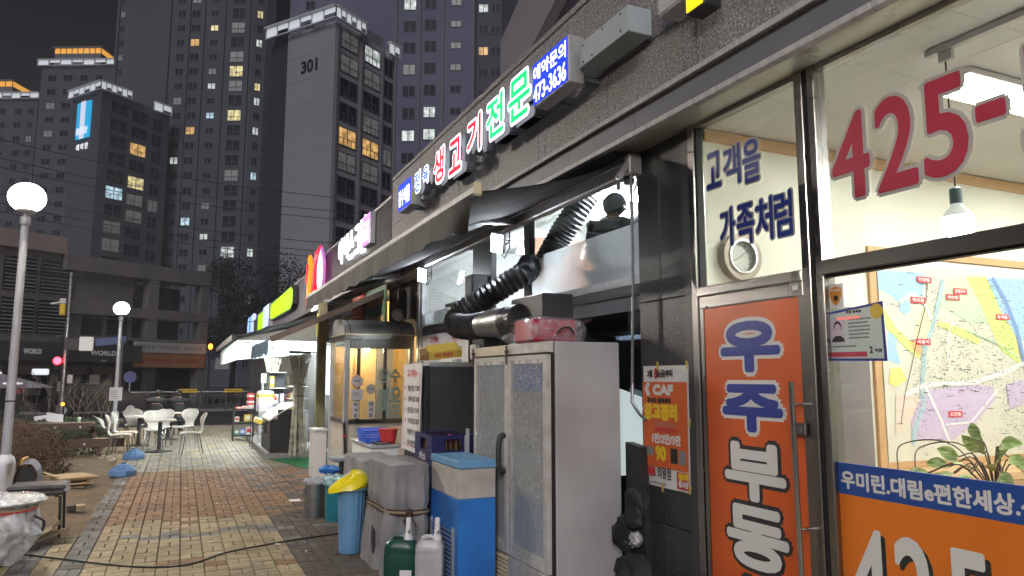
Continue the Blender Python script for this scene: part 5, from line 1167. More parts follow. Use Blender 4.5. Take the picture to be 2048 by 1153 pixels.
# covered machines
def covered(label, x0, x1, y0, y1, h, seed):
    t = thing('covered_machine', label, 'covered machine', ((x0 + x1) / 2, (y0 + y1) / 2, 0), group='machines under grey tarpaulins')
    rs = random.Random(seed); q = MB(); n = 72; lv = 18; vs = []
    cx, cy, a, b = (x0 + x1) / 2, (y0 + y1) / 2, (x1 - x0) / 2, (y1 - y0) / 2
    ph = [rs.uniform(0, 6.3) for _ in range(6)]
    for l in range(lv + 1):
        w = l / lv
        for k in range(n):
            th = 2 * PI * k / n; c, s = math.cos(th), math.sin(th); p = 15 - 8 * (1 - w) ** 2
            rr = 1 / (abs(c) ** p + abs(s) ** p) ** (1 / p); crn = abs(math.sin(2 * th)) ** 8
            z = h * w; fold = (.020 * math.sin(5 * th + ph[0]) + .014 * math.sin(9 * th + ph[1]) + .008 * math.sin(17 * th + ph[2] + 3 * w)) * (1.15 - w) + rs.gauss(0, .0018)
            belt = -.018 * math.exp(-((w - .58) / .05) ** 2)
            flare = .02 * (1 - w) ** 2 + fold + belt + .006 * math.sin(6 * w + 3 * th) + crn * (.018 * (1 - w) + .010 * math.sin(40 * th) * (w < .97))
            vs.append((cx + c * rr * (a + flare), cy + s * rr * (b + flare), z + (.02 * math.sin(3 * th + ph[3]) + .015 if l == 0 else 0)))
    q.smooth = True
    q.add(vs, [(l * n + k, l * n + (k + 1) % n, (l + 1) * n + (k + 1) % n, (l + 1) * n + k) for l in range(lv) for k in range(n)])
    top = [vs[lv * n + k] for k in range(n)]; ins_ = [(cx + (x - cx) * .9, cy + (y - cy) * .9, z + .012) for x, y, z in top]; in2 = [(cx + (x - cx) * .4, cy + (y - cy) * .4, z + .014 + rs.gauss(0, .003)) for x, y, z in top]
    q.add(top + ins_ + in2, [(k, (k + 1) % n, n + (k + 1) % n, n + k) for k in range(n)] + [(n + k, n + (k + 1) % n, 2 * n + (k + 1) % n, 2 * n + k) for k in range(n)] + [tuple(2 * n + k for k in range(n))])
    q.build('tarpaulin', M['cloth'], t)
    def belt(off_, name, m, hw):
        pr = .004 if name == 'strap_stripe' else 0
        q = MB(); lo_ = []
        for k in range(n + 1):
            th = 2 * PI * k / n; c, s = math.cos(th), math.sin(th); rr = 1 / (abs(c) ** 6 + abs(s) ** 6) ** (1 / 6); z = h * .585 + .012 * math.sin(th * 2 + 1) + off_
            lo_ += [(cx + c * rr * (a + .022 + pr), cy + s * rr * (b + .022 + pr), z - hw), (cx + c * rr * (a + .026 + pr), cy + s * rr * (b + .026 + pr), z + hw)]
        q.add(lo_, [(2 * k, 2 * k + 2, 2 * k + 3, 2 * k + 1) for k in range(n)]); q.build(name, m, t)
    brown = mat('strap_brown', (.06, .035, .03), rough=.8); tan = mat('strap_tan', (.34, .27, .17), rough=.8)
    belt(0, 'strap', brown, .022); belt(.0, 'strap_stripe', tan, .0095)
    return t, brown, tan
t, br, tn = covered('machine under a grey tarpaulin tied with a striped strap, in front of the crates', 1.575, 1.925, 5.90, 6.62, .885, 1)
q = MB(); q.ball((1.74, 5.868, .515), .03, 8, 6); q.beam((1.74, 5.86, .51), (1.69, 5.85, .44), .03, .012); q.beam((1.74, 5.86, .51), (1.79, 5.85, .41), .035, .012); q.build('knot', br, t)
q = MB(); q.plate((1.553, 6.28, .10), (0, -1, 0), (0, 0, 1), [(0, .02), (.05, .10), (.02, .22), (-.06, .25), (-.09, .15), (-.05, .03)], .004); q.build('tear', M['ink'], t)
covered('second machine under grey tarpaulin behind the blue bin', 1.60, 1.99, 7.06, 7.85, .80, 2)

# bins and cans
def bin_(name, label, c, prof, m, rim, seg=24, ribs=0):
    t = thing(name, label, 'bin', c)
    q = MB(); q.lathe(c, prof, seg)
    if ribs:
        for k in range(ribs):
            a = 2 * PI * k / ribs; r0, r1 = prof[0][0], prof[1][0]; z1 = prof[1][1]
            q.beam((c[0] + math.cos(a) * r0, c[1] + math.sin(a) * r0, .02), (c[0] + math.cos(a) * (r1 + .001), c[1] + math.sin(a) * (r1 + .001), z1), .008)
    q.build('body', m, t)
    q = MB(); r, z = prof[-1]; q.lathe((c[0], c[1], 0), [(r, z - .03), (r + .012, z - .025), (r + .012, z), (r - .01, z + .004)], seg, False); q.build('rim', rim, t)
    return t
t = bin_('steel_can', 'round silver metal can with a plastic lined top', (1.485, 8.86, 0), [(.115, 0), (.118, .02), (.118, .40)], M['galv'], M['galv'])
q = MB(); rs = random.Random(9); q.lathe((1.485, 8.86, 0), [(.135, .375), (.14, .405), (.12, .425), (.06, .43), (.001, .42)], 20, False); q.v = [(x + rs.gauss(0, .004), y + rs.gauss(0, .004), z + rs.gauss(0, .006)) for x, y, z in q.v]; q.build('bin_liner', M['bagfilm'], t)
q = MB(); q.tube([(1.365, 8.83, .33), (1.345, 8.82, .28), (1.365, 8.83, .23)], .007, 6); q.build('handle', M['steel'], t)
t = bin_('waste_bin', 'tall teal plastic bin with a bag over its top', (1.66, 8.52, 0), [(.105, 0), (.125, .46)], M['teal'], M['teal'])
q = MB(); q.lathe((1.66, 8.52, 0), [(.14, .40), (.145, .46), (.13, .485), (.07, .49), (.001, .47)], 20, False); q.v = [(x + rs.gauss(0, .005), y + rs.gauss(0, .005), z + rs.gauss(0, .007)) for x, y, z in q.v]; q.build('bin_liner', plastic_film('teal_bag', (.45, .68, .70), .7), t)
t = bin_('waste_bin', 'small black bin with white bag between the teal and light blue bins', (1.69, 7.98, 0), [(.085, 0), (.10, .40)], M['rubber'], M['rubber'])
q = MB(); q.lathe((1.69, 7.98, 0), [(.11, .36), (.115, .41), (.10, .43), (.04, .42), (.001, .41)], 18, False); q.v = [(x + rs.gauss(0, .004), y + rs.gauss(0, .004), z + rs.gauss(0, .005)) for x, y, z in q.v]; q.build('bin_liner', M['bagfilm'], t)
q = MB(); q.ball((1.66, 7.86, .055), .06, 10, 8); q.v = [(x + rs.gauss(0, .006), y + rs.gauss(0, .006), max(.004, z + rs.gauss(0, .006))) for x, y, z in q.v]; single(q, 'plastic_bag', M['bagfilm'], 'little clear plastic bag on the ground by the black bin', 'plastic bag', (1.66, 7.86, 0))
t = bin_('waste_bin', 'ribbed light blue plastic bin next to the tarpaulin', (1.50, 6.96, 0), [(.098, 0), (.122, .55), (.13, .56), (.13, .585)], M['lightblue'], M['lightblue'], 28, 14)
t = thing('plastic_bag', 'bright yellow plastic bag lying over the light blue bin', 'plastic bag', (1.49, 6.96, .58))
q = MB(); rs = random.Random(12); n = 24; vs = []
for r, z in ((.14, .575), (.158, .60), (.15, .635), (.115, .675), (.06, .70), (.001, .705)):
    for k in range(n):
        a = 2 * PI * k / n; tip = .07 * max(0, math.cos(a - PI - .3)) ** 4 * (.59 < z < .65); lift = .038 * math.cos(a - .4) * (z > .59) + .006 * math.sin(5 * a)
        vs.append((1.50 + math.cos(a) * (r + tip) + rs.gauss(0, .003), 6.96 + math.sin(a) * r + rs.gauss(0, .003), z + lift - tip * .2 + rs.gauss(0, .004)))
q.smooth = True; q.add(vs, [(i * n + k, i * n + (k + 1) % n, (i + 1) * n + (k + 1) % n, (i + 1) * n + k) for i in range(5) for k in range(n)]); q.build('bag', M['yellowbag'], t)
q = MB(); q.lathe((1.62, 8.75, .50), [(.001, 0), (.10, .0), (.12, .05), (.06, .08)], 14, False); q.v = [(x + rs.gauss(0, .008), y + rs.gauss(0, .008), z + rs.gauss(0, .008)) for x, y, z in q.v]; single(q, 'plastic_bag', M['brightblue'], 'crumpled blue plastic bag behind the teal bin', 'plastic bag', (1.62, 8.75, .49))

def jerry(label, c, m, a, h=.36, wx=.15, wy=.24):
    t = thing('jerry_can', label, 'jerry can', c, a, 'plastic jerry cans with hand pumps')
    q = MB(); n = 28; vs = []
    L = [(0, .90), (.015, .98), (.03, 1.0), (.10, 1.0), (.11, .975), (.13, .975), (.14, 1.0), (.26, 1.0), (.27, .975), (.285, .975), (.295, 1.0), (.32, .98), (.345, .88), (h, .62)]
    for z, f in L:
        for k in range(n):
            th = 2 * PI * k / n; cc, s = math.cos(th), math.sin(th); rr = 1 / (abs(cc) ** 5 + abs(s) ** 5) ** .2
            vs.append((cc * rr * wx / 2 * f, s * rr * wy / 2 * f, z))
    q.smooth = True; q.add(vs, [(l * n + k, l * n + (k + 1) % n, (l + 1) * n + (k + 1) % n, (l + 1) * n + k) for l in range(len(L) - 1) for k in range(n)]); q.smooth = False
    q.add(vs[-n:], [tuple(range(n))]); q.add(vs[:n], [tuple(range(n - 1, -1, -1))]); q.build('can', m, t, local=True)
    q = MB(); q.tube(smooth_path([(0, .06, h - .03), (0, .05, h + .015), (0, -.01, h + .02), (0, -.03, h - .01)], 5), .014, 8); q.build('carry_handle', m, t, local=True)
    q = MB(); q.lathe((0, -.055, h - .01), [(.036, 0), (.036, .03), (.026, .045), (.022, .08), (.022, .10), (.020, .101), (.020, .165), (.017, .17)], 14); q.build('pump', M['white'], t, local=True)
    q = MB(); q.tube([(0, -.06, h + .045), (-.06, -.07, h + .075), (-.115, -.075, h + .10), (-.117, -.075, h + .085)], [.011, .009, .008, .006], 8); q.build('pump_spout', M['white'], t, local=True)
    return t
t = jerry('dark green jerry can with white hand pump', (1.60, 5.60, 0), M['green'], math.radians(62), .37, .17, .25)
q = MB(); q.box(-.0865, -.0855, -.10, -.01, .04, .16); q.build('paper_label', M['paper'], t, local=True)
jerry('milky white jerry can with white hand pump', (1.80, 5.50, 0), M['milky'], math.radians(62), .37, .16, .22)

# white board, black sacks and pole gear beside the fridge
q = MB(); q.plate((3.05, 0, 0), YU, ZV, [(-4.80, .86), (-4.395, .92), (-4.395, 1.44), (-4.80, 1.52)], -.02); single(q, 'white_board', lum('white_board_glow', (.62, .72, .72), .55), 'pale board with an added glow leaning behind the fridge beside the poster', 'board', (3.06, 4.6, .9))  # brightness of the board is put in as a glow of its own
t = thing('black_case', 'tall black case and dark sacks stuffed between fridge and pillar', 'case', (2.95, 4.30, 0))
q = MB(); q.plate((2.93, 0, 0), YU, ZV, [(-4.50, .30), (-4.27, .25), (-4.31, 1.12), (-4.50, 1.14)], -.06); q.build('case', M['black'], t)
q = MB(); rs = random.Random(2)
for c, r in (((2.90, 4.37, .22), .15), ((2.92, 4.42, .52), .13), ((2.90, 4.33, .70), .09)):
    q.ball(c, r, 14, 10)
q.v = [(min(2.97, x + .03 * math.sin(z * 31 + y * 17)), y + .035 * math.sin(z * 23 + x * 40) + rs.gauss(0, .006), max(.004, z + .05 * math.sin(y * 37 + x * 19) + rs.gauss(0, .006))) for x, y, z in q.v]; q.build('sack', M['rubber'], t)
q = MB(); q.ball((2.88, 4.34, .50), .055, 10, 8); q.v = [(x + rs.gauss(0, .010), y + rs.gauss(0, .010), z + rs.gauss(0, .010)) for x, y, z in q.v]; q.build('white_bag', M['bagfilm'], t)

# poster on the pillar
PO = thing('poster', 'orange and white sale poster taped to the dark pillar', 'poster', (2.99, 4.1, 1.28))
def po(u, v): return (4.352 - u * .518 - .012 * v, .865 + v * .815 - .0 * u)
q = MB(); n = 10; vs = []
for i in range(n + 1):
    for j in range(n + 1):
        y, z = po(i / n, j / n); vs.append((2.990 + .004 * math.sin(i * .9) - .006 * max(0, i - 8), y, z))
q.smooth = True; q.add(vs, [(i * (n + 1) + j, (i + 1) * (n + 1) + j, (i + 1) * (n + 1) + j + 1, i * (n + 1) + j + 1) for i in range(n) for j in range(n)]); q.build('sheet', mat('poster_white', (.70, .69, .68), (.66, .65, .64), scale=8, rough=.6), PO)
def pbox(u0, u1, v0, v1, name, m, d=.006):
    q = MB(); a, b = po(u0, v0), po(u1, v1); q.box(2.990 - d - .001, 2.990 - d, b[0], a[0], a[1], b[1]); return q.build(name, m, PO)
pbox(.01, .955, .16, .865, 'orange_field', mat('poster_orange', (.66, .13, .03), (.60, .115, .026), scale=3, rough=.55)); pbox(.72, .97, .02, .15, 'red_stamp', M['redprint'])
def ptxt(s, u, v, w, h, m, fat, d=.008, name='lettering'):
    a = po(u, v); q = MB(); letters(q, s, (2.990 - d, a[0], a[1]), YU, ZV, w, h, fat=fat); q.build(name, m, PO)
ptxt('3월   일(금)부터', .11, .895, .29, .06, M['ink'], .003); ptxt('8', .27, .89, .035, .075, M['redprint'], .005)
ptxt('《 CAF', .04, .745, .33, .095, M['letterwhite'], .008); ptxt('르까프 물류센터', .10, .685, .27, .04, M['ink'], .003)
ptxt('창고정리', .02, .545, .38, .12, M['yellow'], .009); ptxt('르까프 단일가전', .27, .445, .24, .035, M['redprint'], .002); ptxt('1만/2만/3만', .20, .355, .32, .07, M['letterwhite'], .004)
ptxt('90', .27, .215, .12, .10, M['yellow'], .007); ptxt('테마트', .02, .075, .13, .07, M['redprint'], .005); ptxt('의왕점', .31, .07, .15, .08, M['ink'], .002)
ptxt('장외', .745, .085, .11, .05, M['yellow'], .005); ptxt('행사장', .745, .03, .11, .045, M['letterwhite'], .003)
q = MB(); rs = random.Random(5); a = po(.25, .5); ticks(q, (2.982, a[0], a[1]), YU, ZV, .3, .03, 2, rs); q.build('small_print', M['inkgrey'], PO); q = MB(); a = po(.03, .02); ticks(q, (2.982, a[0], a[1]), YU, ZV, .32, .03, 1, rs); q.build('small_print', M['inkgrey'], PO)
pbox(.60, .74, .21, .33, 'photo', M['ink'], .0075); pbox(.78, .90, .21, .32, 'photo', M['inkgrey'], .0075); pbox(.03, .22, .25, .32, 'photo', M['inkgrey'], .0075)
q = MB()
for u, v in ((.35, 1.0), (.97, 1.0), (1.0, .55), (.42, .0), (.98, .03)):
    a = po(u, v); q.obox((2.981, a[0], a[1]), .001, .022, .055, (rs.uniform(-.5, .5), 0, 0))
q.build('tape', M['boxyellow'], PO)

# papers on the shop glass
t = thing('window_sticker', 'orange shield security sticker on the shop glass', 'sticker', (3.005, 2.66, 1.95))
q = MB(); q.box(3.009, 3.0115, 2.612, 2.705, 1.952, 2.072); q.build('backing', M['paper'], t)
q = MB(); q.plate((3.0085, 0, 0), YU, ZV, [(-2.697, 2.05), (-2.66, 2.06), (-2.62, 2.05), (-2.622, 2.01), (-2.64, 1.975), (-2.658, 1.962), (-2.678, 1.975), (-2.695, 2.01)], .0006); q.build('shield', mat('sticker_orange', (.62, .24, .03), rough=.5), t)
q = MB(); letters(q, 'Poccini', (3.0078, 2.692, 2.035), YU, ZV, .066, .014, fat=.001); q.build('lettering', M['letterwhite'], t)
q = MB(); q.ball((3.008, 2.658, 2.0), .015, 12, 8); q.v = [(3.0078 + (x - 3.008) * .02, y, z) for x, y, z in q.v]; q.build('emblem', M['ink'], t)
t = thing('framed_licence', 'licence card with a small portrait taped inside blue border on the shop glass', 'licence', (3.005, 2.55, 1.68))
q = MB(); q.plate((3.0105, 0, 0), YU, ZV, [(-2.722, 1.684), (-2.384, 1.677), (-2.391, 1.960), (-2.722, 1.930)], .002); q.build('border', M['blue'], t)
q = MB(); q.plate((3.008, 0, 0), YU, ZV, [(-2.708, 1.696), (-2.398, 1.689), (-2.404, 1.946), (-2.708, 1.919)], .0008); q.build('card', mat('pale_blue_card', (.50, .58, .56), (.46, .53, .52), scale=6, rough=.5), t)
q = MB(); q.plate((3.0068, 0, 0), YU, ZV, [(-2.70, 1.775), (-2.61, 1.775), (-2.612, 1.90), (-2.70, 1.895)], .0004); ph = q.build('photo', mat('photo_lilac', (.50, .46, .55), rough=.5), t)
def disc(y, z, ry, rz, m, name, d, par):
    q = MB(); q.plate((d, 0, 0), YU, ZV, [(-y + ry * math.cos(k * PI / 8), z + rz * math.sin(k * PI / 8)) for k in range(16)], .0003); return q.build(name, m, par)
q = MB(); q.plate((3.0062, 0, 0), YU, ZV, [(-2.695, 1.777), (-2.615, 1.777), (-2.62, 1.795), (-2.64, 1.808), (-2.67, 1.808), (-2.69, 1.795)], .0003); q.build('suit', M['ink'], ph)
disc(2.656, 1.851, .024, .032, M['hair'], 'hair', 3.0062, ph); disc(2.656, 1.842, .020, .028, mat('photo_skin', (.55, .44, .50), rough=.6), 'face', 3.0058, ph)
q = MB(); letters(q, '회원 등록증', (3.0065, 2.60, 1.915), YU, ZV, .09, .015, fat=.001); letters(q, '2', (3.0065, 2.475, 1.715), YU, ZV, .018, .034, fat=.002); letters(q, '억원', (3.0065, 2.447, 1.718), YU, ZV, .04, .02, fat=.001); q.build('lettering', M['ink'], t)
q = MB(); rs = random.Random(7); ticks(q, (3.0068, 2.59, 1.79), YU, ZV, .17, .11, 6, rs, hgt=.4); ticks(q, (3.0068, 2.695, 1.75), YU, ZV, .2, .014, 1, rs); q.build('small_print', M['ink'], t)
q = MB(); q.plate((3.0068, 0, 0), YU, ZV, [(-2.70, 1.703), (-2.49, 1.70), (-2.49, 1.725), (-2.70, 1.727)], .0004); q.build('red_strip', M['red'], t)
q = MB(); letters(q, '카드와 분실 일수', (3.0062, 2.66, 1.885), YU, ZV, .14, .018, fat=.0012); q.build('red_reflection', lum('reflect_red', (.9, .2, .15), .8), t)  # red reflection on the glass, painted as glowing letters
disc(2.425, 1.915, .035, .037, M['boxyellow'], 'seal', 3.0062, t)
# ================================================================== INSIDE THE OFFICE
def mp(pts, d=.0012):     # a printed patch on the map sheet (wall Y = 3.69, facing -Y)
    q = MB(); q.plate((0, 3.690 - d, 0), (1, 0, 0), ZV, pts, .0006); return q
MAP = thing('wall_map', 'large coloured city map poster on the office wall', 'map', (5.7, 3.70, 1.0))
q = MB(); q.box(4.61, 7.1, 3.690, 3.698, 1.0, 2.44); q.build('sheet', mat('map_paper', (.62, .60, .50), (.58, .57, .49), scale=7, rough=.45), MAP)
def mm(n, c):
    c = tuple(v * .84 + .66 * .16 for v in c)
    return mat('map_' + n, c, tuple(min(1, v * 1.08) for v in c), scale=5, rough=.45)
mblue, mgreen, mlime, mpurple, mcream, myel, mor = mm('blue', (.26, .46, .66)), mm('green', (.42, .62, .36)), mm('lime', (.55, .66, .12)), mm('purple', (.46, .36, .54)), mm('cream', (.66, .58, .36)), mm('yellow', (.75, .66, .12)), mm('orange', (.72, .36, .08))
k = 0
def patch(name, m, pts_):
    global k; k += 1; mp(pts_, .0012 + .0003 * k).build(name, m, MAP)
patch('lake', mblue, [(4.608, 2.381), (5.106, 2.392), (5.088, 2.222), (5.102, 2.139), (5.001, 2.237), (4.876, 2.182), (4.803, 2.157), (4.728, 2.205), (4.606, 2.244)])
patch('lake', mblue, [(4.819, 2.150), (4.913, 2.177), (4.945, 2.110), (4.874, 2.055), (4.814, 2.098)])
patch('lake', mblue, [(4.677, 1.928), (4.781, 1.919), (4.756, 1.820), (4.786, 1.693), (4.663, 1.721)])
patch('wood_area', mgreen, [(5.342, 2.367), (5.776, 2.392), (5.922, 2.060), (5.639, 2.011), (5.273, 2.154)])
patch('lime_area', mlime, [(5.594, 2.393), (5.840, 2.399), (6.162, 1.945), (6.194, 1.703), (5.954, 1.820), (5.776, 2.135)])
patch('river_park', mblue, [(5.852, 2.400), (6.425, 2.412), (6.348, 1.867), (6.189, 1.905), (5.996, 2.143)])
patch('lime_area', mlime, [(5.107, 2.185), (5.215, 2.037), (5.544, 1.969), (5.716, 1.895), (5.681, 1.855), (5.254, 1.981), (5.063, 2.032)])
patch('lime_area', mlime, [(4.607, 2.017), (4.678, 1.946), (4.877, 1.803), (5.005, 1.731), (5.002, 1.805), (4.759, 1.967), (4.627, 2.127)])
patch('cream_area', mcream, [(5.013, 2.030), (5.102, 2.139), (5.261, 2.038), (5.072, 1.844), (4.938, 1.879)])
patch('orange_area', mor, [(4.922, 1.878), (5.005, 1.843), (5.038, 1.787), (4.986, 1.761), (4.906, 1.826)])
patch('yellow_area', myel, [(4.679, 1.663), (4.784, 1.674), (4.839, 1.584), (4.718, 1.530), (4.649, 1.566)])
patch('purple_area', mpurple, [(4.979, 1.473), (5.092, 1.509), (5.613, 1.544), (5.823, 1.524), (5.841, 1.426), (5.547, 1.240), (5.304, 1.136), (4.893, 1.150), (4.850, 1.259)])
patch('purple_area', mpurple, [(5.981, 1.543), (6.311, 1.602), (6.285, 1.421), (6.017, 1.345)])
patch('beige_area', mm('beige', (.62, .50, .40)), [(4.713, 1.476), (4.904, 1.529), (4.964, 1.437), (4.824, 1.259), (4.687, 1.192)])
def road(pts_, w, m, d, name='printed_road'):
    q = MB()
    for a, b in zip(pts_[:-1], pts_[1:]): q.beam((a[0], 3.690 - d, a[1]), (b[0], 3.690 - d, b[1]), w, .0006)
    q.v = [(x, 3.690 - d + (y - 3.690 + d) * .001, z) for x, y, z in q.v]
    q = MB()
    for a, b in zip(pts_[:-1], pts_[1:]):
        A_, B_ = Vector((a[0], 0, a[1])), Vector((b[0], 0, b[1])); nn = (B_ - A_).normalized().cross(Vector((0, 1, 0))) * w / 2; dy = Vector((0, 3.690 - d, 0))
        q.quad(A_ + nn + dy, A_ - nn + dy, B_ - nn + dy, B_ + nn + dy)
    q.build(name, m, MAP)
rw_ = mm('road_white', (.72, .71, .70)); rb_ = mm('road_blue', (.05, .16, .42)); rg_ = mm('stream', (.30, .46, .52)); rk_ = M['ink']
road([(5.915, 2.399), (6.058, 2.227), (6.181, 1.986), (6.239, 1.744), (6.291, 1.461)], .045, rb_, .0075)
road([(5.323, 2.350), (5.192, 2.036), (5.057, 1.806), (5.006, 1.583), (4.999, 1.400), (4.889, 1.222), (4.863, 1.115)], .04, rg_, .0076)
road([(4.808, 1.475), (5.041, 1.546), (5.585, 1.560), (5.929, 1.630), (6.194, 1.703), (6.328, 1.720)], .035, rw_, .0077)
road([(5.140, 2.340), (5.103, 2.147), (4.976, 1.879), (4.889, 1.657), (4.808, 1.475), (4.745, 1.261)], .007, rk_, .0078)
road([(4.819, 2.154), (4.945, 2.223), (5.079, 2.184), (5.158, 2.035)], .03, rw_, .0079)
road([(5.039, 1.528), (5.180, 1.287), (5.271, 1.100)], .025, rw_, .0080); road([(5.903, 1.523), (5.520, 1.260), (5.231, 1.249)], .014, rw_, .0081); road([(5.405, 2.043), (5.297, 1.848), (5.334, 1.659)], .012, rw_, .0082); road([(5.544, 1.969), (5.959, 1.860), (6.200, 1.743)], .014, mgreen, .0083)
rs = random.Random(31); q = MB()
for i in range(3800):
    x = rs.uniform(4.9, 7.05); z = rs.uniform(1.03, 2.38)
    if (x < 5.1 and z > 1.9) or (5.0 < x < 5.9 and z < 1.5 and rs.random() < .85) or (x > 6.3 and z > 1.9 and rs.random() < .8) or (5.25 < x < 5.7 and z > 2.05): continue
    w, h = rs.uniform(.006, .018), rs.uniform(.003, .008); a = rs.uniform(-1, 1); c, s = math.cos(a), math.sin(a)
    q.quad(*[(x + u * c - v * s, 3.6812, z + u * s + v * c) for u, v in ((0, 0), (w, 0), (w, h), (0, h))])
q.build('printed_blocks', M['inkgrey'], MAP, kind='stuff')
q = MB()
for i in range(90):
    x, z = rs.uniform(4.7, 7), rs.uniform(1.05, 2.38); ticks(q, (x, 3.681, z), (1, 0, 0), ZV, rs.uniform(.04, .09), .012, 1, rs, 1.0)
q.build('printed_names', M['ink'], MAP, kind='stuff')
for (x, z), s in zip([(5.020, 2.314), (5.428, 2.246), (5.335, 2.195), (4.938, 2.155), (5.922, 2.060), (4.962, 1.842), (5.266, 1.303)], ('안양동', '포일지구', '내손동', '학의동', '청계동', '의왕역', '오전동')):
    q = MB(); q.box(x, x + .16, 3.6798, 3.6806, z, z + .045); tg = q.build('printed_tag', M['redprint'], MAP)
    q = MB(); letters(q, s, (x + .015, 3.6794, z + .008), (1, 0, 0), ZV, .13, .03, fat=.0015); q.build('lettering', M['letterwhite'], tg)
CK = thing('wall_clock', 'round silver rimmed wall clock inside the office above the orange door', 'clock', (3.32, 3.70, 2.375))
def face(r0, r1, y0, y1, n=40):
    q = MB(); vs = []
    for (r, y) in ((r0, y1), (r1, y1), (r1, y0), (r0, y0)): vs += [(3.32 + r * math.cos(2 * PI * i / n), y, 2.39 + r * math.sin(2 * PI * i / n)) for i in range(n)]
    q.add(vs, [(a * n + i, a * n + (i + 1) % n, ((a + 1) % 4) * n + (i + 1) % n, ((a + 1) % 4) * n + i) for a in range(4) for i in range(n)]); return q
face(.112, .158, 3.655, 3.718).build('outer_rim', mat('bronze_rim', (.34, .29, .25), (.29, .25, .21), scale=7, rough=.4, metal=.5), CK); face(.102, .116, 3.645, 3.715).build('inner_rim', M['chrome'], CK)
q = MB(); q.plate((3.32, 3.69, 2.39), (1, 0, 0), ZV, [(.110 * math.cos(k * PI / 16), .110 * math.sin(k * PI / 16)) for k in range(32)], .003); q.build('dial', mat('dial', (.62, .66, .60), rough=.5), CK)
q = MB()
for a, l, w in ((8.05 * PI / 6, .058, .006), (1.78 * PI / 6, .085, .004)): q.beam((3.32 - math.sin(a) * .015, 3.682, 2.39 - math.cos(a) * .015), (3.32 + math.sin(a) * l, 3.682, 2.39 + math.cos(a) * l), w, .002)
q.build('hands', M['ink'], CK)
q = MB()
for h in range(12): a = h * PI / 6; letters(q, str(h or 12), (3.32 + math.sin(a) * .085 - .008, 3.6858, 2.39 + math.cos(a) * .085 - .008), (1, 0, 0), ZV, .014, .015, fat=.0005)
q.build('numeral', M['inkgrey'], CK)
q = MB(); q.box(3.72, 5.0, 2.34, 2.64, 3.205, 3.239, .004); t = thing('ceiling_light', 'bright rectangular ceiling light behind the red phone digits', 'ceiling light', (4.3, 2.5, 3.2)); q.build('housing', M['white'], t)
MB().box(3.74, 4.98, 2.36, 2.62, 3.199, 3.2045).build('lit_diffuser', M['L_office'], t)
for i, (x, y, lab) in enumerate(((4.6, .9, 'second rectangular ceiling light deeper along the office ceiling'), (6.4, 2.6, 'third rectangular ceiling light near the office back wall'), (6.4, .6, 'fourth rectangular ceiling light in the far office corner'))):
    t = thing('ceiling_light', lab, 'ceiling light', (x, y, 3.2)); MB().box(x - .6, x + .6, y - .15, y + .15, 3.205, 3.239, .004).build('housing', M['white'], t)
    MB().box(x - .58, x + .58, y - .13, y + .13, 3.199, 3.2045).build('lit_diffuser', M['L_office'], t)
t = thing('track_rail', 'grey ceiling track rail above the shop window', 'light rail', (3.4, 1.6, 3.2)); MB().box(3.345, 3.385, .5, 2.33, 3.205, 3.239, .003).build('rail', M['alu'], t)
MB().box(3.35, 3.38, 2.195, 2.265, 3.150, 3.204, .004).build('adapter', M['alu'], t)
PL = thing('pendant_lamp', 'pendant bulb lamp glowing above the map behind the transom', 'pendant lamp', (3.366, 2.235, 2.3))
q = MB(); q.tube([(3.366, 2.235, 3.15), (3.366, 2.235, 2.50)], .004, 6); q.build('cord', M['black'], PL)
q = MB(); q.lathe((3.366, 2.235, 2.43), [(.026, 0), (.028, .01), (.028, .075), (.012, .085)], 14); q.build('socket', mat('dusky_blue', (.16, .22, .24), rough=.5), PL)
q = MB(); q.lathe((3.366, 2.235, 2.365), [(.066, 0), (.054, .025), (.031, .05), (.026, .066)], 20, False); q.build('bulb_neck', lum('glowing_neck', (.9, .92, .85), .55), PL)
q = MB(); q.lathe((3.366, 2.235, 2.27), [(.001, 0), (.042, .005), (.069, .026), (.075, .054), (.070, .085), (.066, .095)], 20, False); q.build('lit_bulb', M['L_bulb'], PL)
PLN = thing('potted_plant', 'trailing variegated plant just inside the shop window above the blue band', 'plant', (3.25, 2.15, .951))
q = MB(); q.lathe((3.28, 2.10, .951), [(.06, 0), (.085, .12), (.09, .12), (.08, .11), (.001, .11)], 18); q.build('pot', M['wood'], PLN)
base = Vector((3.28, 2.10, 1.07)); rs = random.Random(15); lm = mat('variegated_leaf', (.20, .34, .05), (.62, .66, .34), scale=22, rough=.4, streak=(1, 1, 3)); st = MB()
def leaf(c, d, up, L):
    c, d = Vector(c), Vector(d).normalized(); s = d.cross(Vector(up)).normalized(); u = s.cross(d); q = MB(); vs = []
    for i in range(7):
        t_ = i / 6; w = L * .30 * math.sin(PI * min(1, t_ * .96 + .04)) ** .8; p = c + d * L * t_ + u * L * .12 * math.sin(PI * t_)
        vs += [p - s * w + u * w * .25, p, p + s * w + u * w * .25]
    q.smooth = True; q.add(vs, [(3 * i + a, 3 * i + a + 1, 3 * i + a + 4, 3 * i + a + 3) for i in range(6) for a in (0, 1)]); q.build('leaf', lm, PLN)
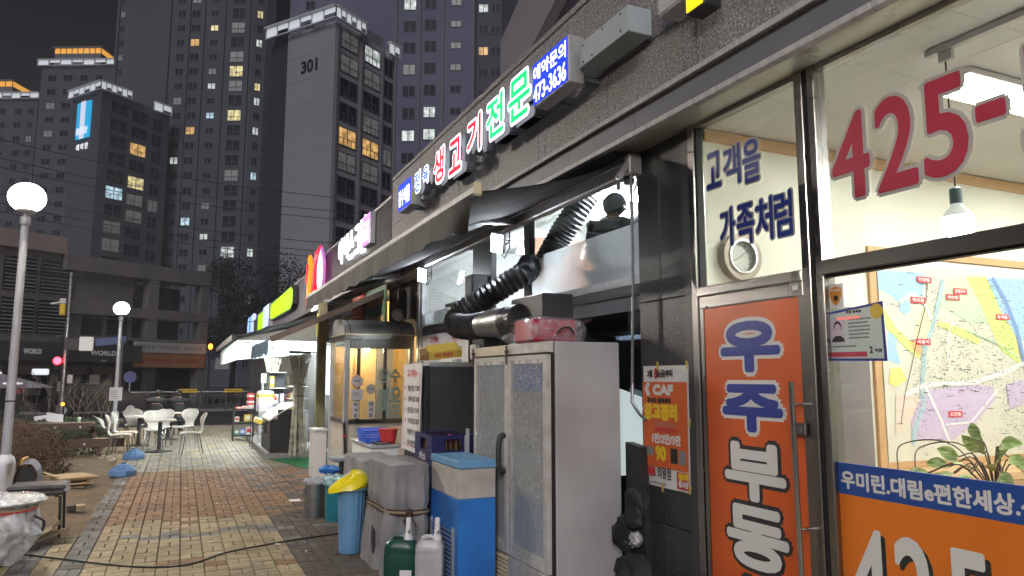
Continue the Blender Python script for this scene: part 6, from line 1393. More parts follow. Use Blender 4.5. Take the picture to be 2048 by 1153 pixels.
for (y, z), L, dd in zip([(2.244, 1.240), (2.138, 1.272), (2.079, 1.193), (1.972, 1.226), (1.944, 1.198), (2.348, 1.155), (2.272, 1.193), (2.199, 1.223), (2.117, 1.264), (2.053, 1.248), (2.300, 1.145), (2.089, 1.330), (2.017, 1.304), (1.989, 1.265), (2.238, 1.168), (2.169, 1.172), (2.047, 1.186), (2.015, 1.200), (2.323, 1.165), (2.133, 1.197)],
                         (.09, .10, .10, .10, .09, .08, .10, .09, .11, .10, .08, .08, .11, .09, .09, .08, .09, .09, .07, .08), ((-.4, .7, .3), (-.5, .2, .6), (-.6, -.3, .3), (-.4, -.8, .1), (-.5, -.5, .3), (-.4, .8, 0), (-.2, .9, .1), (-.1, .6, .5), (0, .2, .9), (-.2, -.6, .5), (-.3, .8, -.3), (0, .3, .8), (-.1, -.9, .2), (-.2, -.8, -.3), (-.4, .6, -.4), (-.5, 0, -.3), (-.3, -.4, -.6), (-.3, -.6, -.6), (-.2, 1, -.2), (-.5, .2, .2))):
    x = 3.2 + rs.uniform(-.05, .06); leaf((x, y, z), dd, (-.8, rs.uniform(-.3, .3), .6), L); st.tube(smooth_path([base, (base + Vector((x, y, z + .05))) / 2 + Vector((0, 0, .07)), (x, y, z)], 4), .003, 5)
for (a, b), (c, d) in zip([(2.532, 1.175), (2.439, 1.167)], [(2.242, 1.296), (2.184, 1.294)]): st.tube(smooth_path([(3.22, a, b - .03), (3.22, a - .03, b + .10), (3.22, c, d), base], 6), .003, 5)
st.build('stem', M['twig'], PLN)

# ================================================================== INSIDE THE RESTAURANT
for i, (x, y, lab) in enumerate(((4.02, 6.45, 'tube light right over the person in the cap behind the restaurant window'), (3.86, 5.80, 'tube light at the near end of the restaurant window by the pillar'), (4.6, 7.2, 'tube light deeper in the restaurant in front of the salmon wall'), (4.5, 9.0, 'tube light in the far bay of the restaurant'))):
    t = thing('ceiling_light', lab, 'ceiling light', (x, y, 3.45)); MB().box(x - .34, x + .34, y - .02, y + .02, 3.37, 3.499).build('housing', M['white'], t)
    q = MB(); q.tube([(x - .33, y - .04, 3.33), (x + .33, y - .04, 3.33)], .016, 8); q.tube([(x - .33, y + .04, 3.33), (x + .33, y + .04, 3.33)], .016, 8); q.build('lit_tube', M['L_tube'], t)
def person(label, root, J, E_, tops, legs, group=None):
    """body: one continuous skin over a skeleton; clothing and hair are children"""
    t = thing('person', label, 'person', root, group=group)
    skin('body', J, E_, M['skin'], t)
    return t
def stand(root, face_, h=1.72, arms='down', lean=0.0):
    """skeleton of a standing figure facing the unit vector face_; returns joints by name"""
    s = h / 1.72; f = Vector((*face_, 0)).normalized(); r = Vector((f.y, -f.x, 0)); R0 = Vector(root)
    def P(a, b, c): return R0 + r * a * s + f * b * s + Vector((0, 0, c * s))
    J = {'pelvis': (P(0, 0, .95), .135 * s), 'waist': (P(0, .01 + lean * .2, 1.10), .125 * s), 'chest': (P(0, .01 + lean * .5, 1.30), .150 * s), 'shoulders': (P(0, lean * .8, 1.44), .10 * s), 'neck': (P(0, .01 + lean, 1.50), .055 * s),
         'skull': (P(0, .03 + lean * 1.3, 1.60), .085 * s), 'crown': (P(0, .01 + lean * 1.4, 1.68), .075 * s), 'chin': (P(0, .065 + lean * 1.3, 1.545), .05 * s)}
    for k_, sg in (('l', -1), ('r', 1)):
        J['hip' + k_] = (P(.09 * sg, 0, .90), .10 * s); J['knee' + k_] = (P(.10 * sg, .02, .50), .065 * s); J['ankle' + k_] = (P(.10 * sg, -.01, .09), .045 * s); J['toe' + k_] = (P(.11 * sg, .15, .035), .035 * s)
        J['sh' + k_] = (P(.19 * sg, lean * .8, 1.41), .062 * s)
        if arms == 'down': J['el' + k_] = (P(.24 * sg, -.02, 1.13), .045 * s); J['wr' + k_] = (P(.25 * sg, .06, .89), .032 * s); J['hand' + k_] = (P(.25 * sg, .09, .80), .034 * s)
        else: J['el' + k_] = (P(.25 * sg, .05 + lean * .6, 1.15), .046 * s); J['wr' + k_] = (P(.12 * sg, .24 + lean * .6, 1.12), .033 * s); J['hand' + k_] = (P(.06 * sg, .29 + lean * .6, 1.14), .036 * s)
    E_ = [('pelvis', 'waist'), ('waist', 'chest'), ('chest', 'shoulders'), ('shoulders', 'neck'), ('neck', 'skull'), ('skull', 'crown'), ('skull', 'chin')]
    for k_ in 'lr': E_ += [('pelvis', 'hip' + k_), ('hip' + k_, 'knee' + k_), ('knee' + k_, 'ankle' + k_), ('ankle' + k_, 'toe' + k_), ('shoulders', 'sh' + k_), ('sh' + k_, 'el' + k_), ('el' + k_, 'wr' + k_), ('wr' + k_, 'hand' + k_)]
    return J, E_
def grow(name, J, E_, keep, m, t, fat=1.0, sub=2):
    ks = [k_ for k_ in J if k_ in keep]; ix = {k_: i for i, k_ in enumerate(ks)}
    return skin(name, [(J[k_][0], J[k_][1] * fat) for k_ in ks], [(ix[a], ix[b]) for a, b in E_ if a in ix and b in ix], m, t, sub)
ARM = ['shl', 'ell', 'wrl', 'shr', 'elr', 'wrr']; TORSO = ['pelvis', 'waist', 'chest', 'shoulders']; LEGS = ['pelvis', 'hipl', 'kneel', 'anklel', 'hipr', 'kneer', 'ankler']
def fingers(J, t, face_, s=1.0):
    q = MB(); f = Vector((*face_, 0)).normalized()
    for k_ in 'lr':
        h, w = J['hand' + k_][0], J['wr' + k_][0]; d = (h - w).normalized(); sd = d.cross(f); sd = sd.normalized() if sd.length > .01 else Vector((0, 0, 1))
        for i, L in enumerate((.062, .072, .068, .054)): a = h + f * (i - 1.5) * .017 * s; q.tube([a, a + d * L * .55 * s, a + d * L * s + sd * .01], [.009 * s, .008 * s, .006 * s], 6)
        q.tube([w + f * .02 * s, w + f * .045 * s + d * .03 * s, h + f * .045 * s + d * .02 * s], [.011 * s, .010 * s, .007 * s], 6)
    q.build('fingers', M['skin'], t)
def headgear(J, t, face_, kind):
    f = Vector((*face_, 0)).normalized(); c = J['skull'][0] + Vector((0, 0, .055)) - f * .012; q = MB(); s = J['skull'][1] / .085
    if kind == 'cap':
        q.ball(c, .112 * s, 18, 12, .92); q.v = [p for p in q.v]; q.v = [(x, y, max(z, c.z - .028)) for x, y, z in q.v]
        q.add([c + f * .085 * s + Vector((f.y, -f.x, 0)) * a + Vector((0, 0, b)) + f * e for a, e, b in ((-.075, 0, -.02), (.075, 0, -.02), (.055, .085, -.035), (-.055, .085, -.035), (-.075, 0, -.03), (.075, 0, -.03), (.055, .085, -.045), (-.055, .085, -.045))], [(0, 1, 2, 3), (7, 6, 5, 4), (1, 5, 6, 2), (2, 6, 7, 3), (3, 7, 4, 0)])
        q.build('cap', M['shirt'], t)
        q = MB(); q.ball(c + Vector((0, 0, -.05)), .104 * s, 16, 10, .8); q.v = [(x, y, min(z, c.z - .02)) for x, y, z in q.v]; q.v = [tuple(Vector(p) - f * .012) for p in q.v]; q.build('hair', M['hair'], t)
    else:
        q.ball(c - f * .022 * s + Vector((0, 0, -.005)), .106 * s, 16, 12, 1.05)
        if kind == 'long': q.tube([c - f * .05, c - f * .07 + Vector((0, 0, -.14)), c - f * .075 + Vector((0, 0, -.30))], [.10 * s, .10 * s, .06 * s], 12)
        q.build('hair', M['hair'], t)
    q = MB(); r = Vector((f.y, -f.x, 0)); e = J['skull'][0] + Vector((0, 0, .005))
    for sg in (-1, 1): q.ball(e + f * .082 * s + r * sg * .032 * s, .010 * s, 8, 6); q.ball(e + r * sg * .086 * s + Vector((0, 0, -.012)), .020 * s, 8, 6)
    q.ball(e + f * .10 * s + Vector((0, 0, -.028)), .014 * s, 8, 6); q.build('face', M['skin'], t)
fc = (.82, .57)
J, E_ = stand((3.52, 5.62, 1.56), fc, 1.74, 'front', .10)
t = thing('person', 'person in black cap and printed black shirt seen from behind through the restaurant window', 'person', (3.52, 5.62, 1.56))
grow('body', J, E_, list(J), M['skin'], t); grow('shirt', J, E_, TORSO + ['shl', 'ell', 'shr', 'elr'], M['shirt'], t, 1.16); grow('trousers', J, E_, LEGS, M['coat'], t, 1.14)
headgear(J, t, fc, 'cap'); fingers(J, t, fc)
f_ = Vector((*fc, 0)).normalized(); r_ = Vector((f_.y, -f_.x, 0)); bk = J['chest'][0] - f_ * .185 + Vector((0, 0, .105))
q = MB(); letters(q, 'grooverhyme', bk - r_ * .17, r_, ZV, .34, .052, fat=.003); letters(q, 'SEPARATE TOGETHER', bk - r_ * .13 + Vector((0, 0, -.05)), r_, ZV, .26, .022, fat=.001); q.build('print', M['letterwhite'], t)
MB().box(3.2, 3.75, 4.6, 6.38, 1.42, 1.555).build('service_step', M['darkgrey'], B)
fc2 = (.6, -.8); J, E_ = stand((3.95, 6.0, 1.55), fc2, 1.66, 'front', .12)
t = thing('person', 'person in dark clothes working bent beside the man in the cap', 'person', (3.95, 6.0, 1.55))
grow('body', J, E_, list(J), M['skin'], t); grow('jacket', J, E_, TORSO + ['shl', 'ell', 'shr', 'elr'], M['coat'], t, 1.2); grow('trousers', J, E_, LEGS, M['coat'], t, 1.14); headgear(J, t, fc2, 'hair'); fingers(J, t, fc2)
t = thing('hood', 'round steel exhaust hood above the ribbed hose in the restaurant', 'hood', (5.2, 7.0, 3.25)); q = MB(); q.lathe((5.2, 7.0, 3.25), [(.30, 0), (.22, .1), (.13, .18), (.12, .24)], 24); q.build('hood', M['steel_dull'], t)
t = thing('stool', 'dark stool and white shelf seen through the far restaurant bay', 'stool', (3.4, 8.6, 2.1))
q = MB(); q.box(3.25, 3.45, 8.2, 9.4, 2.56, 2.60); q.build('shelf', M['white'], t); q = MB(); q.lathe((3.36, 8.5, 2.601), [(.07, 0), (.09, .10), (.06, .16), (.001, .17)], 14); q.build('pot', M['darkgrey'], t)
q = MB()
for y in (8.3, 9.3): q.cyl((3.36, y, 2.08), .015, .48, 8)
q.build('leg', M['steel_dull'], t)
t = thing('reflection_bar', 'long glowing bar standing in for a reflection in the lower dark restaurant window', 'lamp', (3.6, 4.9, 1.95)); MB().box(3.5, 3.56, 4.55, 5.5, 1.93, 1.96).build('lit_tube', lum('reflection_glow', (.85, .9, 1), 5), t); MB().box(3.49, 3.57, 4.5, 5.55, 1.961, 1.979).build('housing', M['white'], t)  # added glowing bar and housing imitate a white reflection in the pane

# ================================================================== GLASS PORCH
PC_amber = mat('amber_door', (.84, .62, .33), (.76, .53, .27), scale=2, rough=.4)
PC = thing('glass_porch', 'stainless framed glass porch with rounded roof at the restaurant entrance', 'porch', (2.7, 11.4, 0))
x0, x1, y0, y1 = 2.19, 3.24, 10.82, 12.02
for x, y in ((x0, y0), (x0, y1 - .07), (x1 - .07, y0), (x0 + .18, y0)):
    if (x, y) != (x0 + .18, y0): MB().box(x, x + .07, y, y + .07, .0, 2.16, .004).build('post', M['steel_dull'], PC)
q = MB(); q.box(x0 - .02, x1, y0 - .02, y0 + .09, 2.161, 2.24, .004); q.box(x0 - .02, x0 + .09, y0 + .091, y1, 2.161, 2.24, .004); q.build('eave_beam', M['steel'], PC)
q = MB(); n = 14; vs = []
for i in range(n + 1):
    a = PI * i / n; vs += [(x0 - .03, (y0 + y1) / 2 - .64 * math.cos(a), 2.245 + .25 * math.sin(a)), (x1, (y0 + y1) / 2 - .64 * math.cos(a), 2.245 + .25 * math.sin(a))]
q.smooth = True; q.add(vs, [(2 * i, 2 * i + 1, 2 * i + 3, 2 * i + 2) for i in range(n)]); q.smooth = False; q.add([vs[2 * i] for i in range(n + 1)], [tuple(range(n + 1))]); q.build('rounded_roof', M['steel_dull'], PC)
for x in (x0 + .06, x0 + .84):
    q = MB(); q.tube([(x, (y0 + y1) / 2 - .645 * math.cos(PI * i / n), 2.247 + .255 * math.sin(PI * i / n)) for i in range(n + 1)], .007, 6); q.build('roof_seam', M['darkgrey'], PC)
for bx in ((x0 + .071, x1 - .071, y0 + .01, y0 + .06, .92, .985), (x0 + .01, x0 + .06, y0 + .071, y1 - .071, .92, .985), (x0 + .071, x1 - .071, y0 + .005, y0 + .065, 2.03, 2.16)): MB().box(*bx, .003).build('rail', M['steel'], PC)
MB().box(x0 + .072, x1 - .072, y0 + .03, y0 + .036, .986, 2.03).build('glass_pane', M['glass'], PC); MB().quad((x0 + .072, y0 + .033, .05), (x1 - .072, y0 + .033, .05), (x1 - .072, y0 + .033, .919), (x0 + .072, y0 + .033, .919)).build('frosted_pane', M['glass_film'], PC)
MB().box(x0 + .03, x0 + .036, y0 + .072, y1 - .072, .986, 2.16).build('glass_pane', M['glass'], PC); MB().quad((x0 + .033, y1 - .072, .05), (x0 + .033, y0 + .072, .05), (x0 + .033, y0 + .072, .919), (x0 + .033, y1 - .072, .919)).build('frosted_pane', M['glass_film'], PC)
q = MB(); q.box(x0 + .25, x1 - .2, y0 + .09, y0 + .12, .1, 2.0); f = MB(); f.box(x0 + .20, x0 + .25, y0 + .085, y0 + .125, .05, 2.05); f.box(x1 - .45, x1 - .40, y0 + .085, y0 + .125, .05, 2.05); f.build('door_stile', M['steel'], PC)
teal = mat('mint_vinyl', (.34, .50, .46), rough=.5)
q = MB(); letters(q, '장수', (x0 + .50, y0 + .0275, 1.52), (1, 0, 0), ZV, .36, .22, fat=.008); letters(q, '마을', (x0 + .53, y0 + .0275, .99), (1, 0, 0), ZV, .34, .48, fat=.010); q.build('lettering', teal, PC)
MB().box(x0 + .08, x1 - .30, y1 - .03, y1, .6, 2.10).build('amber_door', PC_amber, PC); MB().box(x0 + .38, x0 + .41, y1 - .05, y1 - .031, .6, 2.10).build('door_seam', M['wood'], PC); MB().box(x1 - .29, x1 - .01, y1 - .03, y1, .05, 2.15).build('grey_jamb', M['alu'], PC)
q = MB(); q.ball((x0 + .50, y1 - .40, 2.06), .05, 14, 10); q.build('lit_bulb', M['L_warm'], PC)
def hexa(cx, cz, r, m, name): q = MB(); q.plate((cx, y0 + .0285, cz), (1, 0, 0), ZV, [(r * math.sin(k * PI / 3) * .9, r * math.cos(k * PI / 3)) for k in range(6)], .001); return q.build(name, m, PC)
hx = hexa(x0 + .19, 1.545, .105, M['redprint'], 'hexagon_sticker'); q = MB(); q.plate((x0 + .19, y0 + .0272, 1.545), (1, 0, 0), ZV, [(.095 * math.sin(k * PI / 3) * .9, .095 * math.cos(k * PI / 3)) for k in range(6)], .0006); q.build('face', M['paper'], hx)
q = MB(); letters(q, '가맹점', (x0 + .14, y0 + .0265, 1.53), (1, 0, 0), ZV, .10, .035, fat=.002); q.build('lettering', M['inkgrey'], hx)
hx = hexa(x0 + .40, 1.43, .08, M['ink'], 'hexagon_sticker'); q = MB(); q.plate((x0 + .40, y0 + .0272, 1.43), (1, 0, 0), ZV, [(.072 * math.sin(k * PI / 3) * .9, .072 * math.cos(k * PI / 3)) for k in range(6)], .0006); q.build('face', M['paper'], hx)
q = MB(); letters(q, '안심식당', (x0 + .355, y0 + .0265, 1.42), (1, 0, 0), ZV, .09, .028, fat=.002); q.build('lettering', M['inkgrey'], hx)
q = MB(); q.box(x0 + .10, x0 + .28, y0 + .026, y0 + .0285, 1.27, 1.43); n1 = q.build('notice', M['paper'], PC); q = MB(); ticks(q, (x0 + .13, y0 + .0255, 1.33), (1, 0, 0), ZV, .12, .06, 3, rs); q.build('small_print', M['inkgrey'], n1)
for cx, s in ((x0 + .13, '미시오'), (x0 + .36, '미시오')):
    q = MB(); q.box(cx, cx + .10, y0 + .026, y0 + .0285, 1.0, 1.25); n1 = q.build('notice', M['paper'], PC); q = MB()
    for i, ch in enumerate(s): letters(q, ch, (cx + .022, y0 + .0255, 1.175 - i * .08), (1, 0, 0), ZV, .055, .058, fat=.003)
    q.build('lettering', M['ink'], n1)
MB().box(2.26, 2.30, 10.83, 10.84, .1, .11).build('door_sill', M['steel'], PC)
t = thing('umbrella', 'closed umbrella with red strap leaning in the porch', 'umbrella', (2.24, 10.75, 0)); q = MB(); q.tube([(2.26, 10.76, .01), (2.22, 10.77, .5), (2.19, 10.78, .95)], [.008, .022, .018], 8); q.build('canopy', M['black'], t); q = MB(); q.tube([(2.203, 10.775, .74), (2.200, 10.775, .77)], .026, 8); q.build('strap', M['redplastic'], t)
q = MB(); q.box(1.98, 2.185, 12.1, 12.5, 0, .74, .006); t = thing('tiled_plinth', 'pale tiled plinth in front of the olive column', 'plinth', (2.08, 12.3, 0)); q.build('plinth', M['tile'], t); MB().box(1.965, 2.195, 12.08, 12.52, .741, .775, .005).build('plinth_cap', M['tile'], t)

# amber room beyond the porch: its own lamp
t = thing('ceiling_light', 'warm lamp glowing in the amber room behind the porch', 'ceiling light', (3.9, 11.8, 2.9)); q = MB(); q.ball((3.9, 11.8, 2.9), .13, 16, 10); q.build('lit_globe', M['L_warm'], t); q = MB(); q.tube([(3.9, 11.8, 3.03), (3.9, 11.8, 3.14)], .01, 6); q.build('stem', M['black'], t)
# banners on the ice cream shop wall
for nm, lab, y0_, y1_, m, txt, tc_ in (('banner', 'red hanging banner under the dark awning', 13.0, 13.95, mat('banner_red', (.42, .05, .04), (.36, .04, .035), scale=3, rough=.6), 'ice cream', mat('dull_red_letter', (.55, .12, .08), rough=.6)),
                                  ('banner', 'dull green ice cream banner with orange letters', 11.42, 12.80, mat('banner_green', (.12, .20, .14), (.10, .17, .12), scale=3, rough=.6), '아이스크림', mat('banner_letter', (.62, .38, .18), rough=.6))):
    t = thing(nm, lab, 'banner', (2.95, y0_, 2.4)); MB().box(2.93, 2.945, y0_, y1_, 2.36, 3.10).build('cloth', m, t)
    q = MB(); letters(q, txt, (2.9285, y1_ - .12, 2.78), YU, ZV, (y1_ - y0_) * .82, .16, fat=.012)
    if nm == 'banner' and 'green' in lab: letters(q, '할인점', (2.9285, y1_ - .45, 2.40), YU, ZV, .85, .22, fat=.02)
    q.build('lettering', tc_, t)

# ================================================================== MARKET GOODS UNDER THE CANOPY
def strip_curtain(label, pts_, z0, z1, seed, tie):
    t = thing('strip_curtain', label, 'curtain', (pts_[0][0], pts_[0][1], 0), group='clear strip curtains of the market')
    rs = random.Random(seed); a, b = Vector((*pts_[0], 0)), Vector((*pts_[1], 0)); mid = (a + b) / 2; n = 16
    for i in range(n):
        u = (i + .5) / n; top = a.lerp(b, u); tp = mid.lerp(top, .32) + Vector((rs.gauss(0, .015), rs.gauss(0, .02), 0)); bt = mid.lerp(top, .75) + Vector((rs.gauss(0, .03), rs.gauss(0, .03), 0))
        q = MB(); d = (b - a).normalized() * .035; nn = Vector((d.y, -d.x, 0)).normalized() * .02 * rs.uniform(-1, 1); vs = []
        for w in range(9):
            s = w / 8; z = z1 + (z0 - z1) * s
            c = top.lerp(tp, min(1, s / tie) ** .8) if s < tie else tp.lerp(bt, (s - tie) / (1 - tie)); c = c + Vector((0, 0, z)); vs += [c - d + nn, c + nn * -1, c + d + nn]
        q.smooth = True; q.add(vs, [(3 * w + k_, 3 * w + k_ + 1, 3 * w + k_ + 4, 3 * w + k_ + 3) for w in range(8) for k_ in (0, 1)]); q.build('vinyl_strip', M['curtain'], t)
    q = MB(); q.tube([mid + Vector((.09 * math.cos(k_), .09 * math.sin(k_), z1 + (z0 - z1) * tie)) for k_ in [j * PI / 8 for j in range(17)]], .012, 6); q.build('tie', M['black'], t)
    q = MB(); q.beam(a + Vector((0, 0, z1 + .02)), b + Vector((0, 0, z1 + .02)), .04); q.build('rail', M['darkgrey'], t)
strip_curtain('tall tied clear strip curtain beside the chest freezer', ((1.96, 15.2), (2.40, 15.35)), .05, 2.09, 1, .42)
strip_curtain('short clear strip curtain behind the grey shelf unit', ((2.0, 20.6), (2.45, 20.7)), 1.3, 2.12, 2, .95)
FZ = thing('chest_freezer', 'black chest freezer with curved white lid under the market canopy', 'freezer', (1.9, 16.2, 0))
q = MB(); q.plate((1.66, 0, 0), (0, 1, 0), (0, 0, 1), [(15.35, .12), (17.0, .12), (17.0, .72), (15.35, .72)], .62); q.build('cabinet', M['black'], FZ)
q = MB(); q.box(1.652, 1.6595, 15.4, 16.95, .45, .70); q.build('glass_front', M['glass_dark'], FZ)
lidm = mat('lid_white', (.66, .66, .58), (.60, .60, .53), scale=4, rough=.5)
for i in range(4):
    ya_ = 15.35 + i * .413; q = MB(); vs = []
    for j in range(9):
        s = j / 8; x = 1.64 + .66 * s; z = .725 + .30 * math.sin(s * PI * .55) ; vs += [(x, ya_ + .006, z), (x, ya_ + .407, z), (x, ya_ + .006, z + .03), (x, ya_ + .407, z + .03)]
    q.add(vs, [(4 * j + 2, 4 * j + 6, 4 * j + 7, 4 * j + 3) for j in range(8)] + [(4 * j, 4 * j + 1, 4 * j + 5, 4 * j + 4) for j in range(8)] + [(4 * j, 4 * j + 4, 4 * j + 6, 4 * j + 2) for j in range(8)] + [(4 * j + 1, 4 * j + 3, 4 * j + 7, 4 * j + 5) for j in range(8)] + [(0, 2, 3, 1)]); q.build('lid_panel', lidm, FZ)
q = MB(); q.box(1.80, 2.28, 15.36, 15.40, .72, .96); q.build('side_cheek', M['black'], FZ)
t = thing('platform', 'low stone threshold platform under the chest freezer', 'platform', (1.9, 16.5, 0)); MB().box(1.60, 2.9, 15.25, 20.2, .001, .105, .01).build('slab', M['kerb'], t); MB().box(1.63, 1.95, 15.4, 17.6, .1055, .118).build('metal_plate', M['steel_dull'], t)
q = MB(); q.plate((0, 0, .004), (1, 0, 0), (0, 1, 0), [(1.66, 15.2), (2.9, 15.2), (2.9, 13.05), (2.22, 13.1), (2.03, 13.6)], .012); single(q, 'floor_mat', M['mat_green'], 'green floor matting in front of the market freezer', 'mat', (2.3, 14.5, 0))
def shelf(label, x0, x1, y0, y1, h, n, m, back=None, name='shelf_unit', cat='shelf'):
    t = thing(name, label, cat, ((x0 + x1) / 2, y0, 0))
    for x, y in ((x0, y0), (x1 - .025, y0), (x0, y1 - .025), (x1 - .025, y1 - .025)): MB().box(x, x + .025, y, y + .025, 0, h).build('upright', m, t)
    for i in range(n):
        z = .12 + (h - .14) * i / (n - 1); MB().box(x0 + .026, x1 - .026, y0 + .001, y1 - .001, z, z + .02).build('shelf_board', back or m, t)
    return t
shelf('black wire rack of packets at the outer corner of the market', 1.25, 1.76, 19.9, 20.3, .80, 3, M['black'], name='wire_rack', cat='rack')
rs = random.Random(14); cols = [mat('pack_%s' % n, c, rough=.45) for n, c in (('red', (.55, .06, .06)), ('white', (.66, .64, .60)), ('green', (.10, .25, .16)), ('yellow', (.62, .46, .08)), ('pink', (.62, .18, .34)), ('blue', (.10, .22, .5)), ('lilac', (.5, .45, .6)))]
cn = ['red', 'white', 'dark green', 'yellow', 'pink', 'blue', 'lilac']
def packet(ci, x, y, z, w, d, h, where, name='packet'):
    t = thing(name, '%s %s' % (cn[ci], where), 'packet', (x + w / 2, y + d / 2, z)); MB().box(x, x + w, y, y + d, z, z + h, .006).build('carton', cols[ci], t)
    MB().box(x + w * .15, x + w * .85, y - .0015, y - .0005, z + h * .3, z + h * .75).build('label_print', cols[1] if ci != 1 else cols[0], t)
for a in ((2, 1.29, .145, .12, .15, 'packet at the bottom of the wire rack, end nearest the road'), (5, 1.43, .145, .12, .16, 'packet in the middle of the bottom of the wire rack'), (1, 1.57, .145, .15, .20, 'gridded packet at the bottom of the wire rack by the shop'),
          (1, 1.30, .475, .10, .13, 'packet on the middle board of the wire rack'), (3, 1.52, .475, .19, .18, 'packet on the middle board of the wire rack by the shop'), (0, 1.29, .805, .16, .05, 'flat packet on top of the wire rack'), (1, 1.46, .805, .12, .06, 'flat packet on top of the wire rack')):
    packet(a[0], a[1], 20.0, a[2], a[3], .16, a[4], a[5])
for i in range(2):
    t = thing('tub', ('upper' if i else 'lower') + ' red and white tub stacked on the wire rack', 'tub', (1.66, 20.1, .8 + i * .2)); q = MB(); q.lathe((1.66, 20.1, .806 + i * .20), [(.085, 0), (.095, .14), (.098, .15), (.098, .19)], 18); q.build('tub', cols[0 if i else 1], t); q = MB(); q.lathe((1.66, 20.1, .90 + i * .20), [(.094, 0), (.097, .05)], 18, False); q.build('label_band', cols[1 if i else 0], t)
shelf('tall grey shelf unit with lit white shelf edges in the market', 2.0, 2.46, 19.3, 19.8, 1.74, 5, M['darkgrey'], M['white'])
MB().box(2.03, 2.44, 19.79, 19.80, .15, 1.72).build('back_panel', M['panel_grey'], bpy.data.objects['shelf_unit'])
for ci, x, z, w, h, s in ((3, 2.05, 1.34, .10, .28, 'pouch on the top board of the grey shelf unit'), (1, 2.06, .94, .20, .22, 'carton with dark print on the grey shelf unit'), (4, 2.06, .55, .20, .2, 'carton on the grey shelf unit'), (6, 2.30, .94, .10, .24, 'packet beside the white carton on the grey shelf unit')): packet(ci, x, 19.36, z + .02, w, .2, h, s)
t = thing('carton', 'large white carton of sweets with orange top standing by the freezer', 'carton', (1.95, 19.0, .6)); q = MB(); q.lathe((1.90, 18.9, .78), [(.20, 0), (.215, .40), (.19, .48), (.10, .50)], 8); q.build('box', cols[1], t); q = MB(); q.lathe((1.90, 18.9, 1.12), [(.2165, 0), (.2165, .08)], 8, False); q.build('orange_band', M['boxyellow'], t); q = MB(); q.lathe((1.90, 18.9, .84), [(.2125, 0), (.2145, .10)], 8, False); q.build('purple_band', cols[6], t)
q = MB(); q.box(1.76, 2.04, 18.76, 19.04, .105, .779); q.build('stand', M['alu'], t)
t = thing('post_lamp', 'slim post with a twin lamp head by the grey shelf unit', 'lamp', (1.93, 19.9, 0)); MB().box(1.90, 1.96, 19.9, 19.96, .02, 1.45).build('post', M['alu'], t)
for x in (1.88, 1.955): MB().box(x, x + .065, 19.88, 19.95, 1.455, 1.70, .01).build('lit_lamp', lum('post_glow', (.8, .9, .75), .9), t)
t = thing('display_case', 'glass sided display case of pastries beside the freezer', 'display case', (2.5, 18.2, 0)); MB().box(2.30, 2.75, 17.6, 18.5, .105, .80).build('base', M['alu'], t)
for z in (.82, 1.10, 1.38): MB().box(2.31, 2.74, 17.62, 18.48, z, z + .015).build('shelf_board', M['white'], t)
MB().box(2.30, 2.305, 17.62, 18.48, .836, 1.7).build('glass_pane', M['glass'], t); MB().box(2.30, 2.75, 17.6, 17.605, .806, 1.7).build('glass_pane', M['glass'], t)
for i in range(6): packet((3, 1, 4, 1, 3, 0)[i], 2.36, 17.72 + (i % 3) * .25, .836 + (i // 3) * .28, .16, .16, .12, 'pastry box number %s on the %s board of the display case' % ('one two three'.split()[i % 3], 'lower' if i < 3 else 'middle'))
t = thing('wire_basket', 'dark wire basket stand of snacks in front of the freezer', 'basket', (1.6, 17.6, 0))
q = MB()
for z in (.35, .55, .75): q.tube([(1.50, 17.3, z), (1.78, 17.3, z), (1.78, 17.9, z), (1.50, 17.9, z), (1.50, 17.3, z)], .008, 6)
for x, y in ((1.5, 17.3), (1.78, 17.3), (1.78, 17.9), (1.5, 17.9)): q.tube([(x, y, 0.02), (x, y, .76)], .009, 6)
q.build('frame', M['black'], t)
for i, c in enumerate((3, 1, 3, 0)): q = MB(); q.obox((1.64, 17.4 + i * .13, .62), .2, .10, .12, (.3 * i, .4, 0), .02); q.build('snack_pack', cols[c], t)
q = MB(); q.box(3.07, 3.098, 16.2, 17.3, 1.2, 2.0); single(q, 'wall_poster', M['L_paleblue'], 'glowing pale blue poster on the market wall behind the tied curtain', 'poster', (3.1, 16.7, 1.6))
for y_, s in ((14.2, 'first cream spotlight on a bracket below the brown awning bar'), (13.2, 'second cream spotlight on a bracket near the olive column')):
    t = thing('spotlight', s, 'spotlight', (2.7, y_, 2.6)); q = MB(); q.obox((2.66, y_, 2.62), .14, .2, .10, (.3, .3, .4), .01); q.build('head', M['beige'], t); q = MB(); q.beam((2.7, y_, 2.66), (3.1, y_ + .1, 2.75), .03); q.build('bracket', M['beige'], t)

# ================================================================== STREET LAMPS
def street_lamp(label, c, hgt):
    t = thing('street_lamp', label, 'street lamp', c, group='globe street lamps along the path')
    q = MB(); q.lathe((0, 0, 0), [(.135, 0), (.135, .02), (.118, .04), (.115, .55), (.095, .62), (.056, .66)], 20); q.build('base', M['pole'], t, local=True)
    q = MB(); q.lathe((0, 0, .64), [(.055, 0), (.050, 1.2), (.044, hgt - .64), ], 18); q.build('pole', M['pole'], t, local=True)
    q = MB(); q.lathe((0, 0, hgt), [(.05, 0), (.06, .01), (.06, .10), (.04, .12), (.04, .15), (.10, .17), (.115, .21)], 18); q.build('collar', M['alu'], t, local=True)
    q = MB(); q.ball((0, 0, hgt + .36), .212, 24, 16, .9); q.build('globe', M['L_globe'], t, local=True)
    li = bpy.data.objects.new('lamp_light', bpy.data.lights.new('lamp_light', 'POINT')); C.objects.link(li); li.parent = t; li.location = (0, 0, hgt + .36)
    li.data.energy = 3900; li.data.shadow_soft_size = .225; li.data.color = (1, .90, .76)
    return t
t = street_lamp('nearer globe street lamp with stickers on its thick base', (-1.92, 10.85, 0), 3.53)
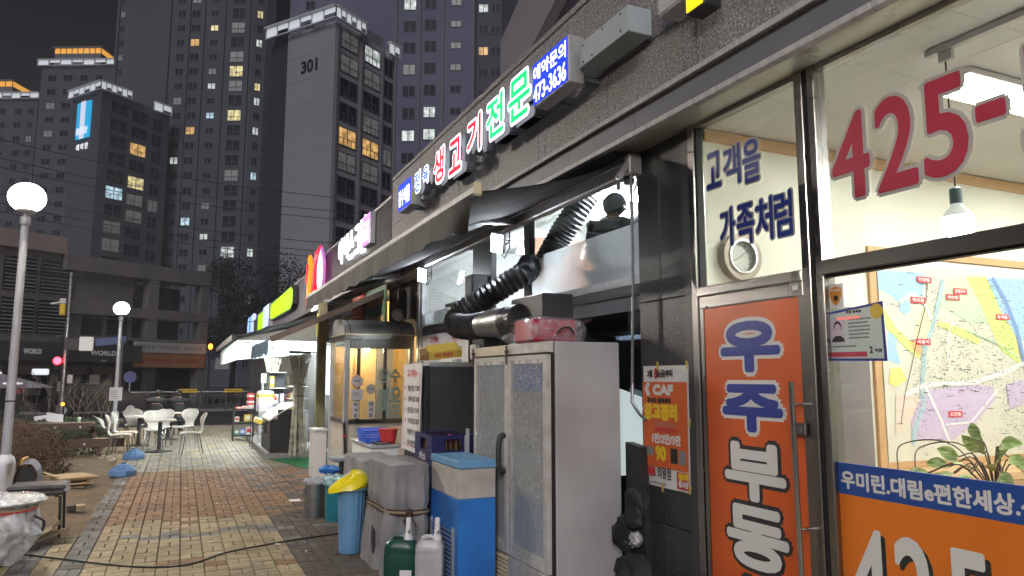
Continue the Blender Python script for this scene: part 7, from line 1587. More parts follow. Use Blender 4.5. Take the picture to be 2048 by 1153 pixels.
for i, (z, a, w, h) in enumerate(((.36, 4.3, .07, .07), (.22, 4.75, .05, .09), (.48, 4.1, .04, .05), (.42, 5.3, .05, .14))):
    q = MB(); n = 5; vs = []
    for k_ in range(n + 1): th = a + (k_ / n - .5) * w / .118; vs += [(.1185 * math.cos(th), .1185 * math.sin(th), z), (.1185 * math.cos(th), .1185 * math.sin(th), z + h)]
    q.add(vs, [(2 * k_, 2 * k_ + 2, 2 * k_ + 3, 2 * k_ + 1) for k_ in range(n)]); q.build('sticker', (M['paper'], M['paper'], M['card'], M['alu'])[i], t, local=True)
q = MB(); q.lathe((0, 0, 1.30), [(.056, 0), (.058, .01), (.056, .02)], 14, False); q.build('wire_tie', M['darkgrey'], t, local=True)
street_lamp('globe street lamp nearest the estate office, first of the row', (-2.1, -2.2, 0), 3.53)
t = street_lamp('farther globe street lamp with a paper notice on its pole', (-1.68, 23.7, 0), 3.22)
q = MB(); q.box(-.16, .16, -.075, -.07, .95, 1.32); n1 = q.build('notice', M['paper'], t, local=True); q = MB(); ticks(q, (-.12, -.0755, 1.0), (1, 0, 0), ZV, .24, .26, 5, rs); q.build('small_print', M['inkgrey'], n1, local=True)
t = thing('round_base_light', 'faint blue tilted sign panel behind the farther lamp', 'sign', (-3.3, 40, 3.3)); q = MB(); q.obox((-3.2, 40, 3.35), 1.3, .08, .35, (0, -.15, .2)); q.build('panel', mat('blue_panel', (.12, .16, .35), rough=.4), t); q = MB(); q.beam((-2.7, 40, 0), (-2.7, 40, 3.4), .1); q.build('post', M['darkgrey'], t)

# ================================================================== TABLES AND CHAIRS OUTSIDE
def cafe_table(label, c, rz, w=.62, d=.62):
    t = thing('cafe_table', label, 'table', c, rz, 'pedestal tables outside the shops')
    q = MB(); q.box(-w / 2, w / 2, -d / 2, d / 2, .655, .69, .006); q.build('table_top', M['tabletop'], t, local=True)
    q = MB(); q.lathe((0, 0, .015), [(.05, 0), (.042, .05), (.042, .63)], 14); q.build('pedestal', M['black'], t, local=True)
    q = MB(); q.lathe((0, 0, 0), [(.26, 0), (.26, .015), (.10, .03), (.05, .05)], 24); q.build('foot', M['black'], t, local=True)
    return t
cafe_table('front pedestal table nearest the open path', (-.37, 17.8, 0), .05); cafe_table('second pedestal table behind, ringed by chairs', (-.86, 19.6, 0), .1); cafe_table('rear pedestal table by the dark clothed people', (-.25, 21.2, 0), .2)
def make_chair():
    t = thing('cafe_chair', 'white moulded chair standing alone, turned to the front table', 'chair', (0, 0, 0), group='white moulded cafe chairs')
    def sheet(prof, name):
        q = MB(); m_ = 8; vs = []
        for (y, z, w, cup) in prof:
            for k_ in range(m_ + 1):
                u = 2 * k_ / m_ - 1; vs.append((u * w, y - (cup * u * u if name == 'backrest' else 0), z + (cup * u * u if name == 'seat' else 0)))
        n = len(prof); N = len(vs); nv = [(x, y + (.012 if name == 'backrest' else 0), z - (.012 if name == 'seat' else 0)) for x, y, z in vs]
        q.smooth = True
        q.add(vs + nv, [(i * (m_ + 1) + k_, i * (m_ + 1) + k_ + 1, (i + 1) * (m_ + 1) + k_ + 1, (i + 1) * (m_ + 1) + k_) for i in range(n - 1) for k_ in range(m_)] + [(N + i * (m_ + 1) + k_, N + (i + 1) * (m_ + 1) + k_, N + (i + 1) * (m_ + 1) + k_ + 1, N + i * (m_ + 1) + k_ + 1) for i in range(n - 1) for k_ in range(m_)]
              + [(i * (m_ + 1) + c, (i + 1) * (m_ + 1) + c, N + (i + 1) * (m_ + 1) + c, N + i * (m_ + 1) + c) for i in range(n - 1) for c in (0, m_)] + [(k_, N + k_, N + k_ + 1, k_ + 1) for k_ in range(m_)] + [((n - 1) * (m_ + 1) + k_, (n - 1) * (m_ + 1) + k_ + 1, N + (n - 1) * (m_ + 1) + k_ + 1, N + (n - 1) * (m_ + 1) + k_) for k_ in range(m_)])
        return q.build(name, M['chair'], t, local=True)
    ch_s = 1
    sheet([(-.21, .395, .10, .0), (-.20, .405, .16, .01), (-.15, .412, .195, .015), (-.05, .408, .205, .02), (.06, .400, .19, .02), (.13, .402, .15, .012), (.165, .425, .11, .005)], 'seat')
    sheet([(.165, .425, .11, .0), (.185, .47, .10, .005), (.19, .53, .12, .01), (.195, .60, .175, .025), (.205, .66, .205, .035), (.222, .71, .205, .035), (.24, .755, .17, .025), (.25, .785, .10, .01)], 'backrest')
    for x, y, x2, y2 in ((-.15, -.14, -.19, -.19), (.15, -.14, .19, -.19), (-.14, .11, -.18, .19), (.14, .11, .18, .19)):
        q = MB(); q.tube([(x * .6, y, .385), (x, y, .375), (x2, y2, .0)], .011, 8); q.build('leg', M['chrome'], t, local=True)
    return t
ch = make_chair(); chs = tree_of(ch)
ch.scale = (1.08, 1.08, 1.08); ch.location = (.26, 17.0, 0); ch.rotation_euler = (0, 0, math.radians(-82))
for loc, rz, lab in (((-1.10, 17.05, 0), 88, 'outer white chair of the nested pair facing the front table'), ((-1.02, 17.45, .02), 84, 'inner white chair of the nested pair facing the front table'),
                     ((-.52, 18.55, 0), 5, 'white chair with its round back to us, right behind the front table'), ((-.38, 19.2, 0), -20, 'white chair back half hidden behind another, at the second table'),
                     ((.12, 19.3, 0), -35, 'white chair with big round back on the shop side of the second table'), ((-1.0, 20.3, 0), 170, 'white chair on the far side of the second table')):
    dup(ch, chs, loc, math.radians(rz), lab)
dup(ch, chs, (-1.12, 18.9, .16), 0, 'white chair tipped forward against the second table', rot=(math.radians(-32), math.radians(10), math.radians(80)))
def parasol_base(label, c, s):
    t = thing('parasol_weight', label, 'parasol base', c, .3, 'blue plastic parasol bases')
    q = MB(); q.lathe((0, 0, 0), [(.205 * s, 0), (.215 * s, .03), (.215 * s, .085), (.19 * s, .11), (.085 * s, .185), (.05 * s, .19)], 8); q.sm = [False] * len(q.sm); q.build('body', M['bluebase'], t, local=True)
    q = MB(); q.lathe((0, 0, .185), [(.035, 0), (.04, .03), (.02, .035)], 14); q.build('socket', M['bluebase'], t, local=True)
    q = MB()
    for k_ in range(3): a = k_ * 2.1; q.lathe((.16 * s * math.cos(a), .16 * s * math.sin(a), .125), [(.03, 0), (.028, .012)], 10)
    q.build('cap', M['bluebase'], t, local=True)
parasol_base('nearer blue parasol base on the soil edge', (-.80, 13.75, .0), 1.0); parasol_base('farther blue parasol base beside the nested white chairs', (-.78, 16.4, .0), .96)
q = MB(); q.ball((-1.12, 16.25, .03), .03, 8, 6); single(q, 'paper_cup', M['paper'], 'crushed white paper cup by the farther blue parasol base', 'cup', (-1.12, 16.25, 0))

PT2 = thing('picnic_table', 'dark wooden picnic table with crossed legs beyond the brown hedge', 'picnic table', (-2.1, 17.9, 0))
for k_ in range(3): MB().box(-3.0, -1.68, 18.0 + k_ * .16, 18.15 + k_ * .16, .60, .645, .005).build('table_plank', M['wood_dark'], PT2)
for y in (17.45,): MB().box(-2.7, -1.02, y, y + .24, .30, .345, .005).build('bench_plank', M['wood_dark'], PT2); MB().box(-2.7, -1.02, y - .02, y - .001, .17, .31, .004).build('bench_apron', M['wood_dark'], PT2)
MB().box(-3.0, -1.70, 17.95, 17.985, .50, .60, .004).build('table_apron', M['wood_dark'], PT2)
for x in (-2.6, -1.75):
    q = MB(); q.beam((x, 18.5, .60), (x + .28, 17.4, .0), .09, .06); q.build('leg', M['wood_dark'], PT2); q = MB(); q.beam((x + .07, 17.9, .60), (x + .07, 18.9, 0), .09, .06); q.build('leg', M['wood_dark'], PT2)
q = MB()
for x, y, z in ((-2.35, 17.948, .56), (-1.9, 17.948, .56), (-1.75, 17.428, .24)): q.ball((x, y, z), .022, 8, 6)
q.build('bolt_cap', M['paper'], PT2)
t = thing('drink_can', 'pale green drink can on the picnic table', 'can', (-1.95, 18.1, .645)); q = MB(); q.lathe((-1.95, 18.1, .646), [(.03, 0), (.034, .01), (.034, .11), (.028, .12)], 14); q.build('can', mat('can_green', (.42, .5, .36), rough=.35, metal=.3), t)
for c, s, rr in (((-2.55, 19.3, .70), 'tilted white board scrap leaning at the hedge top', (.9, .2, .4)), ((-3.1, 21.5, .55), 'pale board scrap stuck in the hedge by the signal pole', (1.1, -.1, .2))):
    q = MB(); q.obox(c, .34, .24, .01, rr); single(q, 'board_scrap', M['paper'], s, 'board', c)
t = thing('cardboard_stack', 'stack of flattened cardboard on the soil', 'cardboard stack', (-1.42, 12.6, .02)); rs = random.Random(9)
for i in range(6):
    q = MB(); q.obox((-1.42 + rs.gauss(0, .04), 12.55 + rs.gauss(0, .05), .03 + i * .028), .56 + rs.uniform(-.08, .05), .46, .012, (rs.gauss(0, .05), rs.gauss(0, .04), .3 + rs.gauss(0, .15))); q.build('cardboard_sheet', M['card'], t)
q = MB(); q.obox((-1.58, 12.45, .19), .26, .34, .01, (.1, .35, .5)); q.build('cardboard_sheet', M['card'], t)
for i, (x, y, s) in enumerate(((-1.13, 10.4, 'loose brown brick half sunk by the black seat leg'), (-1.03, 10.35, 'loose beige brick beside the brown one on the soil'))):
    q = MB(); q.obox((x, y, .045), .09, .17, .06, (0, 0, .15 * i), .004); single(q, 'loose_brick', M['paver_beige'] if i else M['paver_dark'], s, 'brick', (x, y, .015))

# seat stack, wrapped stool and oddments in the near corner
t = thing('seat_stack', 'black vinyl seat on dark tube legs beside the wrapped stool', 'chair', (-1.3, 9.0, 0))
for i in range(2): q = MB(); q.box(-1.52, -1.01, 8.72, 9.14, .42 + i * .055, .47 + i * .055, .022); q.build('seat_pad', mat('worn_vinyl', (.05, .05, .052), (.09, .09, .092), scale=9, rough=.35), t)
for x, y in ((-1.06, 8.78), (-1.47, 8.78), (-1.06, 9.08), (-1.47, 9.08)): q = MB(); q.tube([(x - .05, y, .415), (x, y, .40), (x + .015, y, 0)], .014, 8); q.build('leg', M['black'], t)
t = thing('upturned_chair', 'grey violet chair back with dark inside standing by the lamp base', 'chair', (-1.62, 10.3, 0))
q = MB(); n = 10; vs = []
for i in range(n + 1):
    a = PI * i / n; vs += [(-1.60 - .13 * math.cos(a), 10.25, .30 + .30 * math.sin(a) ** .7), (-1.60 - .13 * math.cos(a), 10.55, .30 + .33 * math.sin(a) ** .7)]
q.smooth = True; q.add(vs, [(2 * i, 2 * i + 1, 2 * i + 3, 2 * i + 2) for i in range(n)]); q.build('shell', mat('grey_violet', (.12, .12, .17), rough=.5), t)
q = MB(); q.plate((-1.60, 10.30, .30), (1, 0, 0), ZV, [(-.11, 0), (.11, 0), (.10, .14), (.05, .26), (-.05, .26), (-.10, .14)], .01); q.build('inner_pad', M['black'], t)
q = MB()
for x in (-1.70, -1.50): q.tube([(x, 10.4, 0.0), (x, 10.4, .31)], .014, 8)
q.build('leg', M['black'], t)
q = MB(); q.obox((-1.69, 10.55, .33), .03, .3, .62, (0, .06, 0)); single(q, 'board', mat('orange_board', (.55, .34, .08), rough=.6), 'narrow orange board standing against the lamp base', 'board', (-1.69, 10.55, .02))
WS = thing('wrapped_stool', 'round table wrapped in crumpled clear plastic in the near corner', 'table', (-1.55, 7.9, 0))
cx, cy = -1.42, 7.75
q = MB(); q.lathe((cx, cy, .50), [(.30, 0), (.37, .015), (.392, .035), (.36, .06), (.25, .068), (.10, .07), (.001, .07)], 40, False); rs = random.Random(8); q.v = [(x + rs.gauss(0, .003), y + rs.gauss(0, .003), z + rs.gauss(0, .0035)) for x, y, z in q.v]; q.build('wrapped_top', plastic_film('silver_wrap', (.86, .86, .9), .62, 7, 1.4), WS)
q = MB(); q.lathe((cx, cy, .49), [(.27, 0), (.35, .03), (.35, .05)], 28); q.build('disc', M['alu'], WS)
q = MB(); n, lv = 40, 14; rs = random.Random(6); vs = []
for l in range(lv + 1):
    w = l / lv; r0 = .30 - .10 * w + .05 * math.sin(w * PI)
    for k_ in range(n):
        a = 2 * PI * k_ / n; r = r0 * (1 + .09 * math.sin(7 * a + 4 * w) + .09 * math.sin(3 * a - 6 * w) + .05 * math.sin(13 * a + 9 * w) + .12 * max(0, math.cos(a - .1)) * math.exp(-((w - .45) / .2) ** 2)) + rs.gauss(0, .010); vs.append((cx + r * math.cos(a), cy + r * math.sin(a), max(.004, .50 - .50 * w + .006 * math.sin(5 * a))))
q.smooth = True; q.add(vs, [(l * n + k_, (l + 1) * n + k_, (l + 1) * n + (k_ + 1) % n, l * n + (k_ + 1) % n) for l in range(lv) for k_ in range(n)]); q.build('plastic_bag', M['bagfilm'], WS)
q = MB(); q.lathe((cx, cy, 0), [(.16, 0), (.14, .06), (.06, .1), (.05, .42)], 16); q.build('stem', M['darkgrey'], WS)
for z, m in ((.475, 'card'), (.460, 'redprint')):
    q = MB(); q.tube([(cx + .315 * math.cos(j * PI / 16), cy + .315 * math.sin(j * PI / 16), z) for j in range(33)], .009, 6); q.build('cord', M[m], WS)
q = MB(); q.tube(smooth_path([(cx + .30, cy - .06, .40), (cx + .38, cy - .04, .34), (cx + .36, cy, .25), (cx + .33, cy - .02, .22)], 5), .011, 6); q.build('cord_knot', M['black'], WS)
t = thing('carton', 'upright white and green carton behind the plastic wrapped table', 'carton', (-1.22, 8.55, .1)); q = MB(); q.obox((-1.21, 8.52, .27), .05, .20, .32, (0, -.16, .1), .004); q.build('box', M['paper'], t); q = MB(); q.obox((-1.243, 8.44, .26), .02, .10, .30, (0, -.16, .1)); q.build('green_side', M['teal'], t)
t = thing('wood_crate', 'broken pale wooden crate under the white and green carton', 'crate', (-1.2, 8.5, 0)); rs = random.Random(3)
for i in range(9): q = MB(); q.obox((-1.22 + rs.gauss(0, .06), 8.40 + i * .03, .04 + rs.uniform(0, .08)), .36, .05, .012, (rs.gauss(0, .2), rs.gauss(-.2, .25), rs.gauss(.6, .3))); q.build('slat', M['ply'], t)
cab = [(-1.30, 7.98, .012)] + [(a, b, .008) for a, b in [(-1.221, 8.021), (-0.898, 7.715), (-0.517, 7.335), (-0.161, 7.066), (0.148, 7.035), (0.444, 7.350), (0.810, 7.533), (1.154, 7.661), (1.618, 7.757)]] + [(1.72, 7.7, .01)]
q = MB(); q.tube(smooth_path(cab, 6), .008, 6); single(q, 'power_cable', M['rubber'], 'black cable snaking across the paving to the bins', 'cable', (0, 7.4, 0))
q = MB(); q.obox((.93, 7.53, .006), .05, .03, .008, (.1, .2, .4)); single(q, 'paper_scrap', M['paper'], 'white paper scrap lying by the black cable', 'paper', (.93, 7.53, 0))
q = MB(); q.box(1.36, 1.50, 9.95, 10.14, .006, .010); single(q, 'cardboard_scrap', M['paper'], 'flat white card lying by the silver can', 'card', (1.43, 10.05, 0))

# ================================================================== HEDGES, SHRUBS, TREES
def hedge(label, c, rx, ry, h, n, size, m, seed, name='hedge'):
    t = thing(name, label, name, c); rs = random.Random(seed)
    def fn():
        a, b = rs.uniform(0, 2 * PI), rs.uniform(0, 1); r = rs.uniform(.72, 1.04) * (1 + .07 * math.sin(3 * a + seed) + .05 * math.sin(7 * a))
        z = h * b; k_ = (1 - max(0, (b - .35) / .65) ** 2.4) ** .5
        return (c[0] + rx * r * k_ * math.cos(a), c[1] + ry * r * k_ * math.sin(a), z * (.94 + .08 * rs.random())), (math.cos(a) * .8, math.sin(a) * .8, .2 + b)
    leaves(n, fn, size, rs, 'foliage', m, t)
    q = MB()
    for i in range(22):
        a = rs.uniform(0, 2 * PI); r = rs.uniform(0, .35); x, y = c[0] + rx * r * math.cos(a), c[1] + ry * r * math.sin(a); b = rs.uniform(.3, .85)
        q.tube([(x, y, 0), (x + rx * .3 * math.cos(a), y + ry * .3 * math.sin(a), h * .5), (c[0] + rx * b * math.cos(a), c[1] + ry * b * math.sin(a), h * .82)], [.012, .008, .004], 5)
    q.ball((c[0], c[1], h * .42), 1, 14, 10); o = q.v[-14 * 11:]; q.v[-14 * 11:] = [(c[0] + (x - c[0]) * rx * .80, c[1] + (y - c[1]) * ry * .80, max(0.01, h * .42 + (z - h * .42) * h * .42)) for x, y, z in o]
    q.build('stems', M['bark'], t); return t
hedge('clipped reddish brown hedge ball beside the nearer lamp', (-2.42, 14.3, 0), .72, .64, .86, 12000, .019, M['leaf_brown'], 1)
hedge('dark brownish green hedge behind the reddish hedge ball', (-3.0, 17.6, 0), 1.1, .6, .66, 4200, .024, M['leaf'], 2)
hedge('low green brown hedge behind the picnic table', (-2.5, 20.3, 0), 1.1, .7, .66, 3600, .028, M['leaf'], 3)
hedge('low dark hedge at the far edge of the bed under the signal pole', (-4.6, 23.2, 0), 1.6, .8, .7, 3600, .032, M['leaf_dark'], 4)
def bare(label, c, h, n, seed):
    t = thing('bare_shrub', label, 'shrub', c, group='bare shrubs on the road edge'); rs = random.Random(seed); q = MB()
    def grow_(p, d, L, r, k_):
        e = p + d * L; q.tube([p, (p + e) / 2 + Vector((rs.gauss(0, .04), rs.gauss(0, .04), 0)) * L, e], [r, r * .8, r * .55], 5)
        if k_:
            for _ in range(3): grow_(e, (d + Vector((rs.gauss(0, .5), rs.gauss(0, .5), rs.gauss(.15, .3)))).normalized(), L * rs.uniform(.55, .8), r * .55, k_ - 1)
    for i in range(n): grow_(Vector((c[0] + rs.gauss(0, .2), c[1] + rs.gauss(0, .2), 0)), Vector((rs.gauss(0, .45), rs.gauss(0, .3), 1)).normalized(), h * .42, .022, 3)
    q.build('branches', M['twig'], t)
bare('bare shrub beside the signal pole', (-3.6, 25.2, 0), 1.7, 5, 1); bare('bare shrub between the signal pole and the farther lamp', (-2.7, 25.4, 0), 1.6, 5, 2); bare('thin bare shrub close to the farther lamp', (-2.05, 25.6, 0), 1.3, 4, 3)
def tree(label, c, h, r, seed, n=2600):
    t = thing('street_tree', label, 'tree', c, group='dark trees past the end of the shops'); rs = random.Random(seed); q = MB()
    q.tube([(c[0], c[1], 0), (c[0] + .1, c[1], h * .3), (c[0] + .15, c[1] + .1, h * .6)], [.22, .17, .09], 10)
    cl = []
    for i in range(9):
        a, b = rs.uniform(0, 2 * PI), rs.uniform(.4, .95); p = Vector((c[0] + r * .62 * math.cos(a) * math.sin(b * PI) ** .5, c[1] + r * .62 * math.sin(a) * math.sin(b * PI) ** .5, h * b)); cl.append((p, r * rs.uniform(.32, .5))); q.tube([(c[0] + .1, c[1], h * rs.uniform(.3, .55)), p], [.07, .025], 6)
    q.build('trunk', M['bark'], t)
    def fn():
        p, k_ = rs.choice(cl); d = Vector((rs.gauss(0, 1), rs.gauss(0, 1), rs.gauss(0, 1))).normalized(); return p + d * k_ * rs.uniform(.5, 1.05), d
    leaves(n * 2, fn, .085, rs, 'crown', M['leaf_dark'], t)
tree('dark tree filling the gap beyond the last neon sign', (5.6, 52, 0), 9.5, 4.0, 1, 3400); tree('dark tree behind the market end, against the pale block', (9.5, 50, 0), 9.0, 3.8, 2, 3000); tree('dark tree closest to the street building column', (3.4, 58, 0), 10.5, 3.6, 3, 3000)

# ================================================================== ROADSIDE THINGS
FN = thing('guard_rail', 'dark metal guard rail along the far side of the road', 'fence', (2, 38.5, 0))
for i in range(12):
    x = -2.6 + i * 1.15; MB().box(x, x + .07, 38.5, 38.57, -.12, .92).build('post', M['darkgrey'], FN)
    for z in (.10, .74, .90): MB().box(x + .071, x + 1.149, 38.52, 38.55, z, z + .035).build('rail', M['alu'] if z > .8 else M['darkgrey'], FN)
    for k_ in range(3):
        a = x + .12 + k_ * .34; q = MB(); q.beam((a, 38.535, .135), (a + .3, 38.535, .735), .022); q.beam((a, 38.545, .735), (a + .3, 38.545, .135), .022); q.build('cross_bar', M['darkgrey'], FN)
for x, s in ((-.1, 'yellow plate on the guard rail behind the seated people'), (1.95, 'dull yellow plate on the guard rail nearest the wire rack'), (-4.4, 'yellow plate on the railing beside the farther lamp')):
    t = thing('warning_plate', s, 'plate', (x, 38.45, .9)); MB().box(x, x + .82, 38.44, 38.455, .88, 1.05).build('plate', M['yellow'], t); q = MB(); letters(q, '주정차 금지구역', (x + .08, 38.438, .925), (1, 0, 0), ZV, .66, .08, fat=.004); q.build('lettering', M['ink'], t)
q = MB(); q.beam((-4.0, 38.47, -.1), (-4.0, 38.47, .9), .05); single(q, 'railing_post', M['darkgrey'], 'short railing post carrying the plate beside the farther lamp', 'post', (-4.0, 38.47, -.12))
SPL = thing('signal_pole', 'slim metal signal pole with red pedestrian light and boxes', 'signal pole', (-4.42, 35.0, -.12))
q = MB(); q.lathe((-4.42, 35.0, -.12), [(.11, 0), (.10, 2.0), (.075, 6.1)], 12); q.build('pole', M['galv'], SPL)
q = MB(); q.box(-4.78, -4.55, 34.8, 34.98, 1.92, 2.42, .02); q.box(-4.55, -4.44, 34.86, 34.92, 2.1, 2.2); sh = q.build('signal_head', M['black'], SPL)
q = MB(); q.ball((-4.66, 34.79, 2.28), .15, 12, 8); q.build('red_light', M['L_sigred'], sh); q = MB(); q.ball((-4.66, 34.81, 2.05), .08, 12, 8); q.build('dark_light', M['rubber'], sh)
q = MB(); q.box(-4.72, -4.52, 34.78, 34.98, 4.15, 4.62, .02); sh = q.build('yellow_box', M['yellow'], SPL); q = MB(); q.box(-4.74, -4.52, 34.8, 34.95, 4.63, 4.85, .02); q.build('camera_box', M['paper'], sh); q = MB(); q.beam((-4.74, 34.85, 4.68), (-5.05, 34.8, 4.62), .06); q.build('camera_arm', M['alu'], sh)
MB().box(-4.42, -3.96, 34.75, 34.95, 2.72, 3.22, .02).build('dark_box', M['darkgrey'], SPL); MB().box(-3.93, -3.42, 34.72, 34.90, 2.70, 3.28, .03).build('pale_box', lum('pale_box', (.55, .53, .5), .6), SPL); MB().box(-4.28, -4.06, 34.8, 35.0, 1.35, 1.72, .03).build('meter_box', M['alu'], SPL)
q = MB(); q.ball((-4.36, 34.84, .52), .07, 10, 8); q.build('amber_light', M['L_amber'], SPL)
t = thing('round_sign', 'round blue footpath sign on a thin post', 'sign', (-2.5, 41.5, 0)); q = MB(); q.plate((-2.36, 41.45, 1.62), (1, 0, 0), ZV, [(.29 * math.cos(k_ * PI / 14), .29 * math.sin(k_ * PI / 14)) for k_ in range(28)], .02); q.build('disc', mat('sign_blue', (.16, .17, .42), rough=.5), t); q = MB(); q.cyl((-2.36, 41.5, 0), .035, 1.9, 10); q.build('post', M['alu'], t)
q = MB(); q.ball((1.50, 47.5, 3.45), .13, 12, 8, 1.4); t = thing('amber_lamp', 'orange lamp glowing at the corner of the street building', 'lamp', (1.5, 47.5, 3.2)); q.build('lit_globe', M['L_amber'], t); q = MB(); q.cyl((1.5, 47.5, 0), .05, 3.2, 8); q.build('post', M['darkgrey'], t)
t = thing('parasol', 'dark grey parasol with pale print open over the pavement', 'parasol', (-5.0, 26.2, 0))
q = MB(); n = 8; vs = [(-4.9, 26.0, 1.72)] + [(-4.9 + 1.45 * math.cos(k_ * PI / 4 + .3), 26.0 + 1.45 * math.sin(k_ * PI / 4 + .3), 1.30) for k_ in range(n)]; q.add(vs, [(0, 1 + k_, 1 + (k_ + 1) % n) for k_ in range(n)]); q.build('canopy', mat('parasol_cloth', (.10, .10, .13), rough=.8), t)
q = MB(); q.cyl((-4.9, 26.0, 0), .03, 1.78, 10); q.build('pole', M['white'], t)
q = MB(); letters(q, 'OB', (-4.65, 24.93, 1.40), (1, .1, 0), (0, .93, .28), .5, .22, fat=.02); q.build('lettering', M['white'], t)
fw = (.2, -.98); J, E_ = stand((-6.13, 35.8, -.0), fw, 1.62, 'down')
t = thing('person', 'person with long dark hair in a pink top standing past the parasol', 'person', (-6.13, 35.8, 0)); grow('body', J, E_, list(J), M['skin'], t, 1, 1); grow('top', J, E_, TORSO + ['shl', 'ell', 'shr', 'elr'], M['pink'], t, 1.18, 1); grow('trousers', J, E_, LEGS, M['coat'], t, 1.16, 1); headgear(J, t, fw, 'long'); fingers(J, t, fw)
def seated(label, root, face_, seed):
    s = 1.0; f = Vector((*face_, 0)).normalized(); r = Vector((f.y, -f.x, 0)); R0 = Vector(root)
    def P(a, b, c): return R0 + r * a + f * b + Vector((0, 0, c))
    J = {'pelvis': (P(0, 0, .52), .14), 'waist': (P(0, .02, .66), .14), 'chest': (P(0, .08, .86), .165), 'shoulders': (P(0, .13, .98), .11), 'neck': (P(0, .18, 1.03), .06), 'skull': (P(0, .24, 1.10), .085), 'crown': (P(0, .23, 1.18), .075), 'chin': (P(0, .29, 1.06), .05)}
    for k_, g_ in (('l', -1), ('r', 1)):
        J['hip' + k_] = (P(.1 * g_, .06, .50), .10); J['knee' + k_] = (P(.13 * g_, .42, .50), .07); J['ankle' + k_] = (P(.13 * g_, .40, .09), .045); J['toe' + k_] = (P(.14 * g_, .56, .035), .035)
        J['sh' + k_] = (P(.2 * g_, .12, .95), .07); J['el' + k_] = (P(.25 * g_, .22, .72), .05); J['wr' + k_] = (P(.12 * g_, .42, .70), .035); J['hand' + k_] = (P(.07 * g_, .48, .71), .035)
    _, E2 = stand((0, 0, 0), face_)
    t = thing('person', label, 'person', root, group='dark clothed people sitting by the tables')
    grow('body', J, E2, list(J), M['skin'], t, 1, 1); grow('coat', J, E2, TORSO + ARM + ['neck'], M['coat'], t, 1.45, 1); grow('trousers', J, E2, LEGS, M['coat'], t, 1.15, 1); headgear(J, t, face_, 'hair'); fingers(J, t, face_)
    st_ = thing('stool', 'plain dark stool under ' + label.split(',')[0].replace('person', 'the person'), 'stool', root); q = MB(); q.lathe((root[0], root[1], .38), [(.17, 0), (.18, .02), (.17, .04)], 16); q.build('seat', M['black'], st_)
    for k_ in range(4): q = MB(); q.tube([(root[0] + .12 * math.cos(k_ * PI / 2 + .7), root[1] + .12 * math.sin(k_ * PI / 2 + .7), .38), (root[0] + .17 * math.cos(k_ * PI / 2 + .7), root[1] + .17 * math.sin(k_ * PI / 2 + .7), 0)], .012, 6); q.build('leg', M['black'], st_)
seated('person in a dark padded coat bowed over the rear table, back to us', (-.62, 22.6, 0), (.3, .95), 1); seated('person in a dark coat leaning toward the first, nearer the shops', (-.02, 22.5, 0), (-.2, .97), 2)
for x, y, z, m, s in ((-9.6, 41.2, 3.1, 'L_paleblue', 'round blue lit sign at the edge of the far shop band'), (-10.2, 42.0, 4.95, 'L_pinkwhite', 'small pinkish lit sign on the upper floor at the picture edge')):
    t = thing('lit_sign', s, 'sign', (x, y, z)); q = MB(); q.plate((x, y, z), (.825, .565, 0), ZV, [(.42 * math.cos(k_ * PI / 12), .42 * math.sin(k_ * PI / 12)) for k_ in range(24)], .1); q.build('lit_face', M[m], t)
t = thing('box_light', 'white lit fixture above the shop window beyond the parasol', 'lamp', (-6.1, 42, 1.9)); MB().box(-6.6, -5.9, 41.6, 41.8, 1.72, 2.02, .05).build('lit_body', M['L_white_soft'], t)
t = thing('car', 'dark parked car mostly hidden behind the farther lamp, tail light glowing', 'car', (-3.3, 37.5, -.12), 0)
prof = [(-2.1, .25), (-2.1, .75), (-1.9, .92), (-1.35, .98), (-.8, 1.42), (.6, 1.44), (1.2, 1.02), (2.0, .88), (2.1, .6), (2.1, .25)]
q = MB(); q.plate((-3.3, 36.7, -.12), (1, 0, 0), ZV, prof, -1.6); q.build('body', mat('car_paint', (.02, .012, .014), rough=.25), t)
q = MB(); q.plate((-3.3, 36.695, -.12), (1, 0, 0), ZV, [(-1.2, 1.0), (-.75, 1.36), (.55, 1.38), (1.05, 1.02)], .002); q.build('window', M['windark'], t)
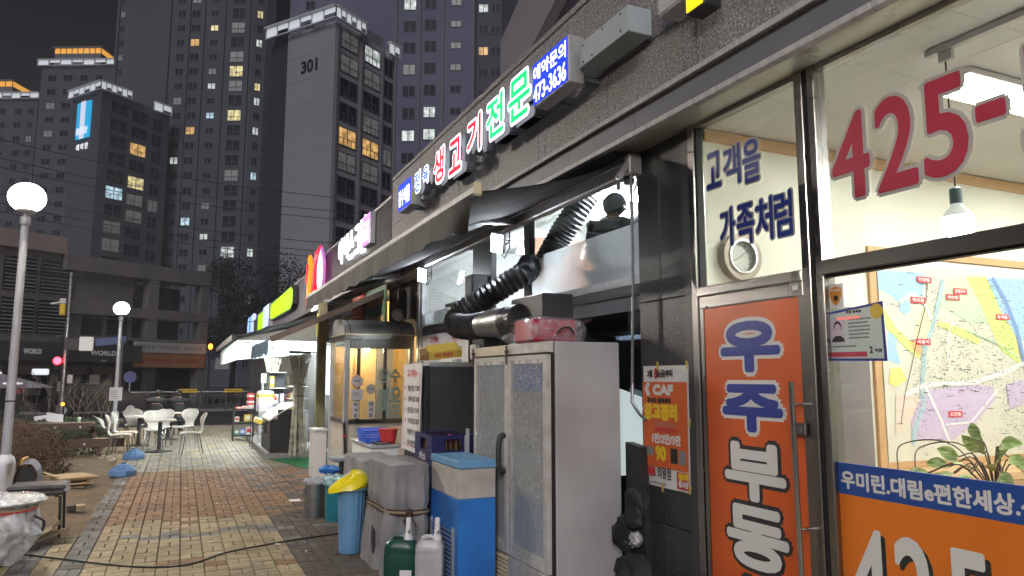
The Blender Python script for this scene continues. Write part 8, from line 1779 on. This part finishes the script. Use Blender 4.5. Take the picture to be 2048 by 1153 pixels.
for x in (-4.6, -2.0):
    for y in (36.68, 38.1): q = MB(); q.tube([(x, y, .2), (x, y + .22, .2)], .32, 18); w_ = q.build('wheel', M['rubber'], t); q = MB(); q.tube([(x, y - .004, .2), (x, y + .02, .2)], .18, 14); q.build('rim', M['alu'], w_)
MB().box(-1.21, -1.19, 36.8, 37.05, .55, .68).build('tail_light', lum('tail_glow', (.35, .02, .02), .5), t)

t = thing('light_strip', 'thin red lit strip along the kerb beneath the parasol', 'light strip', (-5.3, 32, -.12)); q = MB(); q.beam((-5.75, 30.2, -.09), (-4.95, 33.9, -.09), .06, .05); q.build('lit_strip', lum('red_strip', (1, .12, .05), 1.2), t)
# overhead cables
rs = random.Random(40)
for i, (a, b) in enumerate((((-14, 33.0, 12.3), (9.0, 27.0, 8.35)), ((-14, 33.4, 11.6), (9.0, 27.4, 7.95)), ((-14, 33.2, 11.2), (9.0, 27.2, 7.6)), ((-14, 33.0, 10.2), (9.0, 27.0, 6.6)), ((-14, 33.3, 9.9), (9.0, 27.3, 6.3)), ((-14, 33.0, 9.5), (9.0, 27.0, 6.05)), ((-14, 34.0, 6.9), (9, 30, 5.6)), ((-14, 34.0, 5.2), (9, 30, 4.3)))):
    a, b = Vector(a), Vector(b); q = MB(); q.tube([a.lerp(b, s / 24) - Vector((0, 0, .9 * math.sin(PI * s / 24))) for s in range(25)], .014, 5)
    single(q, 'overhead_cable', M['rubber'], ('highest', 'second highest', 'third', 'fourth', 'fifth', 'sixth', 'pale seventh', 'lowest')[i] + ' of the thin overhead cables sagging across the street, counted from the top', 'cable', tuple(a.lerp(b, .5)), 'overhead cables above the street')

# ================================================================== THE NIGHT AIR
q = MB(); q.box(-166, 166, -26, 326, -1.7, 104); hz = struct(q, 'haze', None, 'stuff')
hm = bpy.data.materials.new('night_air'); hm.use_nodes = True; nt = hm.node_tree
for n_ in list(nt.nodes): nt.nodes.remove(n_)
ho = nt.nodes.new('ShaderNodeOutputMaterial'); pv = nt.nodes.new('ShaderNodeVolumePrincipled')
pv.inputs['Color'].default_value = (.86, .88, 1.0, 1); pv.inputs['Density'].default_value = .0007; lk(nt, pv.outputs[0], ho.inputs['Volume'])
hz.data.materials.clear(); hz.data.materials.append(hm)
